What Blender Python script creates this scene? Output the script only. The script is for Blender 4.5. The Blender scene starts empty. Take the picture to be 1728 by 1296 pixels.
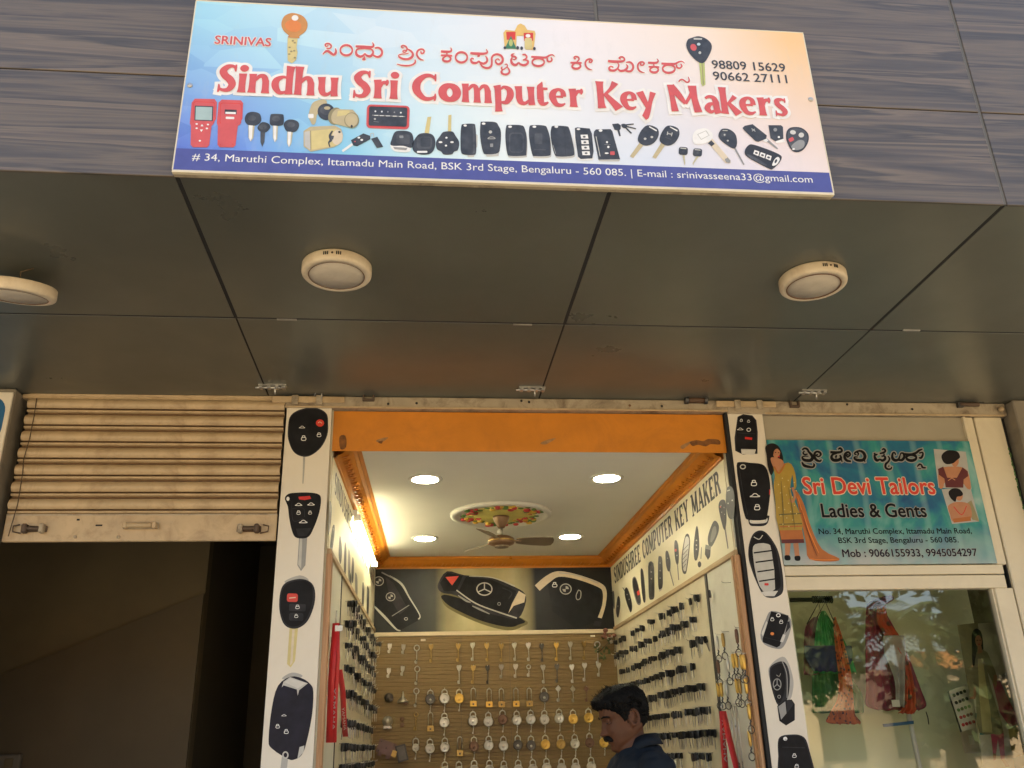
import bpy, math, random
from mathutils import Vector, Matrix
random.seed(7)
PI = math.pi
SC = bpy.context.scene
COL = SC.collection

# ------------------------------------------------------------------ camera, sky, sun, exposure
FPX, YAW, PITCH, ROLL = 1506.3, .108141, .388821, -.028635
CAM = Vector((0, 0, 1.6))
_f = Vector((math.sin(YAW)*math.cos(PITCH), math.cos(YAW)*math.cos(PITCH), math.sin(PITCH)))
_r0 = Vector((math.cos(YAW), -math.sin(YAW), 0)); _u0 = _r0.cross(_f)
_r = _r0*math.cos(ROLL) + _u0*math.sin(ROLL); _u = -_r0*math.sin(ROLL) + _u0*math.cos(ROLL)
cam = bpy.data.cameras.new('camera'); cam.sensor_width = 36; cam.lens = FPX/1728*36
cam.clip_start = .05; cam.clip_end = 600
camo = bpy.data.objects.new('camera', cam); COL.objects.link(camo); SC.camera = camo
mw = Matrix.Identity(4)
for i in range(3):
    mw[i][0] = _r[i]; mw[i][1] = _u[i]; mw[i][2] = -_f[i]; mw[i][3] = CAM[i]
camo.matrix_world = mw

SUN_EL, SUN_AZ = math.radians(57), math.radians(22)     # azimuth from +Y towards +X: the sun stands behind the shops
w = bpy.data.worlds.new('World'); SC.world = w; w.use_nodes = True
nt = w.node_tree; bg = nt.nodes['Background']
sky = nt.nodes.new('ShaderNodeTexSky'); sky.sky_type = 'NISHITA'; sky.sun_disc = False
sky.sun_elevation = SUN_EL; sky.sun_rotation = SUN_AZ; sky.air_density = 1.2; sky.dust_density = 3.0; sky.ozone_density = .6
nt.links.new(sky.outputs[0], bg.inputs[0]); bg.inputs[1].default_value = .15
sl = bpy.data.lights.new('sun', 'SUN'); sl.energy = 5; sl.angle = math.radians(.6); sl.color = (1, .84, .55)
so = bpy.data.objects.new('sun', sl); COL.objects.link(so)
_sd = Vector((math.sin(SUN_AZ)*math.cos(SUN_EL), math.cos(SUN_AZ)*math.cos(SUN_EL), math.sin(SUN_EL)))
so.rotation_euler = _sd.to_track_quat('Z', 'Y').to_euler(); so.location = (4, 12, 14)
VS = SC.view_settings
SC.display_settings.display_device = 'sRGB'
VS.view_transform = 'Standard'; VS.look = 'None'; VS.gamma = 1; VS.use_curve_mapping = False
VS.exposure = 1.62
cy = SC.cycles
cy.use_denoising = True; cy.max_bounces = 8; cy.diffuse_bounces = 5; cy.glossy_bounces = 4; cy.transparent_max_bounces = 12
cy.sample_clamp_indirect = 6; cy.caustics_reflective = False; cy.caustics_refractive = False

# ------------------------------------------------------------------ surveying: where the line of sight to a photo point meets a real plane
def ray(x, y): return _f + _r*((x-864)/FPX) - _u*((y-648)/FPX)
def ony(x, y, Y): d = ray(x, y); return CAM + d*((Y-CAM.y)/d.y)
def onx(x, y, X): d = ray(x, y); return CAM + d*((X-CAM.x)/d.x)
def onz(x, y, Z): d = ray(x, y); return CAM + d*((Z-CAM.z)/d.z)

# ------------------------------------------------------------------ materials
M = {}
def nodes(name):
    m = bpy.data.materials.new(name); m.use_nodes = True; M[name] = m
    t = m.node_tree
    return m, t, t.nodes['Principled BSDF']
def N(t, kind, **kw):
    n = t.nodes.new('ShaderNode'+kind)
    for k, v in kw.items():
        if k.startswith('i_'): n.inputs[k[2:].replace('_', ' ')].default_value = v
        else: setattr(n, k, v)
    return n
def coords(t, scale=(1, 1, 1), rnd=False, loc=(0, 0, 0)):
    tc = N(t, 'TexCoord'); mp = N(t, 'Mapping'); mp.inputs['Scale'].default_value = scale; mp.inputs['Location'].default_value = loc
    if rnd:
        oi = N(t, 'ObjectInfo'); ad = N(t, 'VectorMath', operation='ADD'); ml = N(t, 'VectorMath', operation='SCALE'); ml.inputs['Scale'].default_value = 13
        cb = N(t, 'CombineXYZ')
        for k in range(3): t.links.new(oi.outputs['Random'], cb.inputs[k])
        t.links.new(cb.outputs[0], ml.inputs[0]); t.links.new(tc.outputs['Object'], ad.inputs[0]); t.links.new(ml.outputs[0], ad.inputs[1])
        t.links.new(ad.outputs[0], mp.inputs[0])
    else: t.links.new(tc.outputs['Object'], mp.inputs[0])
    return mp.outputs[0]
def ramp(t, src, stops):
    r = N(t, 'ValToRGB'); e = r.color_ramp.elements
    while len(e) < len(stops): e.new(.5)
    for k, (p, c) in enumerate(stops):
        e[k].position = p; e[k].color = (*c, 1) if len(c) == 3 else c
    t.links.new(src, r.inputs[0]); return r.outputs[0]
def mixc(t, fac, a, b, mode='MIX'):
    m = N(t, 'Mix', data_type='RGBA', blend_type=mode)
    for k, v in ((0, fac), (6, a), (7, b)):
        if hasattr(v, 'links') or hasattr(v, 'is_linked'): t.links.new(v, m.inputs[k])
        else: m.inputs[k].default_value = v if k == 0 else (*v, 1)
    return m.outputs[2]
def noise(t, vec, scale, detail=4, rough=.55, dist=0):
    n = N(t, 'TexNoise'); n.inputs['Scale'].default_value = scale; n.inputs['Detail'].default_value = detail
    n.inputs['Roughness'].default_value = rough; n.inputs['Distortion'].default_value = dist
    t.links.new(vec, n.inputs['Vector']); return n.outputs[0]
def bump(t, b, h, s, d=.01):
    n = N(t, 'Bump'); n.inputs['Strength'].default_value = s; n.inputs['Distance'].default_value = d
    t.links.new(h, n.inputs['Height']); t.links.new(n.outputs[0], b.inputs['Normal'])
def lerp(a, b, f): return tuple(x+(y-x)*f for x, y in zip(a, b))
def pm(name, col, rough=.5, metal=0, var=.18, scale=9, bmp=0, bsc=40, dirt=None, dirt_amt=.5, spec=.5, rnd=False, dscale=4):
    """plain painted / metal / plastic surface with a little tonal variation, optional blotchy dirt and fine relief"""
    m, t, b = nodes(name); v = coords(t, rnd=rnd)
    n = noise(t, v, scale, 5)
    c = ramp(t, n, [(.25, lerp(col, (0, 0, 0), var)), (.75, tuple(min(1, x*(1+var*.45)) for x in col))])
    if dirt:
        d = ramp(t, noise(t, v, dscale, 8, .7, .6), [(.48, (0, 0, 0)), (.72, (dirt_amt,)*3)])
        c = mixc(t, d, c, dirt)
    t.links.new(c, b.inputs['Base Color'])
    r = ramp(t, n, [(.2, (max(rough-.08, .02),)*3), (.8, (min(rough+.1, 1),)*3)]); t.links.new(r, b.inputs['Roughness'])
    b.inputs['Metallic'].default_value = metal; b.inputs['Specular IOR Level'].default_value = spec
    if bmp: bump(t, b, noise(t, v, bsc, 6), bmp, .004)
    return m
def em(name, col, s):
    m, t, b = nodes(name); b.inputs['Base Color'].default_value = (*col, 1); b.inputs['Emission Color'].default_value = (*col, 1)
    b.inputs['Emission Strength'].default_value = s
    return m

# ------------------------------------------------------------------ mesh builder
class MB:
    def __init__(s): s.v = []; s.f = []; s.m = []; s.mats = []; s.sm = []
    def mi(s, m):
        if m not in s.mats: s.mats.append(m)
        return s.mats.index(m)
    def add(s, vs, fs, m, smooth=False):
        o = len(s.v); k = s.mi(m)
        s.v += [tuple(p) for p in vs]
        for f in fs: s.f.append([o+i for i in f]); s.m.append(k); s.sm.append(smooth)
        return s
    def box(s, a, b, m, bev=0):
        (x0, y0, z0), (x1, y1, z1) = a, b
        if bev:
            e = min(bev, (x1-x0)/2.1, (y1-y0)/2.1, (z1-z0)/2.1); vs = []; ix = {}
            for cx in (0, 1):
                for cyy in (0, 1):
                    for cz in (0, 1):
                        c = ((x0, x1)[cx], (y0, y1)[cyy], (z0, z1)[cz]); d = (e*(1-2*cx), e*(1-2*cyy), e*(1-2*cz))
                        for ax in range(3):
                            p = [c[k]+d[k] for k in range(3)]; p[ax] = c[ax]; ix[(cx, cyy, cz, ax)] = len(vs); vs.append(p)
            fs = []
            for ax in range(3):
                o = [k for k in range(3) if k != ax]
                for sd in (0, 1):
                    q = []
                    for (i, j) in ((0, 0), (1, 0), (1, 1), (0, 1)):
                        c = [0, 0, 0]; c[ax] = sd; c[o[0]] = i; c[o[1]] = j; q.append(ix[(*c, ax)])
                    fs.append(q)
            for ax in range(3):
                o = [k for k in range(3) if k != ax]
                for i in (0, 1):
                    for j in (0, 1):
                        c0 = [0, 0, 0]; c0[o[0]] = i; c0[o[1]] = j; c1 = list(c0); c1[ax] = 1
                        fs.append([ix[(*c0, o[0])], ix[(*c1, o[0])], ix[(*c1, o[1])], ix[(*c0, o[1])]])
            for cx in (0, 1):
                for cyy in (0, 1):
                    for cz in (0, 1): fs.append([ix[(cx, cyy, cz, ax)] for ax in range(3)])
            return s.add(vs, fs, m)
        vs = [(x, y, z) for x in (x0, x1) for y in (y0, y1) for z in (z0, z1)]
        return s.add(vs, [(0, 1, 3, 2), (4, 6, 7, 5), (0, 4, 5, 1), (2, 3, 7, 6), (0, 2, 6, 4), (1, 5, 7, 3)], m)
    def obox(s, c, ax, ay, az, m):
        c, ax, ay, az = map(Vector, (c, ax, ay, az))
        vs = [c+ax*i+ay*j+az*k for i in (-1, 1) for j in (-1, 1) for k in (-1, 1)]
        return s.add(vs, [(0, 1, 3, 2), (4, 6, 7, 5), (0, 4, 5, 1), (2, 3, 7, 6), (0, 2, 6, 4), (1, 5, 7, 3)], m)
    def lathe(s, c, prof, m, n=24, axis='z', smooth=True, sx=1, sy=1):
        """prof: (radius, height) pairs; axis z up, or y (height runs along -Y, towards the street)"""
        c = Vector(c); vs = []; fs = []
        for r, h in prof:
            for k in range(n):
                a = 2*PI*k/n; x, y = r*math.cos(a)*sx, r*math.sin(a)*sy
                vs.append(c+(Vector((x, y, h)) if axis == 'z' else Vector((x, -h, y)) if axis == 'y' else Vector((-h, x, y))))
        for j in range(len(prof)-1):
            for k in range(n):
                k2 = (k+1) % n; fs.append((j*n+k, j*n+k2, (j+1)*n+k2, (j+1)*n+k))
        fs.append(list(range(n))[::-1]); fs.append([(len(prof)-1)*n+k for k in range(n)])
        return s.add(vs, fs, m, smooth)
    def tube(s, pts, r, m, n=8, closed=False, smooth=True):
        P = [Vector(p) for p in pts]; L = len(P); vs = []; fs = []
        rr = r if isinstance(r, (list, tuple)) else [r]*L
        up = None
        for i, p in enumerate(P):
            a = P[(i-1) % L] if closed or i > 0 else p; b = P[(i+1) % L] if closed or i < L-1 else p
            d = (b-a).normalized() if (b-a).length > 1e-9 else Vector((0, 0, 1))
            if up is None: up = d.orthogonal().normalized()
            up = (up-d*up.dot(d)); up = up.normalized() if up.length > 1e-6 else d.orthogonal().normalized()
            sd = d.cross(up)
            for k in range(n):
                t = 2*PI*k/n; vs.append(p+(up*math.cos(t)+sd*math.sin(t))*rr[i])
        for i in range(L if closed else L-1):
            for k in range(n):
                k2 = (k+1) % n; j = (i+1) % L; fs.append((i*n+k, i*n+k2, j*n+k2, j*n+k))
        if not closed: fs.append(list(range(n))[::-1]); fs.append([(L-1)*n+k for k in range(n)])
        return s.add(vs, fs, m, smooth)
    def ball(s, c, r, m, n=12, sc=(1, 1, 1)):
        c = Vector(c); vs = [c+Vector((0, 0, r*sc[2]))]; fs = []; h = n//2
        for j in range(1, h):
            for k in range(n):
                a = PI*j/h; b = 2*PI*k/n
                vs.append(c+Vector((r*sc[0]*math.sin(a)*math.cos(b), r*sc[1]*math.sin(a)*math.sin(b), r*sc[2]*math.cos(a))))
        vs.append(c-Vector((0, 0, r*sc[2])))
        for k in range(n): fs.append((0, 1+k, 1+(k+1) % n))
        for j in range(h-2):
            for k in range(n): a = 1+j*n; fs.append((a+k, a+n+k, a+n+(k+1) % n, a+(k+1) % n))
        a = 1+(h-2)*n
        for k in range(n): fs.append((a+k, len(vs)-1, a+(k+1) % n))
        return s.add(vs, fs, m, True)
    def prism(s, pts, d, m):
        """flat outline (3-D points) pushed along d"""
        P = [Vector(p) for p in pts]; d = Vector(d); n = len(P)
        return s.add(P+[p+d for p in P], [list(range(n)), [n+k for k in range(n)][::-1]]+[(k, (k+1) % n, n+(k+1) % n, n+k) for k in range(n)], m)
    def done(s, name, parent=None, loc=None, bevel=0, **kw):
        me = bpy.data.meshes.new(name); off = Vector(loc) if loc is not None else (parent_loc(parent) if parent else Vector((0, 0, 0)))
        me.from_pydata([Vector(v)-off for v in s.v], [], s.f)
        for m in s.mats: me.materials.append(M[m])
        for p, k, sm in zip(me.polygons, s.m, s.sm): p.material_index = k; p.use_smooth = sm
        me.update()
        o = bpy.data.objects.new(name, me); COL.objects.link(o)
        if parent: o.parent = parent
        if loc is not None: o.location = off - (parent_loc(parent) if parent else Vector((0, 0, 0)))
        if bevel:
            b = o.modifiers.new('bevel', 'BEVEL'); b.width = bevel; b.segments = 2; b.limit_method = 'ANGLE'
        for k, v in kw.items(): o[k] = v
        return o
def parent_loc(p):
    v = Vector((0, 0, 0))
    while p: v += Vector(p.location); p = p.parent
    return v
def tag(o, label, cat, group=None, kind=None):
    o['label'] = label; o['category'] = cat
    if group: o['group'] = group
    if kind: o['kind'] = kind
    return o
def thing(name, label, cat, loc=(0, 0, 0), group=None):
    o = bpy.data.objects.new(name, None); COL.objects.link(o); o.location = loc; o.empty_display_size = .05
    return tag(o, label, cat, group)
def dup(root, loc, rot=None, label=None, group=None, scale=None):
    c = root.copy(); COL.objects.link(c); c.location = loc
    if rot: c.rotation_euler = rot
    if scale: c.scale = scale
    if label: c['label'] = label
    if group: c['group'] = group
    for ch in root.children:
        d = ch.copy(); COL.objects.link(d); d.parent = c
        for g in ch.children:
            e = g.copy(); COL.objects.link(e); e.parent = d
    return c
def cr(pts, n=5, closed=False):
    """Catmull-Rom through tuples of any length"""
    L = len(pts); out = []
    for i in range(L if closed else L-1):
        g = (lambda k: pts[k % L]) if closed else (lambda k: pts[max(0, min(L-1, k))])
        p0, p1, p2, p3 = g(i-1), g(i), g(i+1), g(i+2)
        for j in range(n):
            t = j/n
            out.append(tuple(.5*(2*b+(c-a)*t+(2*a-5*b+4*c-d)*t*t+(3*b-a-3*c+d)*t**3) for a, b, c, d in zip(p0, p1, p2, p3)))
    if not closed: out.append(tuple(pts[-1]))
    return out

# ------------------------------------------------------------------ flat print: outlines and lettering laid on a real surface
def rrect(x0, y0, x1, y1, r, rot=0, n=4):
    r = min(r, abs(x1-x0)/2, abs(y1-y0)/2); pts = []
    for cx, cyy, a0 in ((x1-r, y1-r, 0), (x0+r, y1-r, 90), (x0+r, y0+r, 180), (x1-r, y0+r, 270)):
        for k in range(n+1):
            a = math.radians(a0+90*k/n); pts.append((cx+r*math.cos(a), cyy+r*math.sin(a)))
    return rotp(pts, rot)
def rotp(pts, rot, c=None):
    if not rot: return pts
    if c is None: c = (sum(p[0] for p in pts)/len(pts), sum(p[1] for p in pts)/len(pts))
    a = math.radians(rot); co, si = math.cos(a), math.sin(a)
    return [(c[0]+(x-c[0])*co-(y-c[1])*si, c[1]+(x-c[0])*si+(y-c[1])*co) for x, y in pts]
def ell(cx, cyy, a, b, rot=0, n=20): return rotp([(cx+a*math.cos(2*PI*k/n), cyy+b*math.sin(2*PI*k/n)) for k in range(n)], rot)
def blob(pts, n=4): return [(p[0], p[1]) for p in cr(pts, n, True)]
class Print:
    """collects flat pieces traced in a zoomed view (ox, oy, scale) of a plane; fn(px, py, lift) gives the point on the surface"""
    def __init__(s, fn, ox=0, oy=0, sc=1, base=.001, step=.0003): s.fn = fn; s.o = (ox, oy, sc); s.mb = MB(); s.k = 0; s.base = base; s.step = step
    def pt(s, x, y, dk=0): ox, oy, sc = s.o; return s.fn(ox+x*sc, oy+y*sc, s.base+(s.k+dk)*s.step)
    def poly(s, pts, m):
        s.mb.add([s.pt(*p[:2]) for p in pts], [list(range(len(pts)))], m); s.k += 1; return s
    def stroke(s, pts, m, w=None, closed=False, grow=0, smooth=True, n=5):
        pts = [p if len(p) > 2 else (*p, w) for p in pts]
        q = cr(pts, n, closed) if smooth and len(pts) > 2 else pts
        L = len(q); vs = []
        for i in range(L):
            a = q[(i-1) % L] if closed or i else q[i]; b = q[(i+1) % L] if closed or i < L-1 else q[i]
            dx, dy = b[0]-a[0], b[1]-a[1]; d = math.hypot(dx, dy) or 1
            h = (max(q[i][2], 1e-5)+grow)/2; nx, ny = -dy/d*h, dx/d*h
            ex = 0
            if grow and not closed and i in (0, L-1): ex = (grow/2)*(1 if i else -1)
            x, y = q[i][0]+dx/d*ex, q[i][1]+dy/d*ex
            vs += [(x+nx, y+ny), (x-nx, y-ny)]
        fs = [(2*i, 2*i+1, 2*((i+1) % L)+1, 2*((i+1) % L)) for i in range(L if closed else L-1)]
        s.mb.add([s.pt(*p, .3*i/len(vs)) for i, p in enumerate(vs)], fs, m); s.k += .35; return s
    def done(s, name, parent, **kw): return s.mb.done(name, parent, **kw)
def on_plane_y(Y): return lambda px, py, h: ony(px, py, Y-h)

_tc = {}
def text_geo(s, bold=0):
    """a line of type as a flat mesh; bold thickens it by laying shifted copies a hair apart"""
    if s not in _tc:
        cu = bpy.data.curves.new('text', 'FONT'); cu.body = s; cu.size = 1; cu.resolution_u = 3
        ob = bpy.data.objects.new('text', cu); COL.objects.link(ob)
        dg = bpy.context.evaluated_depsgraph_get(); me = ob.evaluated_get(dg).to_mesh()
        _tc[s] = ([v.co.copy() for v in me.vertices], [list(p.vertices) for p in me.polygons])
        ob.evaluated_get(dg).to_mesh_clear(); bpy.data.objects.remove(ob); bpy.data.curves.remove(cu)
    vs, fs = _tc[s]
    if not bold: return vs, fs
    V, Fc = [], []; nn = 6 if bold < .03 else 10
    for k in range(nn):
        a = 2*PI*k/nn; o = len(V); V += [v+Vector((bold*math.cos(a), bold*math.sin(a), .00003*(k+1))) for v in vs]; Fc += [[o+i for i in f] for f in fs]
    o = len(V); V += [v+Vector((0, 0, .00003*(nn+1))) for v in vs]; Fc += [[o+i for i in f] for f in fs]
    return V, Fc
def lettering(parent, s, A, B, cap, m, out=None, outw=.03, bold=0, nrm=(0, -1, 0), lift=.0010, name='lettering'):
    """text from A to B (world points at its foot), capital height cap; out: colour of an outline round the letters"""
    A, B, nrm = Vector(A), Vector(B), Vector(nrm); B = Vector((B.x, B.y, A.z if abs(B.z-A.z) < .02 else B.z))
    mb = MB(); vs0, _ = text_geo(s, bold); x0 = min(v.x for v in vs0); x1 = max(v.x for v in vs0)
    for k, (mm, bo) in enumerate(([(out, bold+outw)] if out else [])+[(m, bold)]):
        vs, fs = text_geo(s, bo)
        mb.add([A+(B-A)*((v.x-x0)/(x1-x0))+Vector((0, 0, v.y/.682*cap))+nrm*(lift+.0009*k+v.z) for v in vs], fs, mm)
    return mb.done(name, parent)

# ------------------------------------------------------------------ the materials of the place
def laminate():
    m, t, b = nodes('laminate'); v = coords(t, (1, 1, 1), rnd=True)
    wv = N(t, 'Mapping'); wv.inputs['Scale'].default_value = (.22, 1, 5.2); t.links.new(v, wv.inputs[0])
    n1 = noise(t, wv.outputs[0], 2.6, 5, .56, .55)
    fx = N(t, 'Mapping'); fx.inputs['Scale'].default_value = (.9, 1, 60); t.links.new(v, fx.inputs[0])
    n2 = noise(t, fx.outputs[0], 4, 6, .7)
    c = ramp(t, n1, [(0.28, (0.057, 0.052, 0.05)), (0.38, (0.092, 0.079, 0.07)), (0.44, (0.141, 0.114, 0.089)), (0.49, (0.106, 0.088, 0.075)), (0.535, (0.062, 0.056, 0.052)), (0.58, (0.165, 0.132, 0.102)), (0.64, (0.113, 0.093, 0.08)), (0.72, (0.066, 0.06, 0.056))])
    c2 = ramp(t, n2, [(.3, (.58, .56, .53)), (.7, (1.28, 1.2, 1.08))])
    c = mixc(t, .38, c, c2, 'MULTIPLY'); t.links.new(c, b.inputs['Base Color'])
    b.inputs['Roughness'].default_value = .42; b.inputs['Specular IOR Level'].default_value = .5
    bump(t, b, n2, .12, .002)
laminate()
def soffit():
    m, t, b = nodes('soffit'); v = coords(t, rnd=True)
    n = noise(t, v, 1.3, 5, .6); fine = noise(t, v, 160, 3)
    c = ramp(t, n, [(.3, (.144, .150, .132)), (.7, (.186, .192, .170))])
    t.links.new(c, b.inputs['Base Color'])
    b.inputs['Metallic'].default_value = .5
    t.links.new(ramp(t, noise(t, v, 3, 6, .6), [(.3, (.27,)*3), (.7, (.40,)*3)]), b.inputs['Roughness'])
    bump(t, b, fine, .05, .001)
soffit()
pm('joint_black', (.012, .012, .012), .8, var=.3)
pm('caulk', (.13, .125, .115), .7, bmp=.3, bsc=90)
pm('cream_steel', (.53, .395, .235), .42, bmp=.06, dirt=(.22, .13, .06), dirt_amt=.5, dscale=13)
pm('stained_steel', (.42, .35, .25), .5, bmp=.12, dirt=(.09, .055, .03), dirt_amt=.85, dscale=9)
pm('rust_steel', (.12, .085, .06), .6, .4, .4, bmp=.3, dirt=(.16, .06, .02), dirt_amt=.6)
pm('zinc', (.52, .50, .46), .38, .85, .25, 30, bmp=.05)
pm('steel', (.55, .54, .50), .3, .9, .25, 25, bmp=.05)
pm('brass', (.45, .30, .10), .38, .85, .25, 25)
pm('gold', (.66, .42, .10), .32, .75, .2, 25)
pm('copper_brown', (.16, .085, .055), .42, .5, .3, 25)
pm('dark_steel', (.10, .095, .09), .4, .7, .3, 25)
pm('mauve_paint', (.15, .085, .085), .5, .2, .3, 20)
pm('black_plastic', (.012, .012, .013), .38, 0, .3, 30)
pm('blue_plastic', (.02, .03, .14), .38, 0, .3, 30)
pm('lamp_white', (.68, .58, .43), .45, 0, .1, dirt=(.3, .18, .09), dirt_amt=.4, dscale=6)
pm('lamp_lens', (.60, .53, .43), .55, 0, .12, 14, dirt=(.34, .25, .16), dirt_amt=.25, dscale=14)
pm('rust_line', (.16, .07, .025), .8, 0, .4, 60)
pm('vinyl_white', (.73, .67, .56), .35, 0, .04, 4, dirt=(.6, .5, .36), dirt_amt=.3, dscale=3)
pm('orange_paint', (.62, .225, .022), .33, 0, .2, 5, bmp=.06, dirt=(.34, .12, .018), dirt_amt=.4, dscale=5)
pm('scuff', (.22, .085, .02), .8, 0, .7, 40)
pm('ceiling_white', (.76, .75, .71), .7, 0, .05, 3, bmp=.04, bsc=60)
pm('banner_cream', (.80, .76, .56), .4, 0, .05, 3, dirt=(.62, .55, .36), dirt_amt=.25, dscale=3)
pm('board_grey', (.62, .56, .40), .5, 0, .1, 8, dirt=(.32, .27, .19), dirt_amt=.3, dscale=9)
pm('board_white', (.66, .65, .55), .5, 0, .08, 6, dirt=(.40, .36, .27), dirt_amt=.3, dscale=7)
pm('dark_strip', (.045, .04, .032), .5)
pm('slat_board', (.165, .104, .030), .5, 0, .10, 3)
pm('strip_cream', (.62, .52, .36), .45, 0, .12)
pm('concrete_floor', (.35, .33, .30), .6, 0, .15, 4, bmp=.1)
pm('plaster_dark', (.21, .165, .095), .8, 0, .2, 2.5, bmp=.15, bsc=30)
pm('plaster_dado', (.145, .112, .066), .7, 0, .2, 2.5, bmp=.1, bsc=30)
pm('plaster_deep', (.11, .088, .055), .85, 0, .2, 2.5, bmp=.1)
pm('pier_paint', (.23, .20, .155), .7, 0, .12, 5, bmp=.12, bsc=35, dirt=(.08, .065, .05), dirt_amt=.5, dscale=4)
pm('alu_cream', (.70, .62, .46), .32, 0, .06, 6, dirt=(.42, .34, .22), dirt_amt=.25, dscale=3)
pm('header_panel', (.36, .32, .24), .5, 0, .08, 4)
pm('green_mould', (.10, .22, .06), .9, 0, .5, 30)
pm('room_wall', (.86, .88, .64), .7, 0, .05, 2)
pm('street', (.37, .32, .235), .85, 0, .25, .8, bmp=.3, bsc=25)
pm('dust', (.45, .375, .26), .9, 0, .25, .7, bmp=.4, bsc=14)
pm('house_tan', (.62, .50, .34), .8, 0, .12, .9, bmp=.1)
pm('house_orange', (.62, .26, .08), .7, 0, .12, .9)
pm('house_white', (.70, .66, .58), .8, 0, .1, 1)
pm('house_wall', (.42, .39, .34), .8, 0, .12, 2)
pm('dark_glass', (.03, .035, .04), .1)
pm('bark', (.14, .10, .065), .9, 0, .3, 12, bmp=.5)
pm('leaf', (.055, .085, .02), .55, 0, .45, 5, rnd=True)
pm('palm_leaf', (.07, .10, .025), .5, 0, .4, 5)
pm('blue_board', (.015, .11, .26), .4, 0, .1, 5)
pm('rope', (.10, .07, .04), .9)
pm('skin', (.105, .043, .021), .5, 0, .22, 18, bmp=.1, bsc=120, dirt=(.07, .03, .017), dirt_amt=.5, dscale=12, spec=.22)
pm('hair', (.005, .0045, .004), .6, 0, .4, 60, bmp=.5, bsc=140, spec=.12)
pm('shirt', (.013, .018, .026), .85, var=.15, scale=30, bmp=.2, bsc=300, spec=.15)
pm('trousers', (.03, .03, .035), .85)
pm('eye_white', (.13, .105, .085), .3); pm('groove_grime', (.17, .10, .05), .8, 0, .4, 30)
def wood(name, c0, c1, vec=(60, 60, 3)):
    m, t, b = nodes(name); v = coords(t, vec)
    c = ramp(t, noise(t, v, 1, 6, .65, .6), [(.3, c0), (.7, c1)]); t.links.new(c, b.inputs['Base Color']); b.inputs['Roughness'].default_value = .5
wood('trim_wood', (.30, .14, .055), (.58, .34, .17))
wood('trim_wood_flat', (.36, .24, .12), (.56, .42, .24), (60, 4, 60))
em('light_disc', (1, .95, .80), 36); em('tube_glow', (1, .92, .58), 12)
# ink
INK = dict(fob=(.05, .055, .065), fob2=(.085, .09, .10), fob3=(.03, .03, .034), black=(.006, .006, .007), grey=(.28, .28, .27), lgrey=(.50, .49, .45), silver=(.62, .60, .55),
    white=(.80, .79, .76), red=(.60, .095, .09), rred=(.62, .045, .025), gold=(.55, .25, .06), gold2=(.62, .52, .22), tan=(.50, .42, .24), blade=(.52, .47, .30), olive=(.28, .24, .12),
    indigo=(.075, .085, .30), lcd=(.36, .48, .47), orange=(.70, .22, .04), yellow=(.72, .48, .14), green=(.05, .20, .10), lgreen=(.45, .50, .16), navy=(.016, .016, .03),
    skin_ink=(.45, .20, .10), hair_ink=(.015, .012, .012), dress=(.38, .25, .035), dress2=(.42, .13, .025), pink=(.55, .06, .14), teal=(.03, .20, .19), maroon=(.10, .012, .012),
    lred=(.55, .02, .015), shade=(.40, .39, .36), cream=(.68, .58, .42), fblack=(.012, .012, .014), fgrey=(.035, .035, .04), olive2=(.15, .13, .06), sky_ink=(.5, .62, .66))
for k, c in INK.items(): pm('ink_'+k, c, .38 if k[0] != 'f' else .5, 0, .65 if k in ('fblack', 'fob', 'fob2', 'fgrey', 'navy') else .12, 13 if k in ('fblack', 'fgrey', 'navy') else 30, spec=.15 if k in ('fblack', 'fgrey', 'black', 'navy', 'hair_ink', 'olive2') else .5)
for k, c in dict(fob=(.018, .02, .022), fob2=(.05, .053, .056), grey=(.2, .2, .18)).items(): pm('wall_'+k, c, .5, 0, .15, 30)

# ------------------------------------------------------------------ ground and what faces the shops (it lights them and shows in the window)
MB().box((-70, -90, -.3), (70, 60, 0), 'dust').done('ground', kind='structure')
MB().box((-70, -10, .004), (70, -1.6, .008), 'street').done('road', kind='structure')
kp = MB().box((-30, 1.6, .0), (30, 3.4, .15), 'concrete_floor', .01).done('pavement', kind='structure')

S = 3.15                       # height of the canopy's underside
XJ = [-.71+1.2655*k for k in range(-4, 6)]
Y0, Y1, Y2 = 2.22, 3.135, 3.955

# canopy: wood-laminate fascia and grey soffit panels on a dark carcass
can = thing('canopy', 'deep shopfront canopy with striped brown laminate fascia and dark grey soffit panels', 'canopy', (.5, 3.1, 3.1))
MB().box((XJ[0]+.01, Y0+.012, S+.034), (XJ[-1]-.01, 4.6, 4.49), 'joint_black').done('carcass', can)
fz = [S-.006, 3.505, 4.15, 4.5]
for i in range(len(XJ)-1):
    for j in range(3):
        MB().box((XJ[i]+.006, Y0, fz[j]+.002), (XJ[i+1]-.006, Y0+.010, fz[j+1]-.002), 'laminate', .0015).done('fascia_panel', can)
    g0 = .007
    MB().box((XJ[i]+g0, Y0+.006, S), (XJ[i+1]-g0, Y1-.0055, S+.008), 'soffit', .001).done('soffit_panel', can)
    MB().box((XJ[i]+.004, Y1+.0055, S), (XJ[i+1]-.004, Y2, S+.008), 'soffit', .001).done('soffit_panel', can)
for i in range(1, len(XJ)-1):
    MB().box((XJ[i]-.0068, Y0+.013, S+.0015), (XJ[i]+.0068, Y2, S+.03), 'joint_black').done('joint_strip', can)
    MB().box((XJ[i]-.0055, Y0+.004, S), (XJ[i]+.0055, Y0+.011, 4.5), 'caulk').done('joint_strip', can)
MB().box((XJ[0]+.02, Y1-.0054, S+.0012), (XJ[-1]-.02, Y1+.0054, S+.0315), 'joint_black').done('joint_strip', can)
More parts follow.
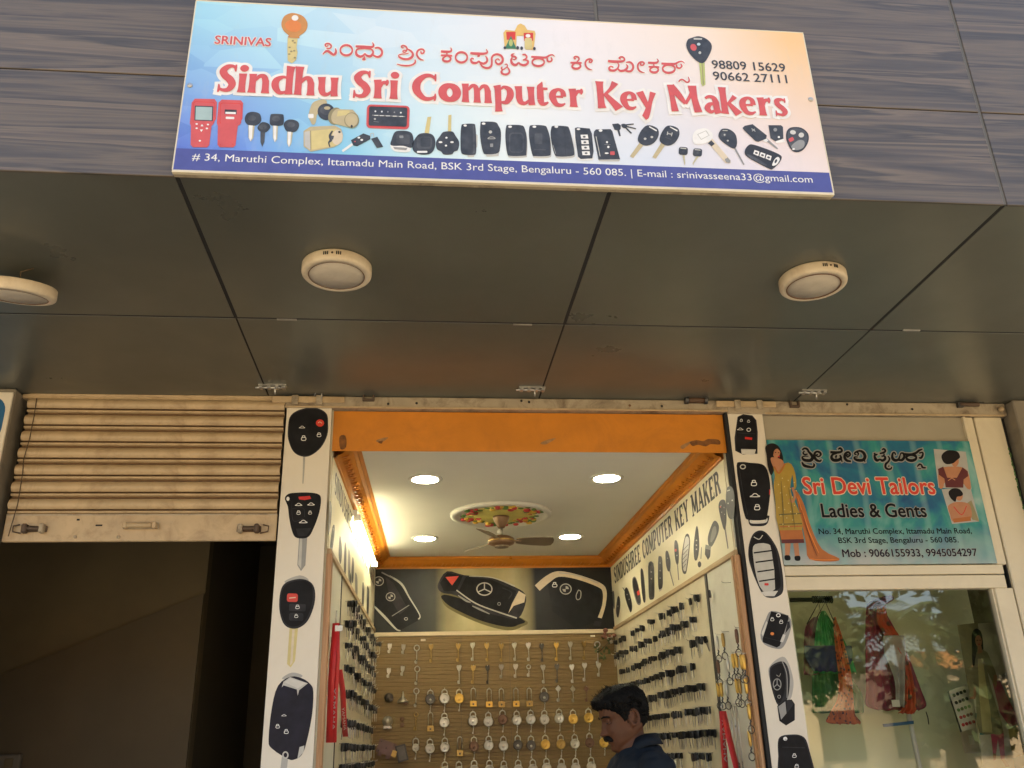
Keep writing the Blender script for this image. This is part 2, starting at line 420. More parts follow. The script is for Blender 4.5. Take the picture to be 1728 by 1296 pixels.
# small bright hinge plates let into the long joint, and tower bolts by the shop fronts
for px, py in ((484, 539), (882, 547.5), (1538, 557)):
    p = onz(px, py, S); MB().box((p.x-.037, p.y-.0045, S-.0035), (p.x+.037, p.y+.0045, S+.002), 'zinc', .001).done('hinge_plate', can)
for px, py in ((460, 650), (898, 654), (1373, 659)):
    p = onz(px, py, S); e = MB()
    e.box((p.x-.062, p.y-.013, S-.006), (p.x+.062, p.y+.013, S+.001), 'zinc', .001)
    e.tube([(p.x-.075, p.y, S-.012), (p.x+.05, p.y, S-.012)], .006, 'steel')
    for dx in (-.05, -.015, .02, .05): e.box((p.x+dx-.008, p.y-.016, S-.018), (p.x+dx+.008, p.y+.016, S-.005), 'zinc', .003)
    e.tube([(p.x+.012, p.y, S-.012), (p.x+.012, p.y+.012, S-.04)], .004, 'steel')
    e.done('tower_bolt', can)

# the shop building behind and above
bld = thing('shop_building', 'flat-roofed shop building that carries the canopy', 'building', (.5, 6, 3.4))
MB().box((-6, 4.7, 3.35), (7, 12, 4.3), 'house_wall').done('upper_storey', bld)
MB().box((-6.2, 4.7, 4.301), (7.2, 12.2, 4.48), 'house_wall').done('roof_slab', bld)
MB().box((-6, 12, -.1), (7, 12.2, 4.3), 'house_wall').done('rear_wall', bld)
MB().box((-6.2, 3.9, -.1), (-3.4, 12, 3.34), 'house_wall').done('side_wall', bld)
MB().box((5.0, 3.9, -.1), (7.2, 12, 3.34), 'house_wall').done('side_wall', bld)
MB().box((-3.4, 3.97, .0), (5.0, 12, .17), 'concrete_floor').done('floor', kind='structure')

# ---- across the road
ob = thing('house', 'sunlit tan house with orange balcony parapets across the road', 'house', (5.5, -24, 0))
MB().box((1.5, -30, 0), (11.5, -23, 6.6), 'house_tan').done('wall', ob)
for z in (2.9, 6.3): MB().box((1.2, -23.0, z), (11.8, -21.9, z+.95), 'house_orange').done('parapet', ob)
for x in (2.4, 5.4, 8.6):
    for z in (1.0, 4.3): MB().box((x, -22.99, z), (x+1.3, -22.94, z+1.4), 'dark_glass').done('window', ob)
h2 = thing('house', 'pale two-storey house with flat roof across the road', 'house', (-9, -22, 0))
MB().box((-20, -31, 0), (-1.5, -22, 5.6), 'house_white').done('wall', h2)
MB().box((-20.4, -31.4, 5.602), (-1.1, -21.6, 5.9), 'house_tan').done('roof', h2)
for x in (-17, -12.5, -8, -4.4):
    for z in (1.0, 3.6): MB().box((x, -21.99, z), (x+1.4, -21.94, z+1.2), 'dark_glass').done('window', h2)
h3 = thing('house', 'low tan house with an orange parapet wall behind two palms across the road', 'house', (18, -22, 0))
MB().box((12.0, -31, 0), (24, -22, 3.75), 'house_tan').done('wall', h3)
MB().box((16.6, -22.2, 3.751), (24.2, -21.8, 4.3), 'house_orange').done('parapet', h3)
for x in (13, 15.5, 18, 21): MB().box((x, -21.99, 1), (x+1.4, -21.94, 2.5), 'dark_glass').done('window', h3)
def palm(x, y, h, seed, lab):
    r = random.Random(seed); t = thing('palm_tree', lab, 'palm tree', (x, y, 0), 'palm trees across the road')
    MB().tube([(x, y, 0), (x+.2, y, h*.4), (x+.05, y, h*.8), (x, y, h)], [.22, .17, .14, .12], 'bark').done('trunk', t)
    e = MB()
    for k in range(34):
        a = 2*PI*k/34+r.uniform(-.15, .15); L = r.uniform(1.35, 1.95); up = r.uniform(-.2, 1.1); d = Vector((math.cos(a), math.sin(a), 0)); pr = None
        sd = Vector((-d.y, d.x, 0))
        P = [Vector((x, y, h))+d*(L*s)+Vector((0, 0, up*s*L-.75*L*s*s)) for s in (0, .2, .4, .6, .8, 1)]
        for i in range(5):
            for sg in (-1, 1):
                for q in (.0, .33, .66):
                    b = P[i].lerp(P[i+1], q); wd = .62*(1-(i+q)/6)+.10; tip = b+d*.25+sd*sg*wd+Vector((0, 0, -.22))
                    e.add([b, b+d*.13, tip], [(0, 1, 2)], 'palm_leaf')
    e.done('crown', t)
palm(14.0, -18.0, 4.75, 1, 'taller coconut palm standing in front of the low house with the orange parapet')
palm(16.3, -20.4, 5.0, 2, 'shorter coconut palm beside the taller one across the road')
palm(-7, -16, 6.6, 5, 'lone coconut palm in front of the pale flat-roofed house')
def tree(x, y, h, rad, n, seed, lab, lean=0):
    r = random.Random(seed); t = thing('street_tree', lab, 'tree', (x, y, 0))
    e = MB().tube([(x, y, 0), (x+.1, y, h*.3), (x-.1, y+.1, h*.6)], [.3, .22, .14], 'bark'); cl = []
    for k in range(16):
        a, b = r.uniform(0, 2*PI), r.uniform(-.5, 1); c = Vector((x+lean+rad*.75*math.cos(a)*r.uniform(.3, 1), y+rad*.75*math.sin(a)*r.uniform(.3, 1), h*.72+b*rad*.5)); cl.append(c)
        e.tube([(x, y, h*.45), Vector((x, y, h*.62)).lerp(c, .45), c], [.1, .06, .02], 'bark', 5)
    e.done('trunk', t); e = MB()
    for k in range(n):
        c = r.choice(cl)+Vector((r.gauss(0, .5), r.gauss(0, .5), r.gauss(0, .38)))*rad*.38; a = Vector((r.uniform(-1, 1), r.uniform(-1, 1), r.uniform(-1, 1))).normalized()*.16; b = a.cross(Vector((r.uniform(-1, 1), r.uniform(-1, 1), 1))).normalized()*.09
        e.add([c-a, c+b, c+a, c-b], [(0, 1, 2, 3)], 'leaf')
    e.done('crown', t)
tree(-2.6, -12.5, 7.6, 2.7, 2600, 3, 'broad leafy street tree growing at the far kerb')
tree(6.4, -9.0, 8.3, 3.0, 4200, 6, 'dense overhanging street tree opposite the tailor window', 3.4)
tree(6.5, -9.3, 4.3, 1.7, 6000, 11, 'low rounded leafy tree under the overhanging street tree')
tree(12.5, -9.6, 4.9, 1.75, 6000, 17, 'added bushy kerbside tree darkening the window reflection right of the two palms')  # added to block bright reflections in the pane over the standee
tree(10.6, -10.0, 2.8, 1.3, 2600, 23, 'low kerbside shrub in front of the taller palm')
tree(16.2, -12.5, 4.0, 2.0, 1800, 29, 'low kerbside shrub behind the bushy kerbside tree')
for z, dz in ((5.6, .5), (5.95, .4), (6.3, .6)):
    tag(MB().tube([(-30+3*k, -11, z+dz*((k-10)/10)**2) for k in range(21)], .012, 'black_plastic', 5).done('power_cable'), {5.6: 'lowest of three overhead cables along the road', 5.95: 'middle one of three overhead cables along the road', 6.3: 'highest of three overhead cables along the road'}[z], 'cable', 'overhead cables along the road')

# ------------------------------------------------------------------ the big signboard
SY = 2.19
def sign_print():
    m, t, b = nodes('sign_print'); tc = N(t, 'TexCoord'); sp = N(t, 'SeparateXYZ'); t.links.new(tc.outputs['Object'], sp.inputs[0])
    def mr(src, a, b2):
        n = N(t, 'MapRange'); n.inputs[1].default_value = a; n.inputs[2].default_value = b2; t.links.new(src, n.inputs[0]); return n.outputs[0]
    u = mr(sp.outputs[0], -.977, .977); v = mr(sp.outputs[2], .07, .60)
    top = ramp(t, u, [(0, (.27, .50, .68)), (.18, (.42, .62, .75)), (.38, (.62, .72, .80)), (.6, (.78, .74, .76)), (.82, (.80, .68, .58)), (.97, (.80, .52, .25))])
    bot = ramp(t, u, [(0, (.085, .13, .42)), (.10, (.12, .22, .55)), (.24, (.18, .44, .66)), (.36, (.50, .72, .78)), (.5, (.74, .81, .81)), (.72, (.62, .68, .78)), (.9, (.72, .66, .70)), (1, (.74, .64, .62))])
    c = mixc(t, v, bot, top)
    vo = N(t, 'TexVoronoi'); vo.inputs['Scale'].default_value = 6.5; mp = N(t, 'Mapping'); mp.inputs['Scale'].default_value = (1, .01, 1.9); mp.inputs['Rotation'].default_value = (0, .5, 0)
    t.links.new(tc.outputs['Object'], mp.inputs[0]); t.links.new(mp.outputs[0], vo.inputs['Vector'])
    fac = ramp(t, u, [(.12, (.42,)*3), (.42, (.12,)*3), (.6, (.03,)*3)])
    sh = ramp(t, N(t, 'SeparateColor').outputs[0], [(0, (.5, .6, .75)), (1, (1, 1, 1))])
    t.links.new(vo.outputs['Color'], sh.node.inputs[0])
    c = mixc(t, fac, c, sh, 'OVERLAY')
    st = ramp(t, noise(t, coords(t, (3, 3, 1)), 5, 8, .7), [(.56, (0, 0, 0)), (.75, (.25,)*3)])
    c = mixc(t, st, c, (.55, .55, .53)); t.links.new(c, b.inputs['Base Color'])
    b.inputs['Roughness'].default_value = .34; b.inputs['Specular IOR Level'].default_value = .45
    bump(t, b, noise(t, coords(t, (1.5, 1, 3)), 3, 3), .06, .02)
sign_print()
sg = thing('signboard', 'large blue and cream key maker signboard fixed on the canopy fascia', 'signboard', (.265, SY, 3.14))
MB().box((-.713, SY+.0015, 3.14), (1.243, 2.2185, 3.777), 'stained_steel', .002).done('backing_box', sg)
MB().box((-.711, SY, 3.146), (1.241, SY+.001, 3.7745), 'sign_print').done('face', sg)
e = MB()
for a, b in (((-.7135, SY-.0012, 3.1385), (1.2435, SY+.012, 3.147)), ((-.7135, SY-.0012, 3.774), (1.2435, SY+.012, 3.7785))): e.box(a, b, 'alu_cream', .001)
for a, b in (((-.7145, SY-.0010, 3.1475), (-.7105, SY+.012, 3.7735)), ((1.2405, SY-.0010, 3.1475), (1.2445, SY+.012, 3.7735))): e.box(a, b, 'alu_cream', .001)
e.done('edge_frame', sg)
for px, py in ((317, 144), (1371, 168)):
    p = ony(px, py, SY); MB().lathe((p.x+(.006 if px < 800 else -.006), SY, p.z), [(.0085, 0), (.008, .002), (.005, .004), (.001, .005)], 'zinc', 14, 'y').done('screw', sg)
SP = on_plane_y(SY)
# deep blue band with the address
P = Print(SP, base=.0004); P.poly([(303, 250), (1396.5, 291.5), (1402, 321.5), (292.5, 285.5)], 'ink_indigo')
for q in (P.mb.v,):
    zt = sum(v[2] for v in q[:2])/2; P.mb.v = [(-.7095, q[0][1], zt), (1.2395, q[0][1], zt), (1.2395, q[0][1], 3.1475), (-.7095, q[0][1], 3.1475)]
P.done('printed_band', sg)
def sl(px0, py0, px1, py1, s, caph, m, **kw):
    A, B = ony(px0, py0, SY), ony(px1, py1, SY); z = (A.z+B.z)/2; A.z = B.z = z
    return lettering(sg, s, A, B, caph, m, **kw)
def caph(px, y0, y1, Y=SY): return abs(ony(px, y0, Y).z-ony(px, y1, Y).z)
sl(324, 268.5, 1372, 310.5, '# 34, Maruthi Complex, Ittamadu Main Road, BSK 3rd Stage, Bengaluru - 560 085. | E-mail : srinivasseena33@gmail.com', caph(850, 277, 288.5), 'ink_white')
sl(362, 73, 457, 80, 'SRINIVAS', caph(400, 62, 75.5), 'ink_red', bold=.02, out='ink_white', outw=.055)
sl(1202, 116, 1326, 121, '98809 15629', caph(1260, 104.5, 118), 'ink_fob', bold=.012)
sl(1204, 135.5, 1329, 140, '90662 27111', caph(1260, 123.5, 137), 'ink_fob', bold=.012)

# flared serif capitals and lower case of the shop name, drawn as strokes in cap-height units: (x 0..1 of the letter, y, width)
G = {
'S': ([[(.93, .86, .10), (.74, .935, .13), (.45, .91, .19), (.22, .75, .25), (.36, .58, .27), (.64, .45, .28), (.80, .27, .25), (.62, .09, .19), (.30, .065, .13), (.06, .13, .09)]], [[(.93, 1.0, .05), (.90, .86, .09), (.93, .74, .04)], [(.05, .27, .04), (.08, .12, .09), (.04, -.02, .05)]]),
'C': ([[(.93, .82, .10), (.72, .925, .15), (.45, .89, .19), (.17, .66, .27), (.15, .36, .28), (.42, .10, .20), (.70, .07, .15), (.93, .16, .09)]], [[(.94, .99, .05), (.92, .86, .09), (.94, .72, .04)], [(.93, .27, .04), (.92, .12, .09), (.9, .0, .05)]]),
'K': ([], [[(.17, 1, .30), (.17, .8, .235), (.18, .2, .245), (.20, 0, .31)], [(.80, .985, .26), (.62, .75, .14), (.33, .49, .10)], [(.33, .56, .16), (.62, .27, .24), (.88, .0, .34)]]),
'M': ([], [[(.115, 1, .22), (.145, .5, .19), (.185, 0, .26)], [(.135, .97, .26), (.36, .6, .25), (.53, .30, .12)], [(.85, .95, .16), (.70, .6, .12), (.53, .30, .12)], [(.80, 1, .32), (.83, .5, .235), (.90, 0, .29)]]),
'i': ([], [[(.46, .68, .27), (.47, .5, .23), (.47, .15, .235), (.46, 0, .29)]]),
'n': ([[(.30, .44, .07), (.48, .60, .15), (.72, .60, .20), (.83, .42, .23)]], [[(.14, .68, .26), (.15, .5, .22), (.15, .15, .23), (.145, 0, .28)], [(.83, .46, .225), (.845, .15, .23), (.85, 0, .28)]]),
'd': ([[(.74, .58, .08), (.5, .625, .13), (.20, .50, .23), (.16, .28, .25), (.36, .07, .18), (.60, .07, .12), (.74, .15, .06)]], [[(.86, 1.03, .30), (.83, .8, .24), (.83, .2, .23), (.84, .0, .27)]]),
'h': ([[(.30, .44, .07), (.48, .60, .15), (.72, .60, .20), (.83, .42, .23)]], [[(.16, 1.03, .30), (.15, .8, .24), (.15, .15, .23), (.145, 0, .28)], [(.83, .46, .225), (.845, .15, .23), (.85, 0, .28)]]),
'u': ([[(.16, .25, .23), (.25, .09, .21), (.50, .065, .14), (.72, .19, .06)]], [[(.13, .68, .27), (.155, .5, .22), (.16, .22, .23)], [(.83, .68, .28), (.84, .5, .22), (.85, .15, .22), (.87, 0, .24)]]),
'r': ([[(.46, .40, .07), (.60, .57, .14), (.90, .585, .15)]], [[(.24, .68, .27), (.27, .5, .23), (.28, .15, .235), (.28, 0, .29)], [(.93, .69, .06), (.92, .58, .12), (.88, .47, .04)]]),
'o': ('O', []),
'm': ([[(.20, .44, .06), (.32, .60, .14), (.44, .60, .17), (.505, .44, .21)], [(.58, .44, .06), (.70, .60, .14), (.83, .60, .18), (.89, .42, .22)]], [[(.09, .68, .25), (.10, .5, .21), (.10, .15, .22), (.095, 0, .27)], [(.505, .46, .21), (.51, .15, .215), (.51, 0, .26)], [(.89, .46, .215), (.895, .15, .225), (.90, 0, .27)]]),
'p': ([[(.34, .53, .06), (.52, .63, .13), (.80, .54, .22), (.85, .33, .25), (.66, .09, .19), (.42, .06, .12), (.30, .10, .06)]], [[(.14, .68, .27), (.19, .5, .22), (.20, -.1, .22), (.22, -.28, .27)]]),
't': ([[(.30, .22, .24), (.38, .09, .21), (.62, .06, .15), (.94, .13, .06)]], [[(.32, .68, .22), (.30, .5, .235), (.30, .22, .24)], [(.50, .88, .02), (.30, .70, .20), (.06, .60, .06)], [(.15, .62, .12), (.92, .625, .10)]]),
'e': ([[(.24, .355, .09), (.62, .365, .09), (.80, .37, .13)], [(.84, .37, .20), (.80, .55, .18), (.54, .63, .13), (.22, .52, .22), (.15, .32, .25), (.34, .09, .20), (.66, .05, .14), (.93, .12, .05)]], []),
'y': ([], [[(.15, .68, .28), (.34, .4, .22), (.52, .10, .15)], [(.88, .68, .22), (.70, .35, .15), (.52, .02, .20), (.36, -.22, .24), (.26, -.28, .22)]]),
'a': ([[(.10, .55, .10), (.35, .625, .13), (.64, .58, .19), (.76, .42, .24)], [(.66, .37, .10), (.34, .33, .17), (.16, .18, .22), (.34, .05, .16), (.60, .10, .08)]], [[(.76, .44, .24), (.77, .15, .24), (.85, .0, .27)]]),
'k': ([], [[(.19, 1.0, .30), (.19, .8, .24), (.19, .15, .24), (.18, 0, .29)], [(.78, .67, .20), (.55, .50, .12), (.36, .37, .09)], [(.38, .44, .14), (.64, .2, .22), (.86, .0, .32)]]),
's': ([[(.86, .58, .07), (.62, .635, .12), (.30, .58, .20), (.30, .44, .21), (.60, .30, .22), (.76, .17, .21), (.55, .05, .13), (.12, .09, .08)]], [[(.87, .69, .04), (.86, .58, .07), (.85, .50, .03)], [(.10, .21, .03), (.12, .10, .07), (.08, -.01, .04)]]),
}
def serif(parent, spec, cap, m, out, fn, base):
    """spec: (letter, world x0, x1, z of the foot)"""
    for grow, mm, lb in ((.20, out, 0), (0, m, .0018)):
        mb = MB(); k = 0
        for ch, x0, x1, z in spec:
            wd = (x1-x0)/cap; P = Print(lambda a, b, h: fn(x0+a*cap, z+b*cap, h), base=base+lb, step=.0002); P.mb = mb; P.k = (k % 3)*2.9
            sm, straight = G[ch]
            if sm == 'O':
                c = [(wd*.5+wd*.365*math.cos(t*PI/8), .33+.255*math.sin(t*PI/8), .175+.075*abs(math.cos(t*PI/8))) for t in range(16)]
                P.stroke(c, mm, closed=True, grow=grow, n=2)
            else:
                for s in sm: P.stroke([(x*wd, y, w2*.84) for x, y, w2 in s], mm, grow=grow)
                for s in straight: P.stroke([(x*wd, y, w2*.86) for x, y, w2 in s], mm, grow=grow, n=3)
            if ch == 'i': P.poly(ell(wd*.55, .87, .125+grow/2, .125+grow/2), mm)
            k += 1
        mb.done('lettering', parent)
spec = []
A0, B0 = ony(367, 153.5, SY), ony(1332, 199, SY); zb = (A0.z+B0.z)/2
def lt(ox, oy, sc, row):
    for ch, a, b in row:
        f = (ox+(a+b)/2*sc-367)/965; y = 153.5+45.5*f
        spec.append((ch, ony(ox+a*sc, y, SY).x, ony(ox+b*sc, y, SY).x, zb))
lt(355, 95, .19965, [('S', 58, 208), ('i', 225, 305), ('n', 325, 488), ('d', 515, 690), ('h', 715, 870), ('u', 912, 1068), ('S', 1205, 1350), ('r', 1380, 1500), ('i', 1515, 1588)])
lt(680, 115, .19097, [('C', 88, 300), ('o', 325, 500), ('m', 528, 778), ('p', 810, 975), ('u', 1003, 1160), ('t', 1185, 1292), ('e', 1305, 1445), ('r', 1475, 1595)])
lt(995, 125, .19965, [('K', 62, 275), ('e', 275, 405), ('y', 412, 568), ('M', 672, 945), ('a', 980, 1110), ('k', 1115, 1285), ('e', 1285, 1415), ('r', 1438, 1545), ('s', 1570, 1685)])
serif(sg, spec, caph(640, 121.5, 168.5)*.98, 'ink_red', 'ink_white', lambda x, z, h: Vector((x, SY-h, z)), .0005)

# Kannada line, traced stroke by stroke
def el(cx, cy_, a, b, w0, n=14): return [(cx+a*math.cos(2*PI*k/n), cy_+b*math.sin(2*PI*k/n), w0*(.8+.35*abs(math.sin(2*PI*k/n)))) for k in range(n)]
KN = [((530, 50, .11574), [[(208, 225, 12), (190, 242, 16), (168, 238, 20), (165, 215, 20), (190, 203, 22), (225, 208, 24), (250, 238, 22), (235, 268, 20), (205, 275, 18), (180, 268, 14)],
  [(128, 358, 14), (165, 320, 26), (200, 312, 34), (240, 337, 36), (280, 365, 32), (308, 350, 34), (320, 315, 26), (310, 272, 12)], 'c470,300,88,75,28',
  [(605, 243, 28), (700, 248, 36), (790, 255, 36), (850, 250, 30), (868, 225, 24), (850, 185, 8)], [(740, 275, 14), (640, 282, 24), (612, 320, 26), (622, 365, 36), (670, 392, 34), (715, 378, 28), (740, 345, 14)],
  [(740, 345, 14), (765, 375, 28), (815, 388, 36), (850, 360, 30), (860, 320, 24), (830, 285, 22), (740, 272, 20)], [(736, 385, 6), (732, 415, 34), (728, 432, 52), (728, 447, 34)],
  [(885, 270, 20), (930, 262, 26), (975, 285, 28), (992, 330, 28), (975, 375, 32), (930, 398, 30), (885, 385, 26), (855, 365, 18)],
  [(1310, 262, 12), (1285, 265, 16), (1275, 243, 20), (1300, 232, 22), (1335, 245, 24), (1355, 275, 22), (1345, 300, 18), (1305, 300, 16)], [(1300, 300, 14), (1298, 325, 18), (1330, 327, 16), (1355, 305, 12)],
  [(1355, 280, 18), (1410, 310, 26), (1440, 355, 30), (1425, 400, 36), (1370, 428, 32), (1300, 425, 30), (1245, 400, 26), (1237, 370, 16), (1280, 355, 14), (1330, 354, 14), (1380, 342, 12)],
  [(1210, 503, 12), (1280, 520, 20), (1370, 525, 24), (1440, 508, 22), (1475, 475, 24), (1470, 435, 14)], [(1555, 315, 18), (1565, 345, 22), (1595, 340, 20), (1605, 312, 22), (1585, 288, 24), (1545, 287, 24), (1510, 312, 26), (1497, 355, 26), (1515, 400, 26), (1550, 432, 24), (1600, 446, 8)]]),
 ((730, 60, .12731), [[(110, 210, 30), (180, 215, 34), (232, 212, 26), (250, 192, 20), (240, 158, 8)], [(110, 262, 22), (185, 262, 26), (260, 268, 22)], [(188, 222, 18), (190, 262, 16)],
  [(190, 268, 14), (150, 290, 22), (135, 315, 24), (160, 338, 30), (205, 342, 28), (235, 322, 24), (235, 290, 22), (195, 268, 14)], 'c382,288,78,68,26',
  [(500, 232, 28), (590, 240, 36), (680, 240, 30), (725, 222, 22), (712, 180, 8)], [(602, 255, 8), (610, 268, 40), (618, 282, 12)],
  [(545, 312, 18), (520, 300, 18), (508, 325, 24), (530, 358, 32), (580, 362, 28), (615, 335, 16)], [(615, 335, 16), (635, 360, 28), (680, 370, 30), (720, 345, 26), (722, 305, 22), (700, 270, 10)],
  [(630, 375, 14), (670, 415, 26), (730, 430, 28), (775, 405, 26), (785, 350, 24), (785, 295, 24), (810, 260, 26), (860, 248, 28), (910, 270, 28), (930, 315, 28), (915, 360, 30), (870, 380, 28), (838, 355, 22), (840, 322, 18), (868, 310, 16), (888, 330, 16)],
  [(925, 412, 12), (912, 432, 20), (932, 450, 18), (975, 425, 14), (992, 400, 14), (980, 378, 14), (955, 385, 12)], [(932, 450, 14), (912, 480, 26), (935, 510, 26), (985, 512, 26), (1018, 485, 24), (1010, 445, 20), (985, 412, 12)],
  [(1085, 240, 10), (1055, 250, 22), (1052, 270, 26), (1090, 280, 26), (1108, 300, 20), (1085, 318, 16), (1060, 310, 12)], [(1055, 285, 16), (1042, 330, 28), (1060, 375, 34), (1105, 388, 30), (1140, 355, 18)],
  [(1140, 355, 18), (1165, 380, 26), (1215, 392, 32), (1258, 370, 28), (1262, 335, 24), (1220, 322, 18), (1196, 324, 20)], [(1190, 255, 18), (1225, 252, 22), (1248, 280, 22), (1235, 308, 20), (1200, 322, 14)],
  [(1308, 280, 24), (1400, 288, 30), (1500, 290, 26), (1550, 262, 22), (1590, 255, 16), (1620, 278, 6)], 'c1400,352,80,52,26', [(1520, 298, 20), (1525, 335, 24), (1560, 345, 22), (1582, 320, 22), (1568, 288, 14)]]),
 ((950, 70, .1331), [[(168, 215, 12), (148, 220, 16), (142, 200, 18), (165, 190, 20), (198, 203, 20), (202, 232, 18), (175, 255, 14)], [(95, 268, 22), (165, 270, 28), (238, 272, 20)],
  [(165, 272, 14), (130, 290, 22), (118, 320, 24), (145, 342, 28), (190, 342, 28), (220, 320, 24), (215, 290, 20), (170, 272, 14)], [(345, 236, 16), (332, 258, 18), (355, 265, 18), (370, 240, 20), (342, 222, 22), (302, 235, 22), (283, 275, 22), (295, 320, 22), (325, 348, 20), (372, 361, 6)],
  [(570, 248, 30), (660, 255, 34), (740, 252, 28), (778, 238, 22), (770, 205, 20), (738, 195, 22), (712, 210, 18), (735, 225, 12)], [(640, 330, 16), (610, 315, 16), (585, 335, 24), (600, 362, 30), (650, 368, 28), (690, 342, 20), (708, 300, 18), (690, 268, 10)],
  [(690, 340, 16), (730, 372, 28), (790, 360, 28), (820, 318, 22), (800, 290, 10)], [(800, 265, 14), (850, 262, 24), (885, 295, 26), (888, 340, 26), (860, 375, 26), (810, 374, 24), (780, 350, 16)],
  [(990, 272, 16), (985, 295, 20), (1012, 300, 18), (1030, 275, 20), (1002, 258, 22), (965, 272, 22), (948, 310, 22), (958, 355, 22), (985, 382, 20), (1037, 396, 6)],
  [(1078, 268, 26), (1150, 272, 30), (1193, 265, 24), (1207, 245, 18), (1190, 215, 6)], [(1085, 320, 20), (1155, 320, 24), (1222, 325, 18)], [(1150, 278, 16), (1155, 320, 14)],
  [(1155, 322, 14), (1115, 340, 20), (1105, 368, 22), (1135, 390, 28), (1180, 390, 28), (1208, 365, 22), (1200, 338, 18), (1160, 322, 12)], [(1248, 278, 24), (1340, 284, 30), (1420, 282, 26), (1470, 258, 20), (1510, 252, 14), (1545, 278, 6)],
  'c1342,345,78,52,26', [(1440, 292, 18), (1445, 325, 22), (1480, 338, 20), (1507, 312, 20), (1492, 283, 14)], [(1465, 512, 12), (1495, 482, 18), (1530, 488, 18), (1565, 515, 18), (1595, 510, 20), (1600, 480, 16), (1585, 445, 6)]])]
def kannada(parent, fn, data, ink, out, og, base, wk=1):
    for grow, mm, lb in ((og, out, 0), (0, ink, .0011)):
        mb = MB()
        for (ox, oy, sc), strokes in data:
            P = Print(fn, ox, oy, sc, base+lb, .00007); P.mb = mb
            for k, s in enumerate(strokes):
                P.k = k % 6
                if isinstance(s, str): P.stroke(el(*map(float, s[1:].split(',')[:5])), mm, closed=True, grow=grow, n=2)
                else: P.stroke([(x, y, w2*wk) for x, y, w2 in s], mm, grow=grow)
        mb.done('lettering', parent)
kannada(sg, SP, KN, 'ink_red', 'ink_white', 24, .0005, 1.05)

# printed pictures of keys and remotes
def item(name, fn, ox, oy, sc, parts, parent, base=.0012):
    P = Print(fn, ox, oy, sc, base, .00012)
    for q in parts:
        if q[0] == 's': P.stroke(q[2], q[1], q[3] if len(q) > 3 else None)
        else: P.poly(q[1], q[0])
    return P.done(name, parent)
def it(z, name, *parts): return item(name, SP, *z, parts, sg)
Za, Zb, Zc, Zd, Z1, Z2 = (310, 150, .1794), (580, 170, .16204), (840, 195, .15046), (1060, 195, .19097), (280, 0, .33565), (840, 0, .33565)
it(Z1, 'printed_key', ('ink_gold', blob([(648, 66), (690, 82), (712, 118), (703, 155), (672, 180), (668, 192), (613, 188), (617, 178), (592, 155), (580, 122), (592, 85), (620, 68)])), ('ink_gold2', [(612, 190), (662, 194), (657, 240), (662, 262), (655, 300), (633, 318), (612, 305), (610, 240)]),
   ('ink_orange', ell(640, 130, 42, 30, 10)), ('ink_white', ell(649, 90, 17, 14)), *[('ink_olive', ell(x, y, 6, 4)) for x, y in ((648, 215), (622, 238), (645, 255), (620, 272), (648, 290), (630, 258), (638, 205))])
for dx, ex in ((0, 0), (253, 1)):
    q = [(105+dx, 92+ex*8), (290+dx, 95+ex*12), (312+dx, 125+ex*8), (305+dx, 280), (262+dx, 350), (240+dx, 530), (218+dx, 550), (85+dx, 548), (65+dx, 525), (68+dx, 350), (58+dx, 320), (75+dx, 130)]
    if ex: q = [(x-6 if x > 420 else x, y) for x, y in q]
    pr = [('ink_red', q), ('ink_rred', rrect(88+dx, 120+12*ex, 290+dx, 330, 20, 2)), ('ink_red', rrect(94+dx, 126+12*ex, 284+dx, 340, 20, 2))]
    if not ex: pr += [('ink_fob', rrect(102, 160, 276, 300, 6, 2)), ('ink_lcd', rrect(112, 170, 266, 292, 3, 2))]+[('ink_white', ell(x, y, 11, 8)) for x, y in ((122, 330), (228, 335), (122, 370), (218, 372), (152, 488))]+[('ink_white', [(172, 330), (186, 352), (158, 352)]), ('ink_white', [(166, 405), (152, 382), (182, 382)])]
    else: pr += [('ink_fob', rrect(385, 195, 498, 238, 4, 2)), ('ink_white', rrect(392, 217, 490, 236, 3, 2)), ('ink_white', rrect(395, 262, 476, 284, 8, 2))]+[('ink_rred', ell(x, y, 5, 5)) for x, y in ((345, 525), (462, 520), (345, 320))]
    it(Za, 'printed_scanner', *pr)
for hd, bl in (([(575, 270), (600, 228), (655, 215), (715, 235), (730, 290), (712, 325), (670, 345), (610, 340), (580, 312)], [(608, 342), (668, 345), (655, 460), (630, 495), (610, 460)]),
               ([(700, 350), (740, 312), (795, 325), (815, 360), (790, 395), (760, 410), (720, 400), (695, 375)], [(722, 402), (766, 408), (758, 500), (738, 545), (722, 500)]),
               ([(815, 250), (840, 235), (925, 238), (940, 255), (940, 325), (910, 345), (835, 345), (810, 325)], [(838, 345), (886, 347), (880, 470), (858, 500), (840, 465)]),
               ([(940, 335), (970, 295), (1025, 288), (1075, 310), (1085, 350), (1060, 395), (1015, 408), (965, 395)], [(975, 402), (1026, 405), (1012, 510), (990, 550), (972, 510)])):
    cx = sum(p[0] for p in hd)/len(hd); c2 = sum(p[1] for p in hd)/len(hd)
    it(Za, 'printed_key', ('ink_blade' if hd[0][0] != 700 else 'ink_fob2', bl), ('ink_fob', blob(hd)), ('ink_fob2', ell(cx-8, c2-10, 38, 26)), ('ink_white', [(p[0]*.6+bl[0][0]*.4+6, p[1]) for p in bl]) if hd[0][0] != 700 else ('ink_fob', ell(cx, c2, 8, 8)))
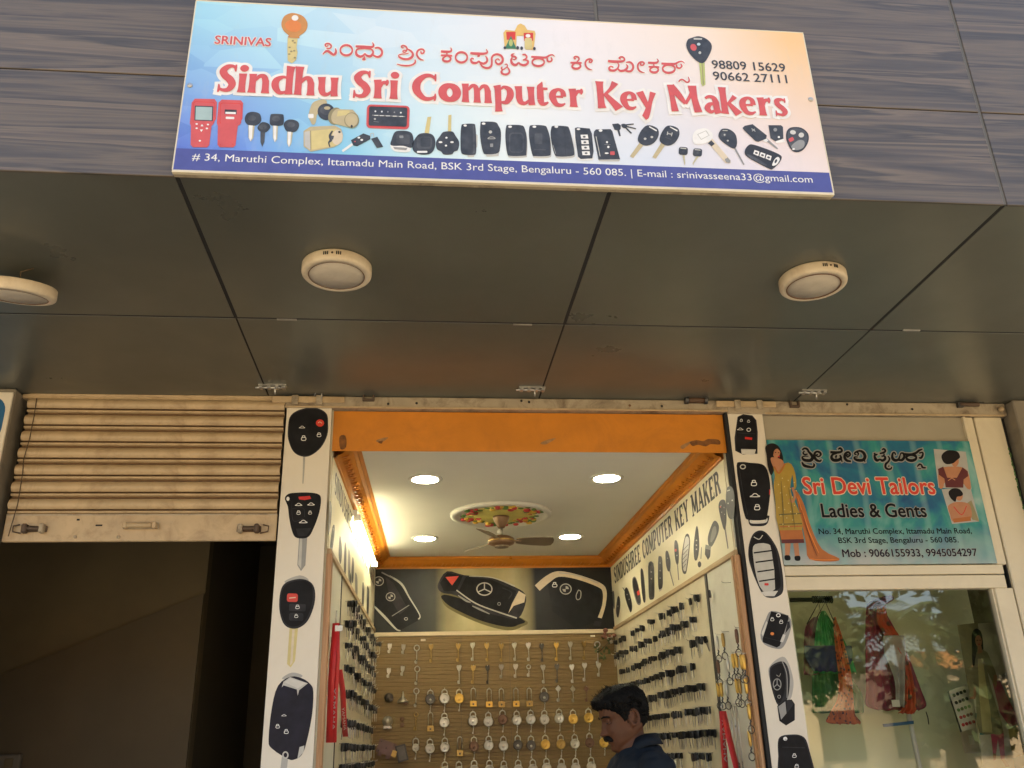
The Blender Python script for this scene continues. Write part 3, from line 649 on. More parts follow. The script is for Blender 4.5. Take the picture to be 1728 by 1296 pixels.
it(Za, 'printed_lock', ('ink_tan', blob([(1185, 200), (1215, 130), (1290, 100), (1345, 115), (1330, 180), (1260, 230), (1240, 320), (1210, 335), (1190, 300), (1175, 260)])), ('ink_white', rrect(1170, 235, 1222, 275, 8)), ('ink_fob', ell(1340, 215, 82, 78, 20)), ('ink_fob2', ell(1330, 205, 48, 38, 20)), ('ink_tan', ell(1350, 180, 30, 16)),
   ('ink_olive', ell(1425, 255, 65, 82, 20)), ('ink_tan', ell(1445, 258, 55, 74, 20)), ('ink_tan', [(1440, 190), (1590, 195), (1640, 250), (1640, 320), (1580, 370), (1430, 330)]), ('ink_gold2', [(1450, 205), (1560, 200), (1560, 240), (1440, 260)]), ('ink_olive', ell(1580, 295, 70, 74)), ('ink_tan', ell(1578, 292, 60, 64)), ('ink_fob3', ell(1580, 352, 10, 14)))
it(Za, 'printed_lock', ('ink_tan', [(1128, 395), (1190, 355), (1420, 345), (1480, 375), (1498, 430), (1485, 500), (1420, 545), (1195, 590), (1128, 540)]), ('ink_gold2', [(1195, 395), (1440, 372), (1450, 530), (1200, 572)]), ('ink_lgrey', [(1135, 405), (1185, 395), (1192, 575), (1138, 535)]), ('s', 'ink_olive', [(1195, 392), (1197, 575)], 6),
   ('ink_cream', ell(1445, 455, 52, 72, 8)), ('s', 'ink_fob', [(1400, 395, 14), (1375, 440, 22), (1385, 480, 26), (1365, 505, 14), (1375, 545, 12)]), ('s', 'ink_fob2', [(1400, 440, 30), (1395, 475, 20)]), ('ink_fob', ell(1465, 405, 12, 10)))
it(Zb, 'printed_remote', ('ink_red', rrect(238, 45, 685, 292, 42, 2)), ('ink_rred', rrect(256, 58, 666, 274, 24, 2)), ('ink_fob', rrect(262, 64, 660, 266, 20, 2)), *[('ink_white', ell(x, y, 9, 9)) for x, y in ((330, 110), (397, 113), (595, 124))], *[('ink_grey', ell(x, y, 8, 8)) for x, y in ((460, 115), (528, 120))],
   ('s', 'ink_grey', [(298, 150), (640, 165)], 9), *[('ink_white', rrect(x, 148+(x-298)*.04, x+42, 156+(x-298)*.04, 3)) for x in (318, 375, 440, 510, 580)], ('ink_lgrey', ell(325, 190, 11, 10)), ('s', 'ink_grey', [(310, 215), (365, 222)], 4))
it(Zb, 'printed_key', ('ink_white', [(-20, 515), (85, 440), (98, 462), (-8, 535)]), ('ink_fob', [(75, 410), (205, 340), (275, 365), (278, 400), (140, 474), (100, 465)]), *[('ink_white', ell(x, y, 14, 10)) for x, y in ((158, 384), (188, 408))], ('ink_red', ell(117, 425, 8, 7)))
it(Zb, 'printed_tag', ('s', 'ink_lgrey', [(285, 375), (280, 345), (310, 340), (312, 375)], 6), ('ink_fob', [(285, 395), (350, 375), (412, 480), (345, 494)]))
it(Zb, 'printed_key', ('ink_white', blob([(490, 455), (600, 460), (690, 480), (690, 525), (620, 536), (520, 520)])), ('ink_fob', blob([(500, 400), (530, 330), (580, 312), (670, 318), (715, 350), (728, 430), (705, 490), (620, 470), (495, 465)])), ('ink_fob2', rrect(548, 350, 690, 450, 22)), ('ink_grey', rrect(580, 362, 622, 388, 6)), ('ink_grey', [(515, 480), (665, 490), (650, 515), (530, 505)]))
it(Zb, 'printed_key', ('ink_gold2', [(842, 335), (872, 170), (912, 165), (888, 338)]), ('ink_fob', blob([(740, 400), (790, 345), (880, 338), (935, 365), (955, 430), (940, 510), (890, 555), (790, 558), (725, 520), (715, 450)])), ('ink_fob2', rrect(760, 372, 920, 500, 30)), ('ink_fob', rrect(800, 385, 905, 480, 20)), ('ink_white', rrect(762, 522, 872, 542, 9)))
it(Zb, 'printed_key', ('ink_gold2', [(1085, 320), (1090, 150), (1122, 145), (1118, 320)]), ('ink_fob', blob([(1040, 325), (1130, 320), (1165, 365), (1202, 430), (1190, 510), (1150, 530), (1125, 558), (1045, 560), (1015, 530), (970, 500), (962, 430), (1005, 365)])), *[('ink_white', ell(x, y, w_, 10)) for x, y, w_ in ((1070, 385, 12), (1008, 431, 20), (1128, 431, 18), (1065, 467, 12))])
it(Zb, 'printed_remote', ('ink_lgrey', [(1370, 340), (1395, 360), (1390, 480), (1372, 500)]), ('ink_lgrey', rrect(1290, 555, 1360, 584, 10)), ('ink_fob', blob([(1225, 265), (1250, 243), (1350, 240), (1372, 270), (1380, 420), (1378, 540), (1350, 565), (1255, 560), (1222, 530), (1216, 400)])), ('ink_fob2', [(1345, 255), (1362, 265), (1370, 540), (1345, 552)]), ('ink_white', ell(1265, 258, 17, 11)))
it(Zb, 'printed_remote', ('ink_lgrey', [(1470, 545), (1620, 530), (1612, 575), (1490, 580)]), ('ink_fob', blob([(1425, 235), (1450, 218), (1575, 222), (1612, 260), (1638, 330), (1630, 480), (1605, 545), (1490, 558), (1450, 530), (1422, 380)])), ('ink_white', ell(1457, 238, 19, 12)), ('ink_lgrey', ell(1528, 325, 18, 16)), ('s', 'ink_lgrey', [(1500, 392), (1525, 378), (1560, 380), (1575, 395), (1500, 396)], 6), ('ink_grey', rrect(1525, 446, 1556, 482, 5)))
for pts, ins in (([(95, 120), (130, 105), (260, 108), (300, 140), (325, 250), (322, 420), (300, 450), (140, 452), (105, 420), (85, 250)], 1), ([(355, 130), (390, 107), (520, 112), (555, 145), (585, 250), (595, 410), (570, 452), (420, 455), (385, 430), (352, 250)], 2), ([(600, 140), (630, 115), (770, 120), (800, 145), (830, 250), (858, 400), (840, 450), (690, 460), (635, 430), (595, 250)], 3)):
    cx = sum(p[0] for p in pts)/len(pts); pr = [('ink_lgrey', blob([(x+6, y+18) for x, y in pts])), ('ink_fob', blob(pts))]
    if ins == 1: pr += [('ink_fob2', rrect(125, 190, 290, 415, 40)), ('ink_fob', rrect(140, 205, 280, 405, 34))]
    if ins == 2: pr += [('ink_fob2', rrect(412, 200, 500, 320, 16)), ('s', 'ink_fob2', [(410, 380), (540, 385)], 10)]
    if ins == 3: pr += [('s', 'ink_grey', [(618, 330), (650, 430)], 8), ('s', 'ink_fob3', [(750, 130), (760, 440)], 4)]
    it(Zc, 'printed_remote', *pr, ('ink_white', ell(cx-68 if ins != 2 else cx-62, 125, 21, 13)))
it(Zc, 'printed_remote', ('ink_white', [(860, 160), (885, 470), (1060, 488), (1075, 460), (1070, 500), (900, 500), (845, 250)]), ('ink_fob', [(865, 140), (890, 132), (1030, 145), (1055, 200), (1075, 400), (1060, 480), (930, 488), (900, 460), (870, 250)]), *[('ink_white', [(928+k*5, 215+k*62), (1008+k*7, 213+k*62), (1016+k*7, 258+k*62), (935+k*5, 258+k*62)]) for k in range(4)], *[('ink_fob2', ell(970+k*7, 238+k*61, 16, 10)) for k in range(4)], ('ink_white', ell(905, 152, 20, 11)))
it(Zc, 'printed_remote', ('ink_lgrey', [(1120, 480), (1372, 495), (1360, 512), (1140, 510)]), ('ink_fob', [(1080, 180), (1100, 155), (1265, 152), (1285, 175), (1372, 490), (1130, 495), (1075, 220)]), ('s', 'ink_lgrey', [(1102, 235), (1148, 458)], 9), ('ink_white', ell(1153, 168, 21, 14)), ('ink_white', ell(1225, 298, 12, 12)), ('ink_white', ell(1240, 352, 13, 13)), ('s', 'ink_grey', [(1195, 325), (1265, 325)], 4), ('ink_white', ell(1222, 422, 22, 9)), ('ink_red', rrect(1260, 402, 1312, 442, 8)))
it(Zc, 'printed_keyring', ('ink_fob', [(1282, 95), (1350, 88), (1380, 110), (1378, 150), (1365, 165), (1380, 230), (1362, 232), (1340, 165), (1310, 160)]), ('ink_fob', blob([(1385, 100), (1420, 92), (1450, 110), (1440, 140), (1400, 135)])), ('s', 'ink_fob', [(1425, 105), (1525, 95)], 14), ('s', 'ink_fob', [(1430, 118), (1550, 148)], 14), ('s', 'ink_fob', [(1425, 125), (1500, 200)], 16))
for dx in (0, 192):
    ex = dx/192
    it(Zd, 'printed_key', ('ink_tan', [(100+dx, 240), (135+dx, 262), (45+dx+8*ex, 375+5*ex), (15+dx+6*ex, 360+8*ex)]), ('ink_fob', blob([(170+dx*.95, 85+4*ex), (255+dx*.95, 110), (270+dx*.95, 170), (235+dx*.95, 235), (175+dx*.98, 265), (120+dx, 255), (85+dx, 215), (110+dx, 140)])), ('ink_white', [(188+dx*.95, 93+3*ex), (255+dx*.95, 130), (250+dx*.95, 140), (184+dx*.95, 102)]),
       *([('ink_lgrey', ell(150, 205, 12, 10)), ('ink_lgrey', ell(210, 190, 12, 10))] if not dx else [('s', 'ink_lgrey', [(350, 142), (345, 172)], 8), ('s', 'ink_lgrey', [(390, 150), (382, 182)], 8), ('s', 'ink_lgrey', [(348, 158), (386, 166)], 8), ('s', 'ink_fob2', [(325, 190), (380, 212)], 7)]))
for cx, cyy, tip in ((487, 312, (500, 442)), (613, 325, (575, 442))):
    it(Zd, 'printed_key', ('ink_blade', [(cx-9, cyy+34), (cx+12, cyy+36), (tip[0]+5, tip[1]-20), tip, (tip[0]-6, tip[1]-22)]), ('ink_fob', rrect(cx-40, cyy-34, cx+40, cyy+36, 20, 4)), ('ink_lgrey', rrect(cx-26, cyy-27, cx+28, cyy-18, 4, 6)), ('ink_fob2', ell(cx+4, cyy+4, 15, 12)))
it(Zd, 'printed_key', ('ink_cream', [(705, 235), (745, 205), (905, 395), (905, 420), (860, 418)]), ('ink_white', blob([(570, 185), (600, 130), (680, 112), (740, 150), (745, 195), (705, 235), (640, 255), (580, 245)])), ('ink_lgrey', [(610, 165), (690, 130), (720, 175), (645, 215)]), ('ink_white', [(618, 168), (686, 138), (712, 174), (647, 207)]), ('ink_fob', [(705, 245), (735, 218), (765, 250), (738, 272)]), ('ink_grey', [(855, 385), (880, 370), (905, 400), (895, 420), (865, 412)]))
it(Zd, 'printed_key', ('ink_grey', [(935, 290), (948, 282), (1028, 430), (1020, 440)]), ('ink_fob', blob([(800, 160), (830, 118), (890, 120), (945, 160), (962, 220), (955, 275), (925, 290), (850, 245), (805, 200)])), ('ink_fob2', ell(845, 170, 26, 22, 30)), ('ink_lgrey', ell(852, 170, 8, 8)), ('ink_lgrey', ell(880, 222, 9, 8)), ('ink_lgrey', [(835, 128), (880, 130), (878, 136), (835, 135)]))
it(Zd, 'printed_key', ('ink_grey', [(1205, 215), (1225, 200), (1325, 290), (1318, 298)]), ('ink_white', [(1190, 215), (1215, 195), (1240, 220), (1215, 240)]), ('ink_fob', [(1012, 110), (1030, 90), (1100, 76), (1225, 175), (1220, 205), (1150, 232), (1125, 225), (1025, 130)]), ('s', 'ink_lgrey', [(1090, 115), (1125, 140)], 6), ('s', 'ink_lgrey', [(1118, 118), (1095, 138)], 6))
it(Zd, 'printed_tag', ('ink_white', [(1295, 215), (1375, 205), (1385, 235), (1310, 245)]), ('ink_fob', [(1240, 85), (1350, 85), (1368, 100), (1372, 205), (1300, 228), (1258, 200)]), ('ink_grey', ell(1300, 125, 16, 16)), ('ink_white', ell(1332, 190, 10, 9)))
it(Zd, 'printed_remote', ('ink_fob3', blob([(1400, 145), (1440, 105), (1530, 108), (1590, 160), (1592, 230), (1550, 300), (1490, 325), (1440, 300), (1400, 220)])), ('ink_fob2', blob([(1412, 148), (1446, 116), (1526, 118), (1580, 165), (1580, 228), (1542, 290), (1490, 312), (1448, 290), (1412, 218)])), ('ink_silver', ell(1456, 148, 26, 19, 10)), ('ink_silver', ell(1530, 172, 24, 22)), ('ink_red', rrect(1420, 195, 1464, 228, 8, -30)), ('ink_grey', blob([(1440, 275), (1500, 220), (1555, 225), (1550, 280), (1490, 305)])), ('ink_white', ell(1462, 296, 12, 8)))
it(Zd, 'printed_remote', ('ink_lgrey', [(1260, 430), (1350, 375), (1340, 420), (1300, 455), (1265, 455)]), ('ink_fob3', blob([(1030, 320), (1060, 265), (1120, 260), (1330, 340), (1352, 390), (1280, 470), (1230, 462), (1060, 370)])), ('ink_fob2', blob([(1050, 340), (1110, 362), (1220, 430), (1200, 440), (1080, 375)])), *[('ink_white', [(1118+k*54, 303+k*20), (1160+k*54, 318+k*20), (1150+k*54, 358+k*20), (1105+k*54, 338+k*20)]) for k in range(3)], *[('ink_fob2', ell(1133+k*54, 330+k*20, 13, 9, 20)) for k in range(3)], ('ink_white', blob([(1295, 385), (1325, 365), (1340, 390), (1310, 435), (1272, 440)])), ('ink_fob', ell(1305, 403, 10, 18, 25)))
# the key standing by the telephone numbers, and the little shrine picture at the top
it(Z2, 'printed_key', ('ink_lgreen', [(1012, 312), (1040, 315), (1044, 425), (1030, 434), (1022, 420)]), ('s', 'ink_olive', [(1027, 318), (1034, 425)], 4), ('ink_fob', blob([(975, 190), (1010, 182), (1050, 196), (1075, 225), (1070, 262), (1040, 312), (1008, 312), (965, 270), (948, 230), (955, 200)])), ('ink_lgrey', [(985, 190), (1028, 192), (1026, 200), (985, 199)]), ('ink_red', ell(984, 238, 15, 18, -30)), ('ink_sky_ink', ell(1010, 222, 9, 7)), ('ink_lgrey', ell(1016, 265, 7, 7)))
it(Z2, 'printed_shrine', ('ink_yellow', [(28, 165), (40, 150), (85, 155), (100, 125), (115, 118), (135, 128), (148, 150), (185, 155), (190, 170), (180, 250), (140, 248), (135, 180), (95, 180), (92, 246), (35, 244)]), ('ink_rred', [(42, 160), (90, 160), (88, 200), (45, 200)]), ('ink_rred', [(130, 165), (178, 165), (178, 205), (132, 205)]), ('ink_green', [(66, 180), (95, 246), (35, 244)]), ('ink_gold2', rrect(135, 190, 172, 248, 10)), ('ink_white', ell(152, 180, 12, 9)), ('ink_lgreen', ell(66, 215, 10, 18)), ('ink_fob', ell(36, 240, 7, 7)), ('ink_fob', ell(100, 240, 7, 9)), ('ink_fob', ell(120, 242, 7, 9)), ('ink_fob', ell(184, 244, 7, 8)))

# ------------------------------------------------------------------ shop fronts: piers, lintel, shutter, pillars
W = 3.95
for nm, a, b, lab in (('pier', (-3.39, 3.88, 0), (-1.80, 4.02, 3.148), 'grey-brown pier carrying the blue board beside the roller shutter'), ('pier', (2.925, 3.88, 0), (3.3, 4.6, 3.148), 'grey-brown pier beside the tailor shop window')):
    tag(MB().box(a, b, 'pier_paint', .006).done(nm), lab, 'pier')
bb = thing('wall_board', 'blue board with white edge on the pier left of the roller shutter', 'sign', (-2.05, 3.87, 2.8))
MB().box((-2.4, 3.868, 2.45), (-1.803, 3.879, 3.125), 'vinyl_white', .002).done('backing', bb)
P = Print(on_plane_y(3.868))
def rz(x0, z0, x1, z1, r): return [Vector((x, 3.8675, z)) for x, z in rrect(x0, z0, x1, z1, r, n=6)]
e = MB()
for k, pts in enumerate((rz(-2.38, 2.885, -1.822, 3.105, .07), rz(-2.38, 2.48, -1.815, 2.872, .03))): e.add(pts, [list(range(len(pts)))], 'blue_board')
c = [Vector((-1.905+.055*math.cos(a*PI/12), 3.8668, 2.985+.06*math.sin(a*PI/12))) for a in range(24)]; e.add(c, [list(range(24))], 'vinyl_white')
c = [Vector((-1.905+.047*math.cos(a*PI/12), 3.8661, 2.985+.052*math.sin(a*PI/12))) for a in range(24)]; e.add(c, [list(range(24))], 'ink_red')
c = [Vector((-1.905+.040*math.cos(a*PI/12), 3.8654, 2.985+.045*math.sin(a*PI/12))) for a in range(24)]; e.add(c, [list(range(24))], 'blue_board')
e.done('printed_face', bb)

ln = thing('lintel', 'stained cream steel lintel with old latches above the shop openings', 'lintel', (.5, 3.95, 3.1))
MB().box((-1.798, 3.945, 3.128), (-.63, 4.0, 3.149), 'cream_steel', .003).done('rail', ln)
MB().box((-.63, 3.935, 3.092), (1.475, 4.0, 3.149), 'stained_steel', .004).done('rail', ln)
MB().box((1.475, 3.935, 3.082), (2.92, 4.0, 3.149), 'stained_steel', .004).done('rail', ln)
MB().box((-.63, 3.928, 3.089), (1.475, 3.936, 3.098), 'cream_steel', .002).done('flange', ln)
MB().box((1.66, 3.928, 3.078), (2.90, 3.936, 3.087), 'cream_steel', .002).done('flange', ln)
for x0, x1 in ((-.69, -.36), (1.42, 1.72)): MB().box((x0, 3.922, 3.112), (x1, 3.934, 3.143), 'cream_steel', .003).box((x0+.09, 3.914, 3.10), (x0+.12, 3.922, 3.146), 'stained_steel', .002).box((x0+.20, 3.914, 3.10), (x0+.23, 3.922, 3.146), 'stained_steel', .002).done('guide_plate', ln)
def ux(px, py): return ony(px, py, 3.93)
for px, py, ww, mt in ((622, 672, .055, 'rust_steel'), (1340, 683, .05, 'rust_steel')):
    p = ux(px, py); MB().box((p.x-ww/2, 3.915, p.z-.016), (p.x+ww/2, 3.934, p.z-.006), mt, .002).box((p.x-ww/2, 3.915, p.z-.006), (p.x-ww/2+.009, 3.934, p.z+.018), mt, .002).box((p.x+ww/2-.009, 3.915, p.z-.006), (p.x+ww/2, 3.934, p.z+.018), mt, .002).done('bracket', ln)
p = ux(1175, 677); MB().tube([(p.x-.05, 3.918, p.z), (p.x+.05, 3.918, p.z)], .015, 'rust_steel', 10).tube([(p.x-.06, 3.918, p.z), (p.x-.045, 3.918, p.z)], .02, 'dark_steel', 10).tube([(p.x+.035, 3.918, p.z), (p.x+.05, 3.918, p.z)], .02, 'dark_steel', 10).done('shutter_lock', ln)
p = ux(1630, 684); MB().tube([(p.x-.04, 3.918, p.z), (p.x+.06, 3.918, p.z)], .011, 'rust_steel', 8).box((p.x-.05, 3.912, p.z-.014), (p.x-.02, 3.934, p.z+.012), 'dark_steel', .002).done('shutter_lock', ln)
p = ux(1690, 692); MB().ball((p.x-.01, 3.918, p.z), .014, 'cream_steel').done('knob', ln)
for px, py in ((703, 680), (655, 681), (893, 678), (880, 676), (1063, 684), (1117, 685), (1430, 682), (1540, 690)):
    p = ux(px, py); MB().lathe((p.x, 3.934, p.z), [(.006, 0), (.006, .002), (.003, .003)], 'joint_black' if px != 1063 else 'rust_line', 10, 'y').done('bolt_hole', ln)
p = ux(540, 662); MB().tube([(p.x-.02, 3.90, p.z-.03), (p.x-.01, 3.90, p.z+.01), (p.x+.012, 3.905, p.z+.012), (p.x+.01, 3.91, p.z-.04)], .002, 'zinc', 6).done('wire_loop', ln)

# rolling shutter, half raised
sh = thing('roller_shutter', 'cream steel rolling shutter pulled half way up over a dark opening', 'shutter', (-1.2, W, 2.47))
zs0 = ony(200, 868, W).z; pit = (ony(200, 698, W).z-zs0)/6; zb = ony(200, 914, W).z
prof = [(.010, 0), (.010, .0035), (-.004, .0045), (-.0085, .008), (-.0085, .0115), (-.004, .015), (.008, .0155), (.008, .0205), (-.006, .022), (-.014, .028), (-.0195, .038), (-.0185, .050), (-.013, .060), (-.004, .0675), (.008, .072), (.010, pit)]
def slat_mesh():
    e = MB(); xs = (-1.765, -.632); vs = [(x, W+y, z) for x in xs for y, z in prof]; n = len(prof)
    
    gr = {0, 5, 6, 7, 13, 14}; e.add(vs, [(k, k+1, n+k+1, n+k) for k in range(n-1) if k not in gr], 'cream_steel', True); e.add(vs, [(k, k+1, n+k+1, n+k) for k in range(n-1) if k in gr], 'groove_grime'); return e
s0 = slat_mesh().done('slat', sh); s0.location.z = zs0-sh.location.z; s0.data.transform(Matrix.Translation((0, 0, sh.location.z)))
for k in range(1, 9):
    c = s0.copy(); COL.objects.link(c); c.location.z = s0.location.z+k*pit
MB().box((-1.768, W-.006, zb), (-.630, W+.012, zs0), 'cream_steel', .003).done('bottom_rail', sh)
MB().box((-1.768, W-.0075, zs0-.006), (-.630, W-.005, zs0), 'stained_steel').done('rail_lip', sh)
for px, sgn in ((58, 1), (420, -1)):
    p = ony(px, 893, W-.01); e = MB(); y = W-.008
    e.box((p.x-.052, y-.004, p.z-.012), (p.x+.052, y+.003, p.z+.014), 'rust_steel', .002)
    e.tube([(p.x-.045, y-.016, p.z), (p.x+.045, y-.016, p.z)], .009, 'rust_steel', 10)
    for dx in (-.035, .035): e.box((p.x+dx-.011, y-.028, p.z-.02), (p.x+dx+.011, y, p.z+.02), 'rust_steel' if dx*sgn < 0 else 'stained_steel', .005)
    e.tube([(p.x-.06*sgn, y-.01, p.z+.018), (p.x-.085*sgn, y-.01, p.z+.012), (p.x-.083*sgn, y-.01, p.z-.012), (p.x-.05*sgn, y-.01, p.z-.02)], .003, 'rust_steel', 6)
    e.done('latch', sh)
p = ony(238, 888, W-.01); e = MB(); y = W-.008
e.box((p.x-.075, y-.006, p.z-.013), (p.x+.075, y+.003, p.z+.013), 'stained_steel', .003); e.tube([(p.x-.055, y-.022, p.z), (p.x+.05, y-.022, p.z)], .011, 'cream_steel', 12)
for dx in (-.062, .06): e.box((p.x+dx-.01, y-.03, p.z-.014), (p.x+dx+.01, y, p.z+.014), 'cream_steel', .004)
e.done('pull_handle', sh)
e = MB()
for px, py, a, b in ((167, 886.5, .014, .0035), (132, 877, .006, .004)): q = ony(px, py, W-.0065); e.box((q.x-a, W-.0072, q.z-b), (q.x+a, W-.004, q.z+b), 'joint_black')
e.done('lock_slot', sh)
for px, py in ((127, 906), (200, 906)): q = ony(px, py, W-.007); MB().lathe((q.x, W-.006, q.z), [(.008, 0), (.007, .003), (.002, .005)], 'stained_steel', 10, 'y').done('rivet', sh)
tag(MB().tube([ony(x, y, W-.02) for x, y in ((62, 672), (58, 700), (50, 740), (40, 775), (38, 800), (30, 850), (14, 905))], .0022, 'rope', 5).done('string'), 'thin dark string hanging down across the shutter slats', 'string')
# the unlit room behind the shutter
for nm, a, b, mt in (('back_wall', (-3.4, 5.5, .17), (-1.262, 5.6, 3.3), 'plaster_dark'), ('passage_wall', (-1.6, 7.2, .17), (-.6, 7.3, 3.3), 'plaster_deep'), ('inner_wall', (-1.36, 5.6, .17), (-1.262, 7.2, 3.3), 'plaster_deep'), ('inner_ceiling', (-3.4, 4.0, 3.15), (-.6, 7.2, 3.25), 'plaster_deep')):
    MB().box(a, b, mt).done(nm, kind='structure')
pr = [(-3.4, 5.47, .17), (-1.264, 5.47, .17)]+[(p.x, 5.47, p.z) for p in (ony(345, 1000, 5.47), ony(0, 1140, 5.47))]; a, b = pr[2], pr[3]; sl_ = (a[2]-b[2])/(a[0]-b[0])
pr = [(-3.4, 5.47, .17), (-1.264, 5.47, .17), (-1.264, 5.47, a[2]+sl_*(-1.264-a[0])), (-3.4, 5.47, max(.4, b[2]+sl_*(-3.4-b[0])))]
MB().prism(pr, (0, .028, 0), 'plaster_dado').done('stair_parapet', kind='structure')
p = ony(20, 1285, 5.46); tag(MB().box((p.x-.06, 5.43, p.z-.09), (p.x+.05, 5.469, p.z+.035), 'pier_paint', .006).box((p.x-.025, 5.424, p.z-.03), (p.x+.02, 5.43, p.z+.015), 'plaster_dark', .003).done('switch_box'), 'pale switch box on the dark wall behind the shutter', 'switch box')

# the two pillars wrapped in white printed vinyl
def lock(cx, cyy, s, op=0, ink='ink_white'):
    return [('s', ink, [(cx-s, cyy), (cx+s, cyy), (cx+s, cyy+s*1.3), (cx-s, cyy+s*1.3), (cx-s, cyy-1)], s*.35), ('s', ink, [(cx-s*.6, cyy), (cx-s*.6, cyy-s*.9), (cx+s*.6, cyy-s*.9), (cx+s*(.6 if not op else 1.1), cyy-s*.2)], s*.35)]
def car(cx, cyy, s, ink='ink_white'): return [('s', ink, [(cx-s, cyy+s*.25), (cx-s*.5, cyy), (cx-s*.2, cyy-s*.3), (cx+s*.3, cyy-s*.3), (cx+s*.6, cyy), (cx+s, cyy+s*.2), (cx+s*.3, cyy+s*.3), (cx-s, cyy+s*.27)], s*.16)]
def ring(cx, cyy, a, b, w_, ink): return ('s', ink, [(cx+a*math.cos(k*PI/8), cyy+b*math.sin(k*PI/8)) for k in range(17)], w_)
def star(cx, cyy, a, b, w_, ink): return [ring(cx, cyy, a, b, w_, ink)]+[('s', ink, [(cx, cyy), (cx+a*math.cos(t), cyy+b*math.sin(t))], w_) for t in (-PI/2, PI/6, 5*PI/6)]
def roundel(cx, cyy, r): return [('ink_fgrey', ell(cx, cyy, r, r*.92)), ring(cx, cyy, r, r*.92, r*.16, 'ink_lgrey'), ('ink_lgrey', [(cx, cyy), (cx+r*.6, cyy), (cx+r*.42, cyy-r*.42), (cx, cyy-r*.55)]), ('ink_lgrey', [(cx, cyy), (cx-r*.6, cyy), (cx-r*.42, cyy+r*.42), (cx, cyy+r*.55)])]
PY = W-.004
pL = thing('pillar', 'white vinyl pillar with four printed car keys beside the shutter', 'pillar', (-.52, W, .15))
MB().box((-.621, W, .15), (-.419, 4.04, 3.108), 'pier_paint', .002).done('shaft', pL)
MB().box((-.6225, PY, .15), (-.4175, W-.0005, 3.106), 'vinyl_white', .001).done('vinyl_sheet', pL)
pR = thing('pillar', 'white vinyl pillar with printed remotes between the key shop and tailor', 'pillar', (1.565, W, .15))
MB().box((1.480, W, .15), (1.651, 4.04, 3.108), 'pier_paint', .002).done('shaft', pR)
MB().box((1.4785, PY, .15), (1.6525, W-.0005, 3.092), 'vinyl_white', .001).done('vinyl_sheet', pR)
MB().box((1.4625, W-.0015, .15), (1.4775, 4.0, 3.09), 'joint_black').done('gap_strip', pR)
FP = on_plane_y(PY)
L1, L2, R1, R2 = (440, 660, .2469), (420, 960, .2592), (1180, 660, .2469), (1180, 960, .2592)
def ip(z, par, name, *parts): return item(name, FP, *z, parts, par, .0006)
ip(L1, pL, 'printed_key', ('s', 'ink_shade', [(297, 430, 16), (293, 540, 12), (288, 632, 7)]), ('ink_fgrey', blob([(200, 176), (248, 134), (330, 114), (404, 122), (452, 158), (460, 220), (455, 300), (412, 385), (340, 441), (278, 446), (222, 412), (188, 330), (186, 250)])), ('ink_fblack', blob([(205, 182), (250, 142), (330, 124), (400, 130), (444, 162), (453, 220), (448, 300), (408, 378), (340, 433), (280, 438), (227, 408), (194, 330), (192, 250)])), ('ink_rred', ell(405, 218, 28, 25)), *lock(293, 318, 13), *lock(398, 296, 11, 1), *car(282, 246, 20), ('s', 'ink_cream', [(392, 218), (404, 210), (418, 220)], 4))
ip(L1, pL, 'printed_key', ('ink_grey', [(262, 1000), (318, 998), (305, 1190), (275, 1230), (250, 1190)]), ('ink_lgrey', [(268, 1000), (284, 1000), (276, 1215), (256, 1185)]), ('ink_fblack', blob([(165, 735), (185, 705), (230, 695), (330, 693), (395, 705), (412, 740), (400, 830), (360, 940), (320, 1000), (245, 1003), (215, 960), (195, 870), (185, 790)])), ('ink_white', ell(186, 736, 11, 14)), ('ink_lred', [(258, 722), (335, 716), (345, 735), (300, 745), (262, 740)]), *car(258, 775, 24), *car(343, 772, 24), *lock(258, 828, 10, 1), *lock(337, 828, 9), *car(290, 892, 28), ('s', 'ink_fgrey', [(215, 745), (212, 800), (225, 888), (290, 870)], 4), ('s', 'ink_fgrey', [(212, 805), (290, 800), (300, 860)], 4), ('ink_fgrey', [(240, 940), (345, 935), (315, 990), (255, 992)]))
ip(L2, pL, 'printed_key', ('ink_shade', blob([(230, 85), (330, 42), (390, 75), (330, 110)])), ('ink_gold2', [(265, 380), (320, 380), (300, 600), (272, 642), (248, 620)]), ('ink_cream', [(282, 395), (298, 395), (284, 610), (268, 630)]), ('ink_fgrey', blob([(205, 150), (240, 90), (330, 65), (400, 85), (430, 140), (426, 230), (387, 332), (330, 382), (270, 387), (223, 352), (198, 260)])), ('ink_fblack', blob([(214, 160), (246, 100), (330, 76), (394, 92), (416, 140), (410, 230), (375, 322), (326, 368), (272, 374), (232, 342), (208, 260)])), ('ink_rred', rrect(248, 160, 318, 215, 14, 2)), ('s', 'ink_cream', [(262, 190), (304, 186)], 6), ('ink_fgrey', rrect(262, 228, 370, 275, 8, 2)), ('ink_fgrey', rrect(262, 287, 355, 338, 12, 2)), *lock(316, 245, 10, 1), *lock(308, 304, 9))
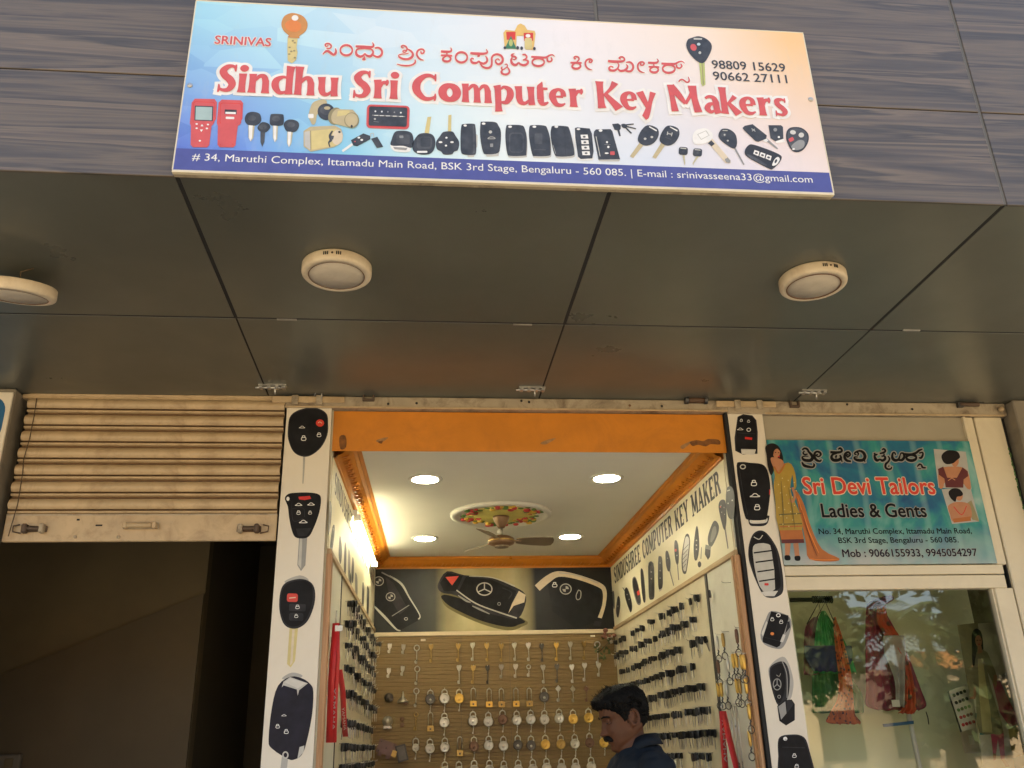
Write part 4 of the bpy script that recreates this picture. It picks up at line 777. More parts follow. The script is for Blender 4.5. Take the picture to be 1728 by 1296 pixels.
ip(L2, pL, 'printed_key', ('ink_shade', blob([(215, 715), (280, 675), (350, 695), (300, 720)])), ('ink_shade', [(215, 1220), (255, 1235), (245, 1320), (203, 1320)]), ('ink_navy', blob([(190, 760), (270, 702), (345, 712), (398, 748), (420, 800), (410, 960), (375, 1130), (345, 1210), (300, 1240), (255, 1238), (150, 1170), (128, 1110), (150, 900)], 3)), ('ink_lgrey', [(213, 772), (225, 735), (268, 704), (384, 745), (327, 790), (318, 825), (312, 785), (226, 758)]), ('ink_silver', [(232, 737), (270, 712), (372, 745), (318, 778)]), ('ink_lgrey', [(330, 1160), (362, 1150), (355, 1195), (315, 1238)]), ring(238, 1212, 16, 20, 9, 'ink_lgrey'), *car(228, 953, 16), *lock(187, 1022, 10), *lock(243, 1056, 11))
ip(R1, pR, 'printed_remote', ('ink_fgrey', [(262, 175), (300, 158), (362, 166), (390, 198), (400, 280), (398, 428), (298, 434), (246, 408), (241, 320), (254, 230)]), ('ink_fblack', blob([(268, 180), (300, 166), (358, 174), (382, 204), (388, 280), (390, 415), (300, 420), (254, 398), (252, 320), (262, 230)], 3)), ('ink_silver', [(285, 395), (388, 398), (376, 436), (290, 430)]), ('ink_lgrey', [(285, 395), (388, 398), (386, 404), (286, 402)]), ('s', 'ink_fgrey', [(262, 285), (385, 292)], 4), ('ink_lred', [(312, 312), (362, 318), (360, 334), (312, 328)]), *lock(287, 198, 7, 1), *lock(337, 204, 7), *car(280, 259, 20), ring(338, 264, 13, 11, 4, 'ink_white'))
ip(R1, pR, 'printed_remote', ('s', 'ink_fgrey', [(345, 870), (352, 905), (375, 912), (450, 906), (470, 850)], 22), ('s', 'ink_silver', [(352, 880), (360, 898), (450, 894), (460, 868)], 13), ('ink_fblack', blob([(255, 510), (285, 485), (350, 490), (430, 500), (465, 540), (483, 620), (485, 700), (465, 850), (445, 880), (340, 880), (310, 850), (280, 700)], 3)), ('s', 'ink_fgrey', [(275, 540), (300, 700), (330, 845)], 5), ('ink_lred', [(478, 672), (486, 674), (484, 708), (478, 706)]), ring(298, 517, 17, 14, 7, 'ink_lgrey'), *lock(373, 625, 15), *car(380, 712, 34), *lock(395, 790, 15, 1))
ip((0, 0, 1), pR, 'printed_remote', ('ink_fgrey', blob([(1264, 919), (1271, 901), (1284, 895), (1297, 903), (1312, 927), (1319, 956), (1322, 981), (1321, 999), (1312, 1007), (1300, 1009), (1288, 1004), (1276, 981), (1268, 960), (1263, 940)])), ('ink_fblack', blob([(1266, 919), (1273, 903), (1284, 898), (1295, 905), (1309, 928), (1314, 956), (1317, 981), (1314, 994), (1290, 998), (1279, 981), (1270, 958), (1265, 940)])), ('ink_lgrey', blob([(1271, 922), (1280, 917), (1296, 918), (1302, 930), (1308, 994), (1288, 998), (1277, 975), (1271, 940)], 2)), ('ink_silver', [(1283, 999), (1313, 997), (1307, 1006), (1291, 1006)]), *[('s', 'ink_fblack', [(1272+k*3, 933+k*16), (1303+k*1.5, 929+k*16)], 2.4) for k in range(4)], ('s', 'ink_lgrey', [(1272, 906), (1281, 910), (1287, 903)], 1.5), ('ink_lred', rrect(1290, 984, 1297, 988, 1)))
ip(R2, pR, 'printed_remote', ('ink_grey', blob([(398, 430), (432, 330), (468, 274), (560, 296), (600, 340), (588, 420), (548, 508), (500, 520), (425, 492)], 3)), ('ink_silver', [(405, 420), (436, 340), (446, 350), (415, 440)]), ('ink_fblack', [(468, 276), (580, 303), (582, 325), (525, 500), (505, 512), (415, 478), (412, 455)]), ('ink_fgrey', [(588, 340), (592, 380), (560, 420), (575, 345)]), ('ink_silver', [(546, 425), (562, 430), (545, 478), (526, 474)]), ring(515, 302, 12, 10, 5, 'ink_white'), *lock(475, 325, 9), *lock(533, 342, 9, 1), ('ink_orange', ell(475, 422, 12, 10)), ('s', 'ink_fgrey', [(425, 445), (525, 470)], 4))
ip(R2, pR, 'printed_key', ('ink_shade', blob([(452, 690), (470, 620), (540, 572), (580, 610), (612, 720), (608, 800), (585, 860), (520, 890)])), ('ink_fgrey', blob([(456, 665), (480, 622), (545, 602), (580, 650), (590, 740), (572, 850), (515, 890), (472, 780)])), ('ink_fblack', blob([(464, 670), (486, 632), (535, 618), (552, 660), (560, 740), (545, 835), (515, 872), (480, 770)])), ('s', 'ink_grey', [(540, 602), (570, 690), (572, 840)], 6), *star(507, 752, 25, 36, 6, 'ink_grey'), ('s', 'ink_grey', [(502, 690), (520, 700), (530, 680)], 4), ring(520, 832, 9, 10, 4, 'ink_grey'), ('ink_fblack', [(508, 892), (560, 855), (602, 850), (622, 880), (622, 985), (565, 1020), (522, 990)]), ('ink_grey', [(514, 897), (560, 862), (568, 940), (533, 982)]), ('ink_fgrey', [(566, 860), (600, 856), (615, 882), (572, 938)]))
ip(R2, pR, 'printed_remote', ('ink_fgrey', blob([(512, 1125), (535, 1088), (600, 1078), (655, 1082), (695, 1112), (722, 1200), (748, 1300), (748, 1345), (530, 1345), (515, 1220)], 3)), ('ink_fblack', blob([(520, 1130), (542, 1096), (600, 1087), (650, 1090), (685, 1116), (712, 1200), (738, 1300), (735, 1335), (540, 1335), (522, 1220)], 3)), ('ink_white', ell(560, 1106, 13, 13)), ('ink_lgrey', ell(562, 1112, 8, 7)), *lock(619, 1213, 10), *lock(634, 1282, 10, 1), ('s', 'ink_fgrey', [(540, 1160), (690, 1165)], 5))

# ------------------------------------------------------------------ inside the key shop
LA, LB = Vector((-.41, 3.97, 0)), Vector((-.335, 6.78, 0)); LD = (LB-LA).normalized(); LN = Vector((LD.y, -LD.x, 0))
def onl(x, y, h=0): d = ray(x, y); t = (LN.dot(LA+LN*h-CAM))/LN.dot(d); return CAM+d*t
def lp(s, z, h=0): return LA+LD*s+LN*h+Vector((0, 0, z))       # s metres in along the left wall, h out from it
RX = 1.46; BY = 6.78
def lbox(e, s0, s1, z0, z1, h0, h1, m): return e.obox(lp((s0+s1)/2, (z0+z1)/2, (h0+h1)/2), LD*(s1-s0)/2, LN*(h1-h0)/2, Vector((0, 0, (z1-z0)/2)), m)
LL = (LB-LA).length
lbox(MB(), 0, LL+.2, .17, 3.14, -.18, 0, 'board_grey').done('left_wall', kind='structure')
MB().box((RX, 4.0, .17), (1.655, 7.0, 3.14), 'board_grey').done('right_wall', kind='structure')
MB().box((-.335, BY, .17), (RX, 6.95, 3.14), 'board_grey').done('back_wall', kind='structure')
MB().box((-.42, 4.0, 2.95), (1.47, 6.79, 3.0), 'ceiling_white').done('ceiling', kind='structure')
bd = onz(900, 763, 2.893).y
bm_ = thing('door_beam', 'orange painted beam across the top of the key shop entrance', 'beam', (.52, 3.97, 2.9))
MB().box((-.417, 3.972, 2.893), (1.461, bd, 3.089), 'orange_paint', .004).done('face', bm_)
pm('scuff_pale', (.40, .22, .10), .7, 0, .5, 40); P = Print(on_plane_y(3.972), 540, 660, .4398, .0006)
for pts in ([(215, 190), (240, 180), (262, 178), (245, 192), (228, 198)], [(845, 200), (870, 188), (905, 180), (885, 195), (862, 205)], [(1385, 210), (1430, 190), (1400, 218), (1388, 222)]): P.poly(blob(pts, 3), 'scuff_pale')
for pts in ([(1420, 196), (1445, 188), (1470, 192), (1490, 184), (1530, 187), (1534, 205), (1500, 203), (1480, 212), (1450, 206), (1430, 211)], [(75, 175), (98, 172), (100, 215), (78, 222)], [(222, 195), (240, 190), (236, 202)]): P.poly(blob(pts, 3), 'scuff')
P.done('scuff_mark', bm_)
cpro = [(.002, 2.878), (.014, 2.878), (.016, 2.886), (.030, 2.892), (.050, 2.903), (.072, 2.922), (.084, 2.932), (.100, 2.936), (.104, 2.944), (.120, 2.9485), (.002, 2.9485)]
def cornice(A, D, Nn, L, seed, lab):
    t = thing('cornice', lab, 'cornice', A+Vector((0, 0, 2.88))); e = MB(); n = len(cpro); vs = [A+D*s+Nn*d+Vector((0, 0, z)) for s in (0, L) for d, z in cpro]
    e.add(vs, [(k, (k+1) % n, n+(k+1) % n, n+k) for k in range(n)], 'orange_paint'); e.done('moulding', t)
    e = MB(); q = Vector((0, 0, 1)); nn = (Nn*-.55+q*-1).normalized()*-1
    for k in range(int(L/.075)):
        c = A+D*(.05+k*.075)+Nn*.052+Vector((0, 0, 2.901)); tl = (Nn*.9+q*.5+D*.5).normalized(); sd = tl.cross(nn).normalized()
        for m_, sc_ in ((0, 1), (1, .7)):
            cc = c+D*(.03*m_)-tl*.004*m_
            e.add([cc-tl*.026*sc_, cc+sd*.012*sc_, cc+tl*.026*sc_, cc-sd*.012*sc_, cc-nn*.009], [(0, 1, 4), (1, 2, 4), (2, 3, 4), (3, 0, 4)], 'orange_paint', True)
    o = e.done('carved_leaf', t); o['kind'] = 'stuff'
cornice(LA+Vector((0, .06, 0)), LD, LN, LL-.06, 1, 'carved orange cornice above the tube light on the left wall')
cornice(Vector((RX, 4.02, 0)), Vector((0, 1, 0)), Vector((-1, 0, 0)), BY-4.02, 2, 'carved orange cornice above the lettered banner on the right wall')
cornice(Vector((-.335, BY, 0)), Vector((1, 0, 0)), Vector((0, -1, 0)), RX+.335, 3, 'plain-looking orange cornice across the far end of the ceiling')

for (x, y, lab) in ((.022, 4.62, 'front left'), (1.0, 4.595, 'front right'), (.03, 6.05, 'back left'), (1.025, 6.016, 'back right')):
    t = thing('downlight', f'round lit ceiling downlight at the {lab} of the fan', 'ceiling light', (x, y, 2.949), 'lit downlights round the fan')
    MB().lathe((x, y, 2.9495), [(.092, 0), (.091, -.004), (.084, -.0065), (.076, -.005)], 'ceiling_white', 32).done('trim_ring', t)
    MB().lathe((x, y, 2.9465), [(.075, 0), (.075, -.0015), (.07, -.002)], 'light_disc', 32).done('diffuser', t)
tl = thing('tube_light', 'lit tube light fixed along the top of the left wall', 'tube light', lp(1.65, 2.82, 0))
s0_, s1_ = 1.0, 2.32
lbox(MB(), s0_-.02, s1_+.02, 2.835, 2.865, .002, .03, 'ceiling_white').done('batten', tl)
MB().tube([lp(s0_, 2.822, .034), lp(s1_, 2.822, .034)], .013, 'tube_glow', 12).done('tube', tl)
for s in (s0_-.012, s1_+.012): lbox(MB(), s-.01, s+.01, 2.805, 2.84, .012, .052, 'ceiling_white').done('end_cap', tl)

# ceiling rose and fan
FX, FY = .493, 5.385
cm = thing('ceiling_rose', 'round plaster ceiling rose painted with red and yellow flowers', 'ceiling rose', (FX, FY, 2.949))
MB().lathe((FX, FY, 2.9492), [(.315, 0), (.312, -.012), (.295, -.020), (.275, -.016), (.262, -.007)], 'ceiling_white', 48).done('rim', cm)
pm('rose_yellow', (.74, .68, .20), .5, 0, .25, 12, bmp=.2, bsc=25)
MB().lathe((FX, FY, 2.9485), [(.262, -.004), (.20, -.007), (.12, -.012), (.05, -.015)], 'rose_yellow', 48).done('plate', cm)
r = random.Random(9); e = MB()
pm('petal_red', (.50, .04, .05), .5); pm('petal_yellow', (.68, .45, .06), .5); pm('leaf_green', (.10, .22, .05), .5)
for k in range(6):
    a0 = k*PI/3+.5
    for j in range(13):
        a = a0+r.gauss(0, .19); rad = .205+r.gauss(0, .026); e.ball((FX+rad*math.cos(a), FY+rad*math.sin(a), 2.938), r.uniform(.012, .024), r.choice(['petal_red', 'petal_red', 'petal_yellow', 'petal_yellow', 'leaf_green']), 8, (1, 1, .55))
    for j in range(6):
        a = a0+r.uniform(-.5, .5); rad = .21+r.gauss(0, .02); e.ball((FX+rad*math.cos(a), FY+rad*math.sin(a), 2.94), .012, 'leaf_green', 6, (1.6, .8, .5))
o = e.done('flower_relief', cm); o['kind'] = 'stuff'
pm('fan_brown', (.22, .13, .075), .35, .3, .15, 10); pm('fan_blade', (.20, .155, .11), .45, .2, .15, 8)
fn = thing('ceiling_fan', 'brown ceiling fan with three stubby blades under the flowered rose', 'fan', (FX, FY, 2.94))
MB().lathe((FX, FY, 0), [(.052, 2.932), (.050, 2.918), (.040, 2.895), (.026, 2.872), (.020, 2.862)], 'fan_brown', 24).done('canopy_cup', fn)
MB().lathe((FX, FY, 0), [(.009, 2.87), (.009, 2.81)], 'zinc', 12).ball((FX-.012, FY-.01, 2.835), .016, 'ceiling_white', 10).done('down_rod', fn)
MB().lathe((FX, FY, 0), [(.02, 2.815), (.055, 2.808), (.078, 2.795), (.082, 2.775), (.076, 2.762), (.05, 2.752), (.045, 2.75)], 'fan_brown', 32).done('motor', fn)
MB().lathe((FX, FY, 0), [(.0835, 2.783), (.0845, 2.779), (.0835, 2.774)], 'brass', 32).done('motor_band', fn)
MB().lathe((FX, FY, 0), [(.045, 2.7505), (.042, 2.742), (.02, 2.738)], 'fan_blade', 24).done('motor_cap', fn)
for ad in (4, 124, 244):
    a = math.radians(ad); d = Vector((math.cos(a), math.sin(a), 0)); sd = Vector((-d.y, d.x, 0)); c = Vector((FX, FY, 2.782))
    q = [(.09, .024), (.13, .036), (.20, .046), (.28, .050), (.315, .042), (.325, .016), (.325, -.016), (.315, -.038), (.28, -.043), (.20, -.041), (.13, -.034), (.09, -.024)]
    MB().prism([c+d*x+sd*y+Vector((0, 0, y*-.34)) for x, y in q], (0, 0, .004), 'fan_blade').obox(c+d*.09, d*.03, sd*.012, Vector((0, 0, .003)), 'fan_brown').done('blade', fn)

# banners, boards and trims on the three walls
def bgmat(name, stops, axis=0, lo=0, hi=1, rough=.42):
    m, t, b = nodes(name); tc = N(t, 'TexCoord'); sp = N(t, 'SeparateXYZ'); t.links.new(tc.outputs['Object'], sp.inputs[0]); b.inputs['Specular IOR Level'].default_value = .2; n = N(t, 'MapRange'); n.inputs[1].default_value = lo; n.inputs[2].default_value = hi
    t.links.new(sp.outputs[axis], n.inputs[0]); c = ramp(t, n.outputs[0], stops)
    v = ramp(t, noise(t, tc.outputs['Object'], 5, 5), [(.3, (.8,)*3), (.7, (1.1,)*3)]); t.links.new(mixc(t, 1, c, v, 'MULTIPLY'), b.inputs['Base Color']); b.inputs['Roughness'].default_value = rough
bgmat('back_print', [(0, (.018, .02, .02)), (.17, (.03, .035, .035)), (.25, (.06, .06, .05)), (.30, (.30, .27, .15)), (.37, (.50, .45, .26)), (.46, (.42, .37, .2)), (.58, (.50, .45, .27)), (.64, (.24, .21, .12)), (.67, (.012, .012, .012)), (1, (.014, .013, .012))], 0, -.9, .9)
bk = thing('key_banner', 'dark banner with three large printed car keys on the far wall', 'banner', (.5625, BY-.003, 2.65))
MB().box((-.333, BY-.004, 2.418), (RX-.001, BY-.001, 2.882), 'back_print').done('sheet', bk)
BP = on_plane_y(BY-.004); Bz = (600, 920, .2662)
item('printed_key', BP, *Bz, [('ink_fblack', [(106, 190), (165, 170), (225, 195), (300, 245), (345, 330), (408, 440), (400, 475), (275, 545), (200, 500), (108, 340)]), ('ink_fgrey', [(190, 200), (240, 240), (330, 400), (280, 440), (215, 330)]), ('s', 'ink_lgrey', [(215, 195, 9), (290, 245, 14), (340, 330, 9), (406, 440, 7), (398, 470, 8)]), ('s', 'ink_lgrey', [(100, 370, 8), (180, 450, 16), (255, 530, 10), (285, 542, 7)]), ('s', 'ink_grey', [(230, 450), (340, 380)], 5), *roundel(147, 228, 30), *roundel(222, 327, 28), ring(320, 467, 10, 8, 4, 'ink_lgrey'), ('s', 'ink_grey', [(165, 172), (240, 210)], 8)], bk, .0006)
item('printed_key', BP, *Bz, [('ink_olive2', blob([(540, 300), (600, 300), (1060, 465), (1052, 518), (960, 540), (800, 500), (640, 430), (560, 375)])), ('ink_fblack', blob([(545, 320), (640, 330), (1050, 465), (1030, 505), (960, 518), (800, 480), (640, 410), (570, 365)])), ('ink_fgrey', blob([(525, 240), (580, 165), (690, 190), (860, 205), (1010, 265), (1075, 310), (1075, 380), (1030, 465), (940, 455), (800, 415), (640, 320), (560, 305), (525, 280)], 3)), ('ink_fblack', [(700, 200), (860, 218), (1020, 290), (970, 430), (800, 392), (650, 300)]), ('ink_fblack', [(535, 240), (582, 175), (680, 195), (640, 290), (560, 292)]), ('ink_rred', [(570, 202), (655, 195), (612, 255)]), ('ink_cream', [(1035, 290), (1078, 315), (1070, 362), (1002, 385), (968, 432), (992, 370)]), *star(817, 278, 48, 39, 7, 'ink_lgrey'), ('s', 'ink_lgrey', [(640, 285, 7), (760, 368, 8), (900, 422, 8), (1022, 462, 9)]), ('s', 'ink_lgrey', [(720, 196, 4), (870, 206, 7), (1010, 260, 9)]), ('s', 'ink_grey', [(650, 318, 6), (700, 352, 12), (730, 362, 5)]), ('s', 'ink_grey', [(740, 385, 6), (790, 408, 12), (850, 436, 5)]), ring(910, 372, 9, 9, 4, 'ink_grey'), ('s', 'ink_fgrey', [(930, 270), (990, 300), (970, 340)], 5)], bk, .0006)
item('printed_key', BP, *Bz, [('ink_fblack', [(1215, 235), (1280, 195), (1400, 215), (1540, 270), (1560, 350), (1545, 480), (1400, 528), (1250, 420)]), ('s', 'ink_cream', [(1152, 272, 46), (1215, 218, 46), (1285, 183, 36), (1400, 200, 30), (1540, 250, 30), (1578, 292, 26), (1574, 380, 22), (1545, 470, 26)]), ('s', 'ink_lgrey', [(1290, 175, 8), (1400, 190, 8), (1540, 240, 8)]), ('s', 'ink_fblack', [(1505, 455, 10), (1560, 470, 12)]), ('ink_fgrey', [(1515, 480), (1558, 486), (1550, 515), (1508, 508)]), *roundel(1332, 278, 35), *lock(1262, 248, 12), ('s', 'ink_lgrey', [(1412, 285), (1398, 320), (1405, 345), (1425, 335), (1428, 295), (1412, 284)], 5)], bk, .0006)
tag(MB().box((-.334, BY-.022, 2.386), (RX-.001, BY-.001, 2.416), 'strip_cream', .003).done('wall_strip'), 'cream strip between the dark key banner and brown slat board', 'moulding')
# grooved brown board
sb = thing('slat_board', 'brown grooved display board with hanging locks on the far wall', 'display board', (.56, BY-.01, 1.6))
e = MB(); z = 2.385; pr_ = []
while z > .75: pr_ += [(-.012, z), (-.012, z-.019), (-.0095, z-.0205), (-.0095, z-.0235), (-.012, z-.025)]; z -= .025
n = len(pr_); e.add([(x, BY+d, zz) for x in (-.334, RX-.001) for d, zz in pr_], [(k, k+1, n+k+1, n+k) for k in range(n-1)], 'slat_board')
o = e.done('grooved_face', sb); o['kind'] = 'stuff'
for px in (778, 861): q = ony(px, 1150, BY-.012); MB().box((q.x-.0015, BY-.0135, .8), (q.x+.0015, BY-.011, 2.385), 'plaster_deep').done('joint_line', sb)
for px, py in ((714, 1080), (1000, 1073)): q = ony(px, py, BY-.012); MB().box((q.x-.018, BY-.016, q.z-.008), (q.x+.018, BY-.011, q.z+.006), 'vinyl_white', .002).done('paper_scrap', sb)
RP = lambda a: (lambda px, py, h: onx(px, py, a-h))
def banner(name, lab, e, N_): return
rb = thing('key_banner', 'cream lettered banner with a row of printed keys on the right wall', 'banner', (RX-.002, 5.3, 2.65))
MB().box((RX-.003, 4.03, 2.43), (RX-.0005, BY-.005, 2.877), 'banner_cream').done('sheet', rb)
lb_ = thing('key_banner', 'cream lettered banner below the lit tube on the left wall', 'banner', lp(1.4, 2.65, .002))
lbox(MB(), .05, LL-.005, 2.445, 2.877, .0005, .003, 'banner_cream').done('sheet', lb_)
# slab-serif capitals as strokes: letter -> (width, strokes, serif feet x at top, at bottom)
V, H_ = .27, .13
SL = {'S': (.8, [[(.66, .78, .12), (.55, .92, .14), (.30, .93, .15), (.14, .76, .22), (.25, .58, .25), (.55, .45, .25), (.66, .25, .22), (.50, .07, .15), (.25, .08, .14), (.10, .24, .12)]], [], []),
 'I': (.42, [[(.21, 0, V), (.21, 1, V)]], [.21], [.21]), 'N': (.95, [[(.17, 0, .17), (.17, 1, .17)], [(.17, .95, .3), (.76, .05, .3)], [(.78, 0, .17), (.78, 1, .17)]], [.15, .78], [.17]),
 'D': (.85, [[(.18, 0, V), (.18, 1, V)], [(.15, .94, H_), (.45, .92, .16), (.67, .7, .25), (.67, .3, .25), (.45, .08, .16), (.15, .06, H_)]], [.15], [.15]),
 'U': (.9, [[(.17, 1, V), (.17, .3, V), (.30, .08, .18), (.55, .07, .16), (.72, .3, V*.8), (.74, 1, V*.8)]], [.17, .74], []), 'H': (.95, [[(.17, 0, V), (.17, 1, V)], [(.78, 0, V), (.78, 1, V)], [(.17, .5, H_), (.78, .5, H_)]], [.17, .78], [.17, .78]),
 'R': (.92, [[(.18, 0, V), (.18, 1, V)], [(.15, .94, H_), (.50, .92, .16), (.64, .75, .24), (.50, .55, .15), (.2, .53, H_)], [(.5, .53, .24), (.72, .06, .26), (.86, .06, .12)]], [.15], [.18]),
 'E': (.8, [[(.18, 0, V), (.18, 1, V)], [(.15, .94, H_), (.7, .94, H_)], [(.2, .5, H_), (.5, .5, H_)], [(.15, .06, H_), (.7, .06, H_)], [(.68, 1, .12), (.68, .74, .1)], [(.68, 0, .12), (.68, .26, .1)]], [], []),
 'C': (.82, [[(.68, .72, .14), (.58, .91, .15), (.35, .92, .18), (.17, .7, .26), (.17, .3, .26), (.35, .08, .18), (.58, .09, .15), (.68, .28, .14)]], [], []),
 'O': (.88, [[(.44, .93, .15), (.68, .75, .24), (.70, .5, .26), (.68, .25, .24), (.44, .07, .15), (.20, .25, .24), (.18, .5, .26), (.20, .75, .24), (.44, .93, .15)]], [], []),
 'M': (1.15, [[(.17, 0, .17), (.17, 1, .17)], [(.2, .95, .28), (.56, .15, .22)], [(.93, .95, .2), (.58, .15, .18)], [(.96, 0, .26), (.96, 1, .26)]], [.15, .96], [.17, .96]),
 'P': (.85, [[(.18, 0, V), (.18, 1, V)], [(.15, .94, H_), (.50, .92, .16), (.66, .72, .25), (.50, .48, .15), (.2, .46, H_)]], [.15], [.18]), 'T': (.85, [[(.42, 0, V), (.42, 1, V)], [(.06, .94, H_), (.78, .94, H_)], [(.10, 1, .12), (.10, .72, .1)], [(.74, 1, .12), (.74, .72, .1)]], [], [.42]),
 'K': (.95, [[(.18, 0, V), (.18, 1, V)], [(.74, .96, .16), (.3, .42, .14)], [(.42, .6, .24), (.78, .04, .28)]], [.18, .74], [.18, .78]), 'Y': (.92, [[(.16, .98, .26), (.46, .45, .22)], [(.76, .98, .16), (.46, .45, .16)], [(.46, .5, V), (.46, 0, V)]], [.16, .76], [.46]), 'A': (.95, [[(.17, .04, .13), (.44, .98, .16)], [(.78, .04, .27), (.46, .98, .24)], [(.25, .33, H_), (.68, .33, H_)]], [], [.15, .78])}
def slab(parent, text, A, B, cap, m, nrm):
    A, B = Vector(A), Vector(B); D = B-A; tot = sum(.55 if ch == ' ' else SL[ch][0]+.05 for ch in text); x = 0; mb = MB()
    for ch in text:
        if ch == ' ': x += .55; continue
        wd, st, tp, bt = SL[ch]; P = Print(lambda a, b, h: A+D*((x+a)/tot)+Vector((0, 0, b*cap))+nrm*h, base=.0006, step=.00012); P.mb = mb
        for s in st: P.stroke(s, m, smooth=len(s) > 3)
        for q in tp: P.stroke([(q-.17, .955, .09), (q+.17, .955, .09)], m)
        for q in bt: P.stroke([(q-.17, .045, .09), (q+.17, .045, .09)], m)
        x += wd+.05
    mb.done('lettering', parent)
a_, b_ = onx(1037, 981, RX-.003), onx(1219, 837, RX-.003); zt_ = onx(1215, 797, RX-.003).z
slab(rb, 'SINDUSHREE COMPUTER KEY MAKER', (RX-.003, a_.y, (a_.z+b_.z)/2), (RX-.003, b_.y, (a_.z+b_.z)/2), zt_-b_.z, 'wall_fob', Vector((-1, 0, 0)))
slab(lb_, 'SINDUSHREE COMPUTER KEY MAKER', lp(.14, 2.735, .003), lp(2.72, 2.735, .003), .105, 'wall_fob', LN)
RZ = (1020, 780, .2314)
def rp(*parts): item('printed_key', RP(RX-.003), *RZ, parts, rb, .0006)
fb, f2, gy = 'wall_fob', 'wall_fob2', 'wall_grey'
rp((gy, [(928, 405), (940, 405), (967, 618), (957, 620)]), (f2, blob([(890, 200), (910, 175), (935, 190), (950, 260), (945, 390), (925, 415), (900, 390), (885, 290)])), ('ink_lgrey', [(893, 205), (915, 198), (916, 206), (894, 214)]), ('ink_lgrey', ell(902, 300, 5, 6)), ('ink_lgrey', ell(932, 278, 5, 6)))
rp((gy, [(872, 475), (884, 475), (905, 628), (898, 632)]), (fb, blob([(832, 320), (845, 280), (875, 275), (888, 320), (890, 420), (882, 485), (868, 485), (845, 400)])), *[('ink_grey', ell(x, y, 4, 5)) for x, y in ((850, 315), (872, 330), (855, 365), (876, 380))], ('ink_red', ell(846, 325, 5, 6)))
rp((f2, blob([(790, 440), (815, 430), (835, 470), (825, 530), (785, 612), (760, 605), (755, 540)])), (gy, blob([(790, 480), (812, 470), (815, 520), (785, 580), (772, 570)])), (fb, [(735, 625), (775, 632), (770, 690), (755, 712), (732, 672)]), (gy, [(738, 600), (778, 612), (774, 640), (734, 630)]))
rp((fb, blob([(668, 475), (680, 475), (690, 560), (690, 640), (675, 712), (655, 705), (650, 620), (655, 560)])), *[('ink_lgrey', ell(671, y, 5, 6)) for y in (570, 605, 635)], (gy, [(706, 620), (711, 620), (706, 705), (700, 705)]), (fb, blob(ell(693, 745, 13, 22))))
rp((fb, blob([(592, 530), (616, 530), (624, 600), (604, 770), (590, 815), (568, 795), (562, 700), (573, 610)])), ('ink_lgrey', blob([(592, 548), (612, 548), (616, 600), (598, 765), (588, 795), (575, 780), (570, 700), (580, 610)])), *[('s', fb, [(576-k*3, 640+k*35), (612-k*4, 600+k*35)], 4) for k in range(5)])
rp((gy, [(528, 735), (536, 735), (545, 858), (538, 860)]), (fb, blob([(510, 590), (520, 568), (535, 590), (543, 660), (540, 735), (525, 742), (512, 680)])), ('ink_lred', rrect(512, 632, 526, 652, 4)), ('ink_grey', ell(528, 680, 5, 6)))
rp((gy, [(470, 785), (478, 780), (508, 898), (502, 902)]), (fb, blob([(445, 660), (458, 645), (470, 670), (482, 730), (478, 788), (462, 792), (448, 740)])), ('ink_grey', ell(460, 700, 4, 5)))
rp(('ink_lgrey', [(396, 905), (424, 900), (420, 930), (400, 945)]), (fb, blob([(392, 700), (405, 685), (420, 700), (425, 800), (425, 900), (410, 925), (395, 920), (390, 830)])), *[('ink_grey', ell(406, y, 4, 6)) for y in (735, 790, 845)])
rp((f2, blob([(322, 735), (357, 738), (364, 860), (364, 980), (345, 1002), (325, 985), (320, 850)], 3)), (fb, blob([(326, 745), (352, 748), (358, 860), (357, 970), (343, 985), (330, 970), (326, 850)], 3)), *[('ink_grey', ell(342, y, 5, 6)) for y in (800, 850)])
rp(('ink_lgrey', ell(292, 1015, 7, 12)), (fb, blob([(263, 790), (280, 785), (292, 870), (300, 1000), (286, 1020), (272, 940)])))
rp((gy, blob([(203, 855), (225, 836), (248, 900), (268, 1010), (255, 1042), (233, 1022), (208, 930)])), (fb, blob([(208, 862), (224, 846), (244, 900), (262, 1005), (254, 1030), (238, 1015), (213, 930)])), ('ink_lred', [(236, 945), (252, 930), (258, 962), (242, 975)]))
rp((gy, [(130, 915), (136, 912), (165, 955), (158, 960)]), (fb, blob([(148, 930), (165, 915), (190, 980), (202, 1050), (192, 1096), (170, 1050), (150, 980)])), *[('ink_lgrey', ell(x, y, 4, 5)) for x, y in ((165, 965), (180, 1000))])
rp((fb, blob([(95, 985), (110, 985), (116, 1040), (106, 1112), (95, 1132), (84, 1080)])), ('ink_grey', ell(98, 1050, 4, 6)))
rp((fb, blob([(57, 950), (70, 948), (75, 1050), (66, 1062)])))
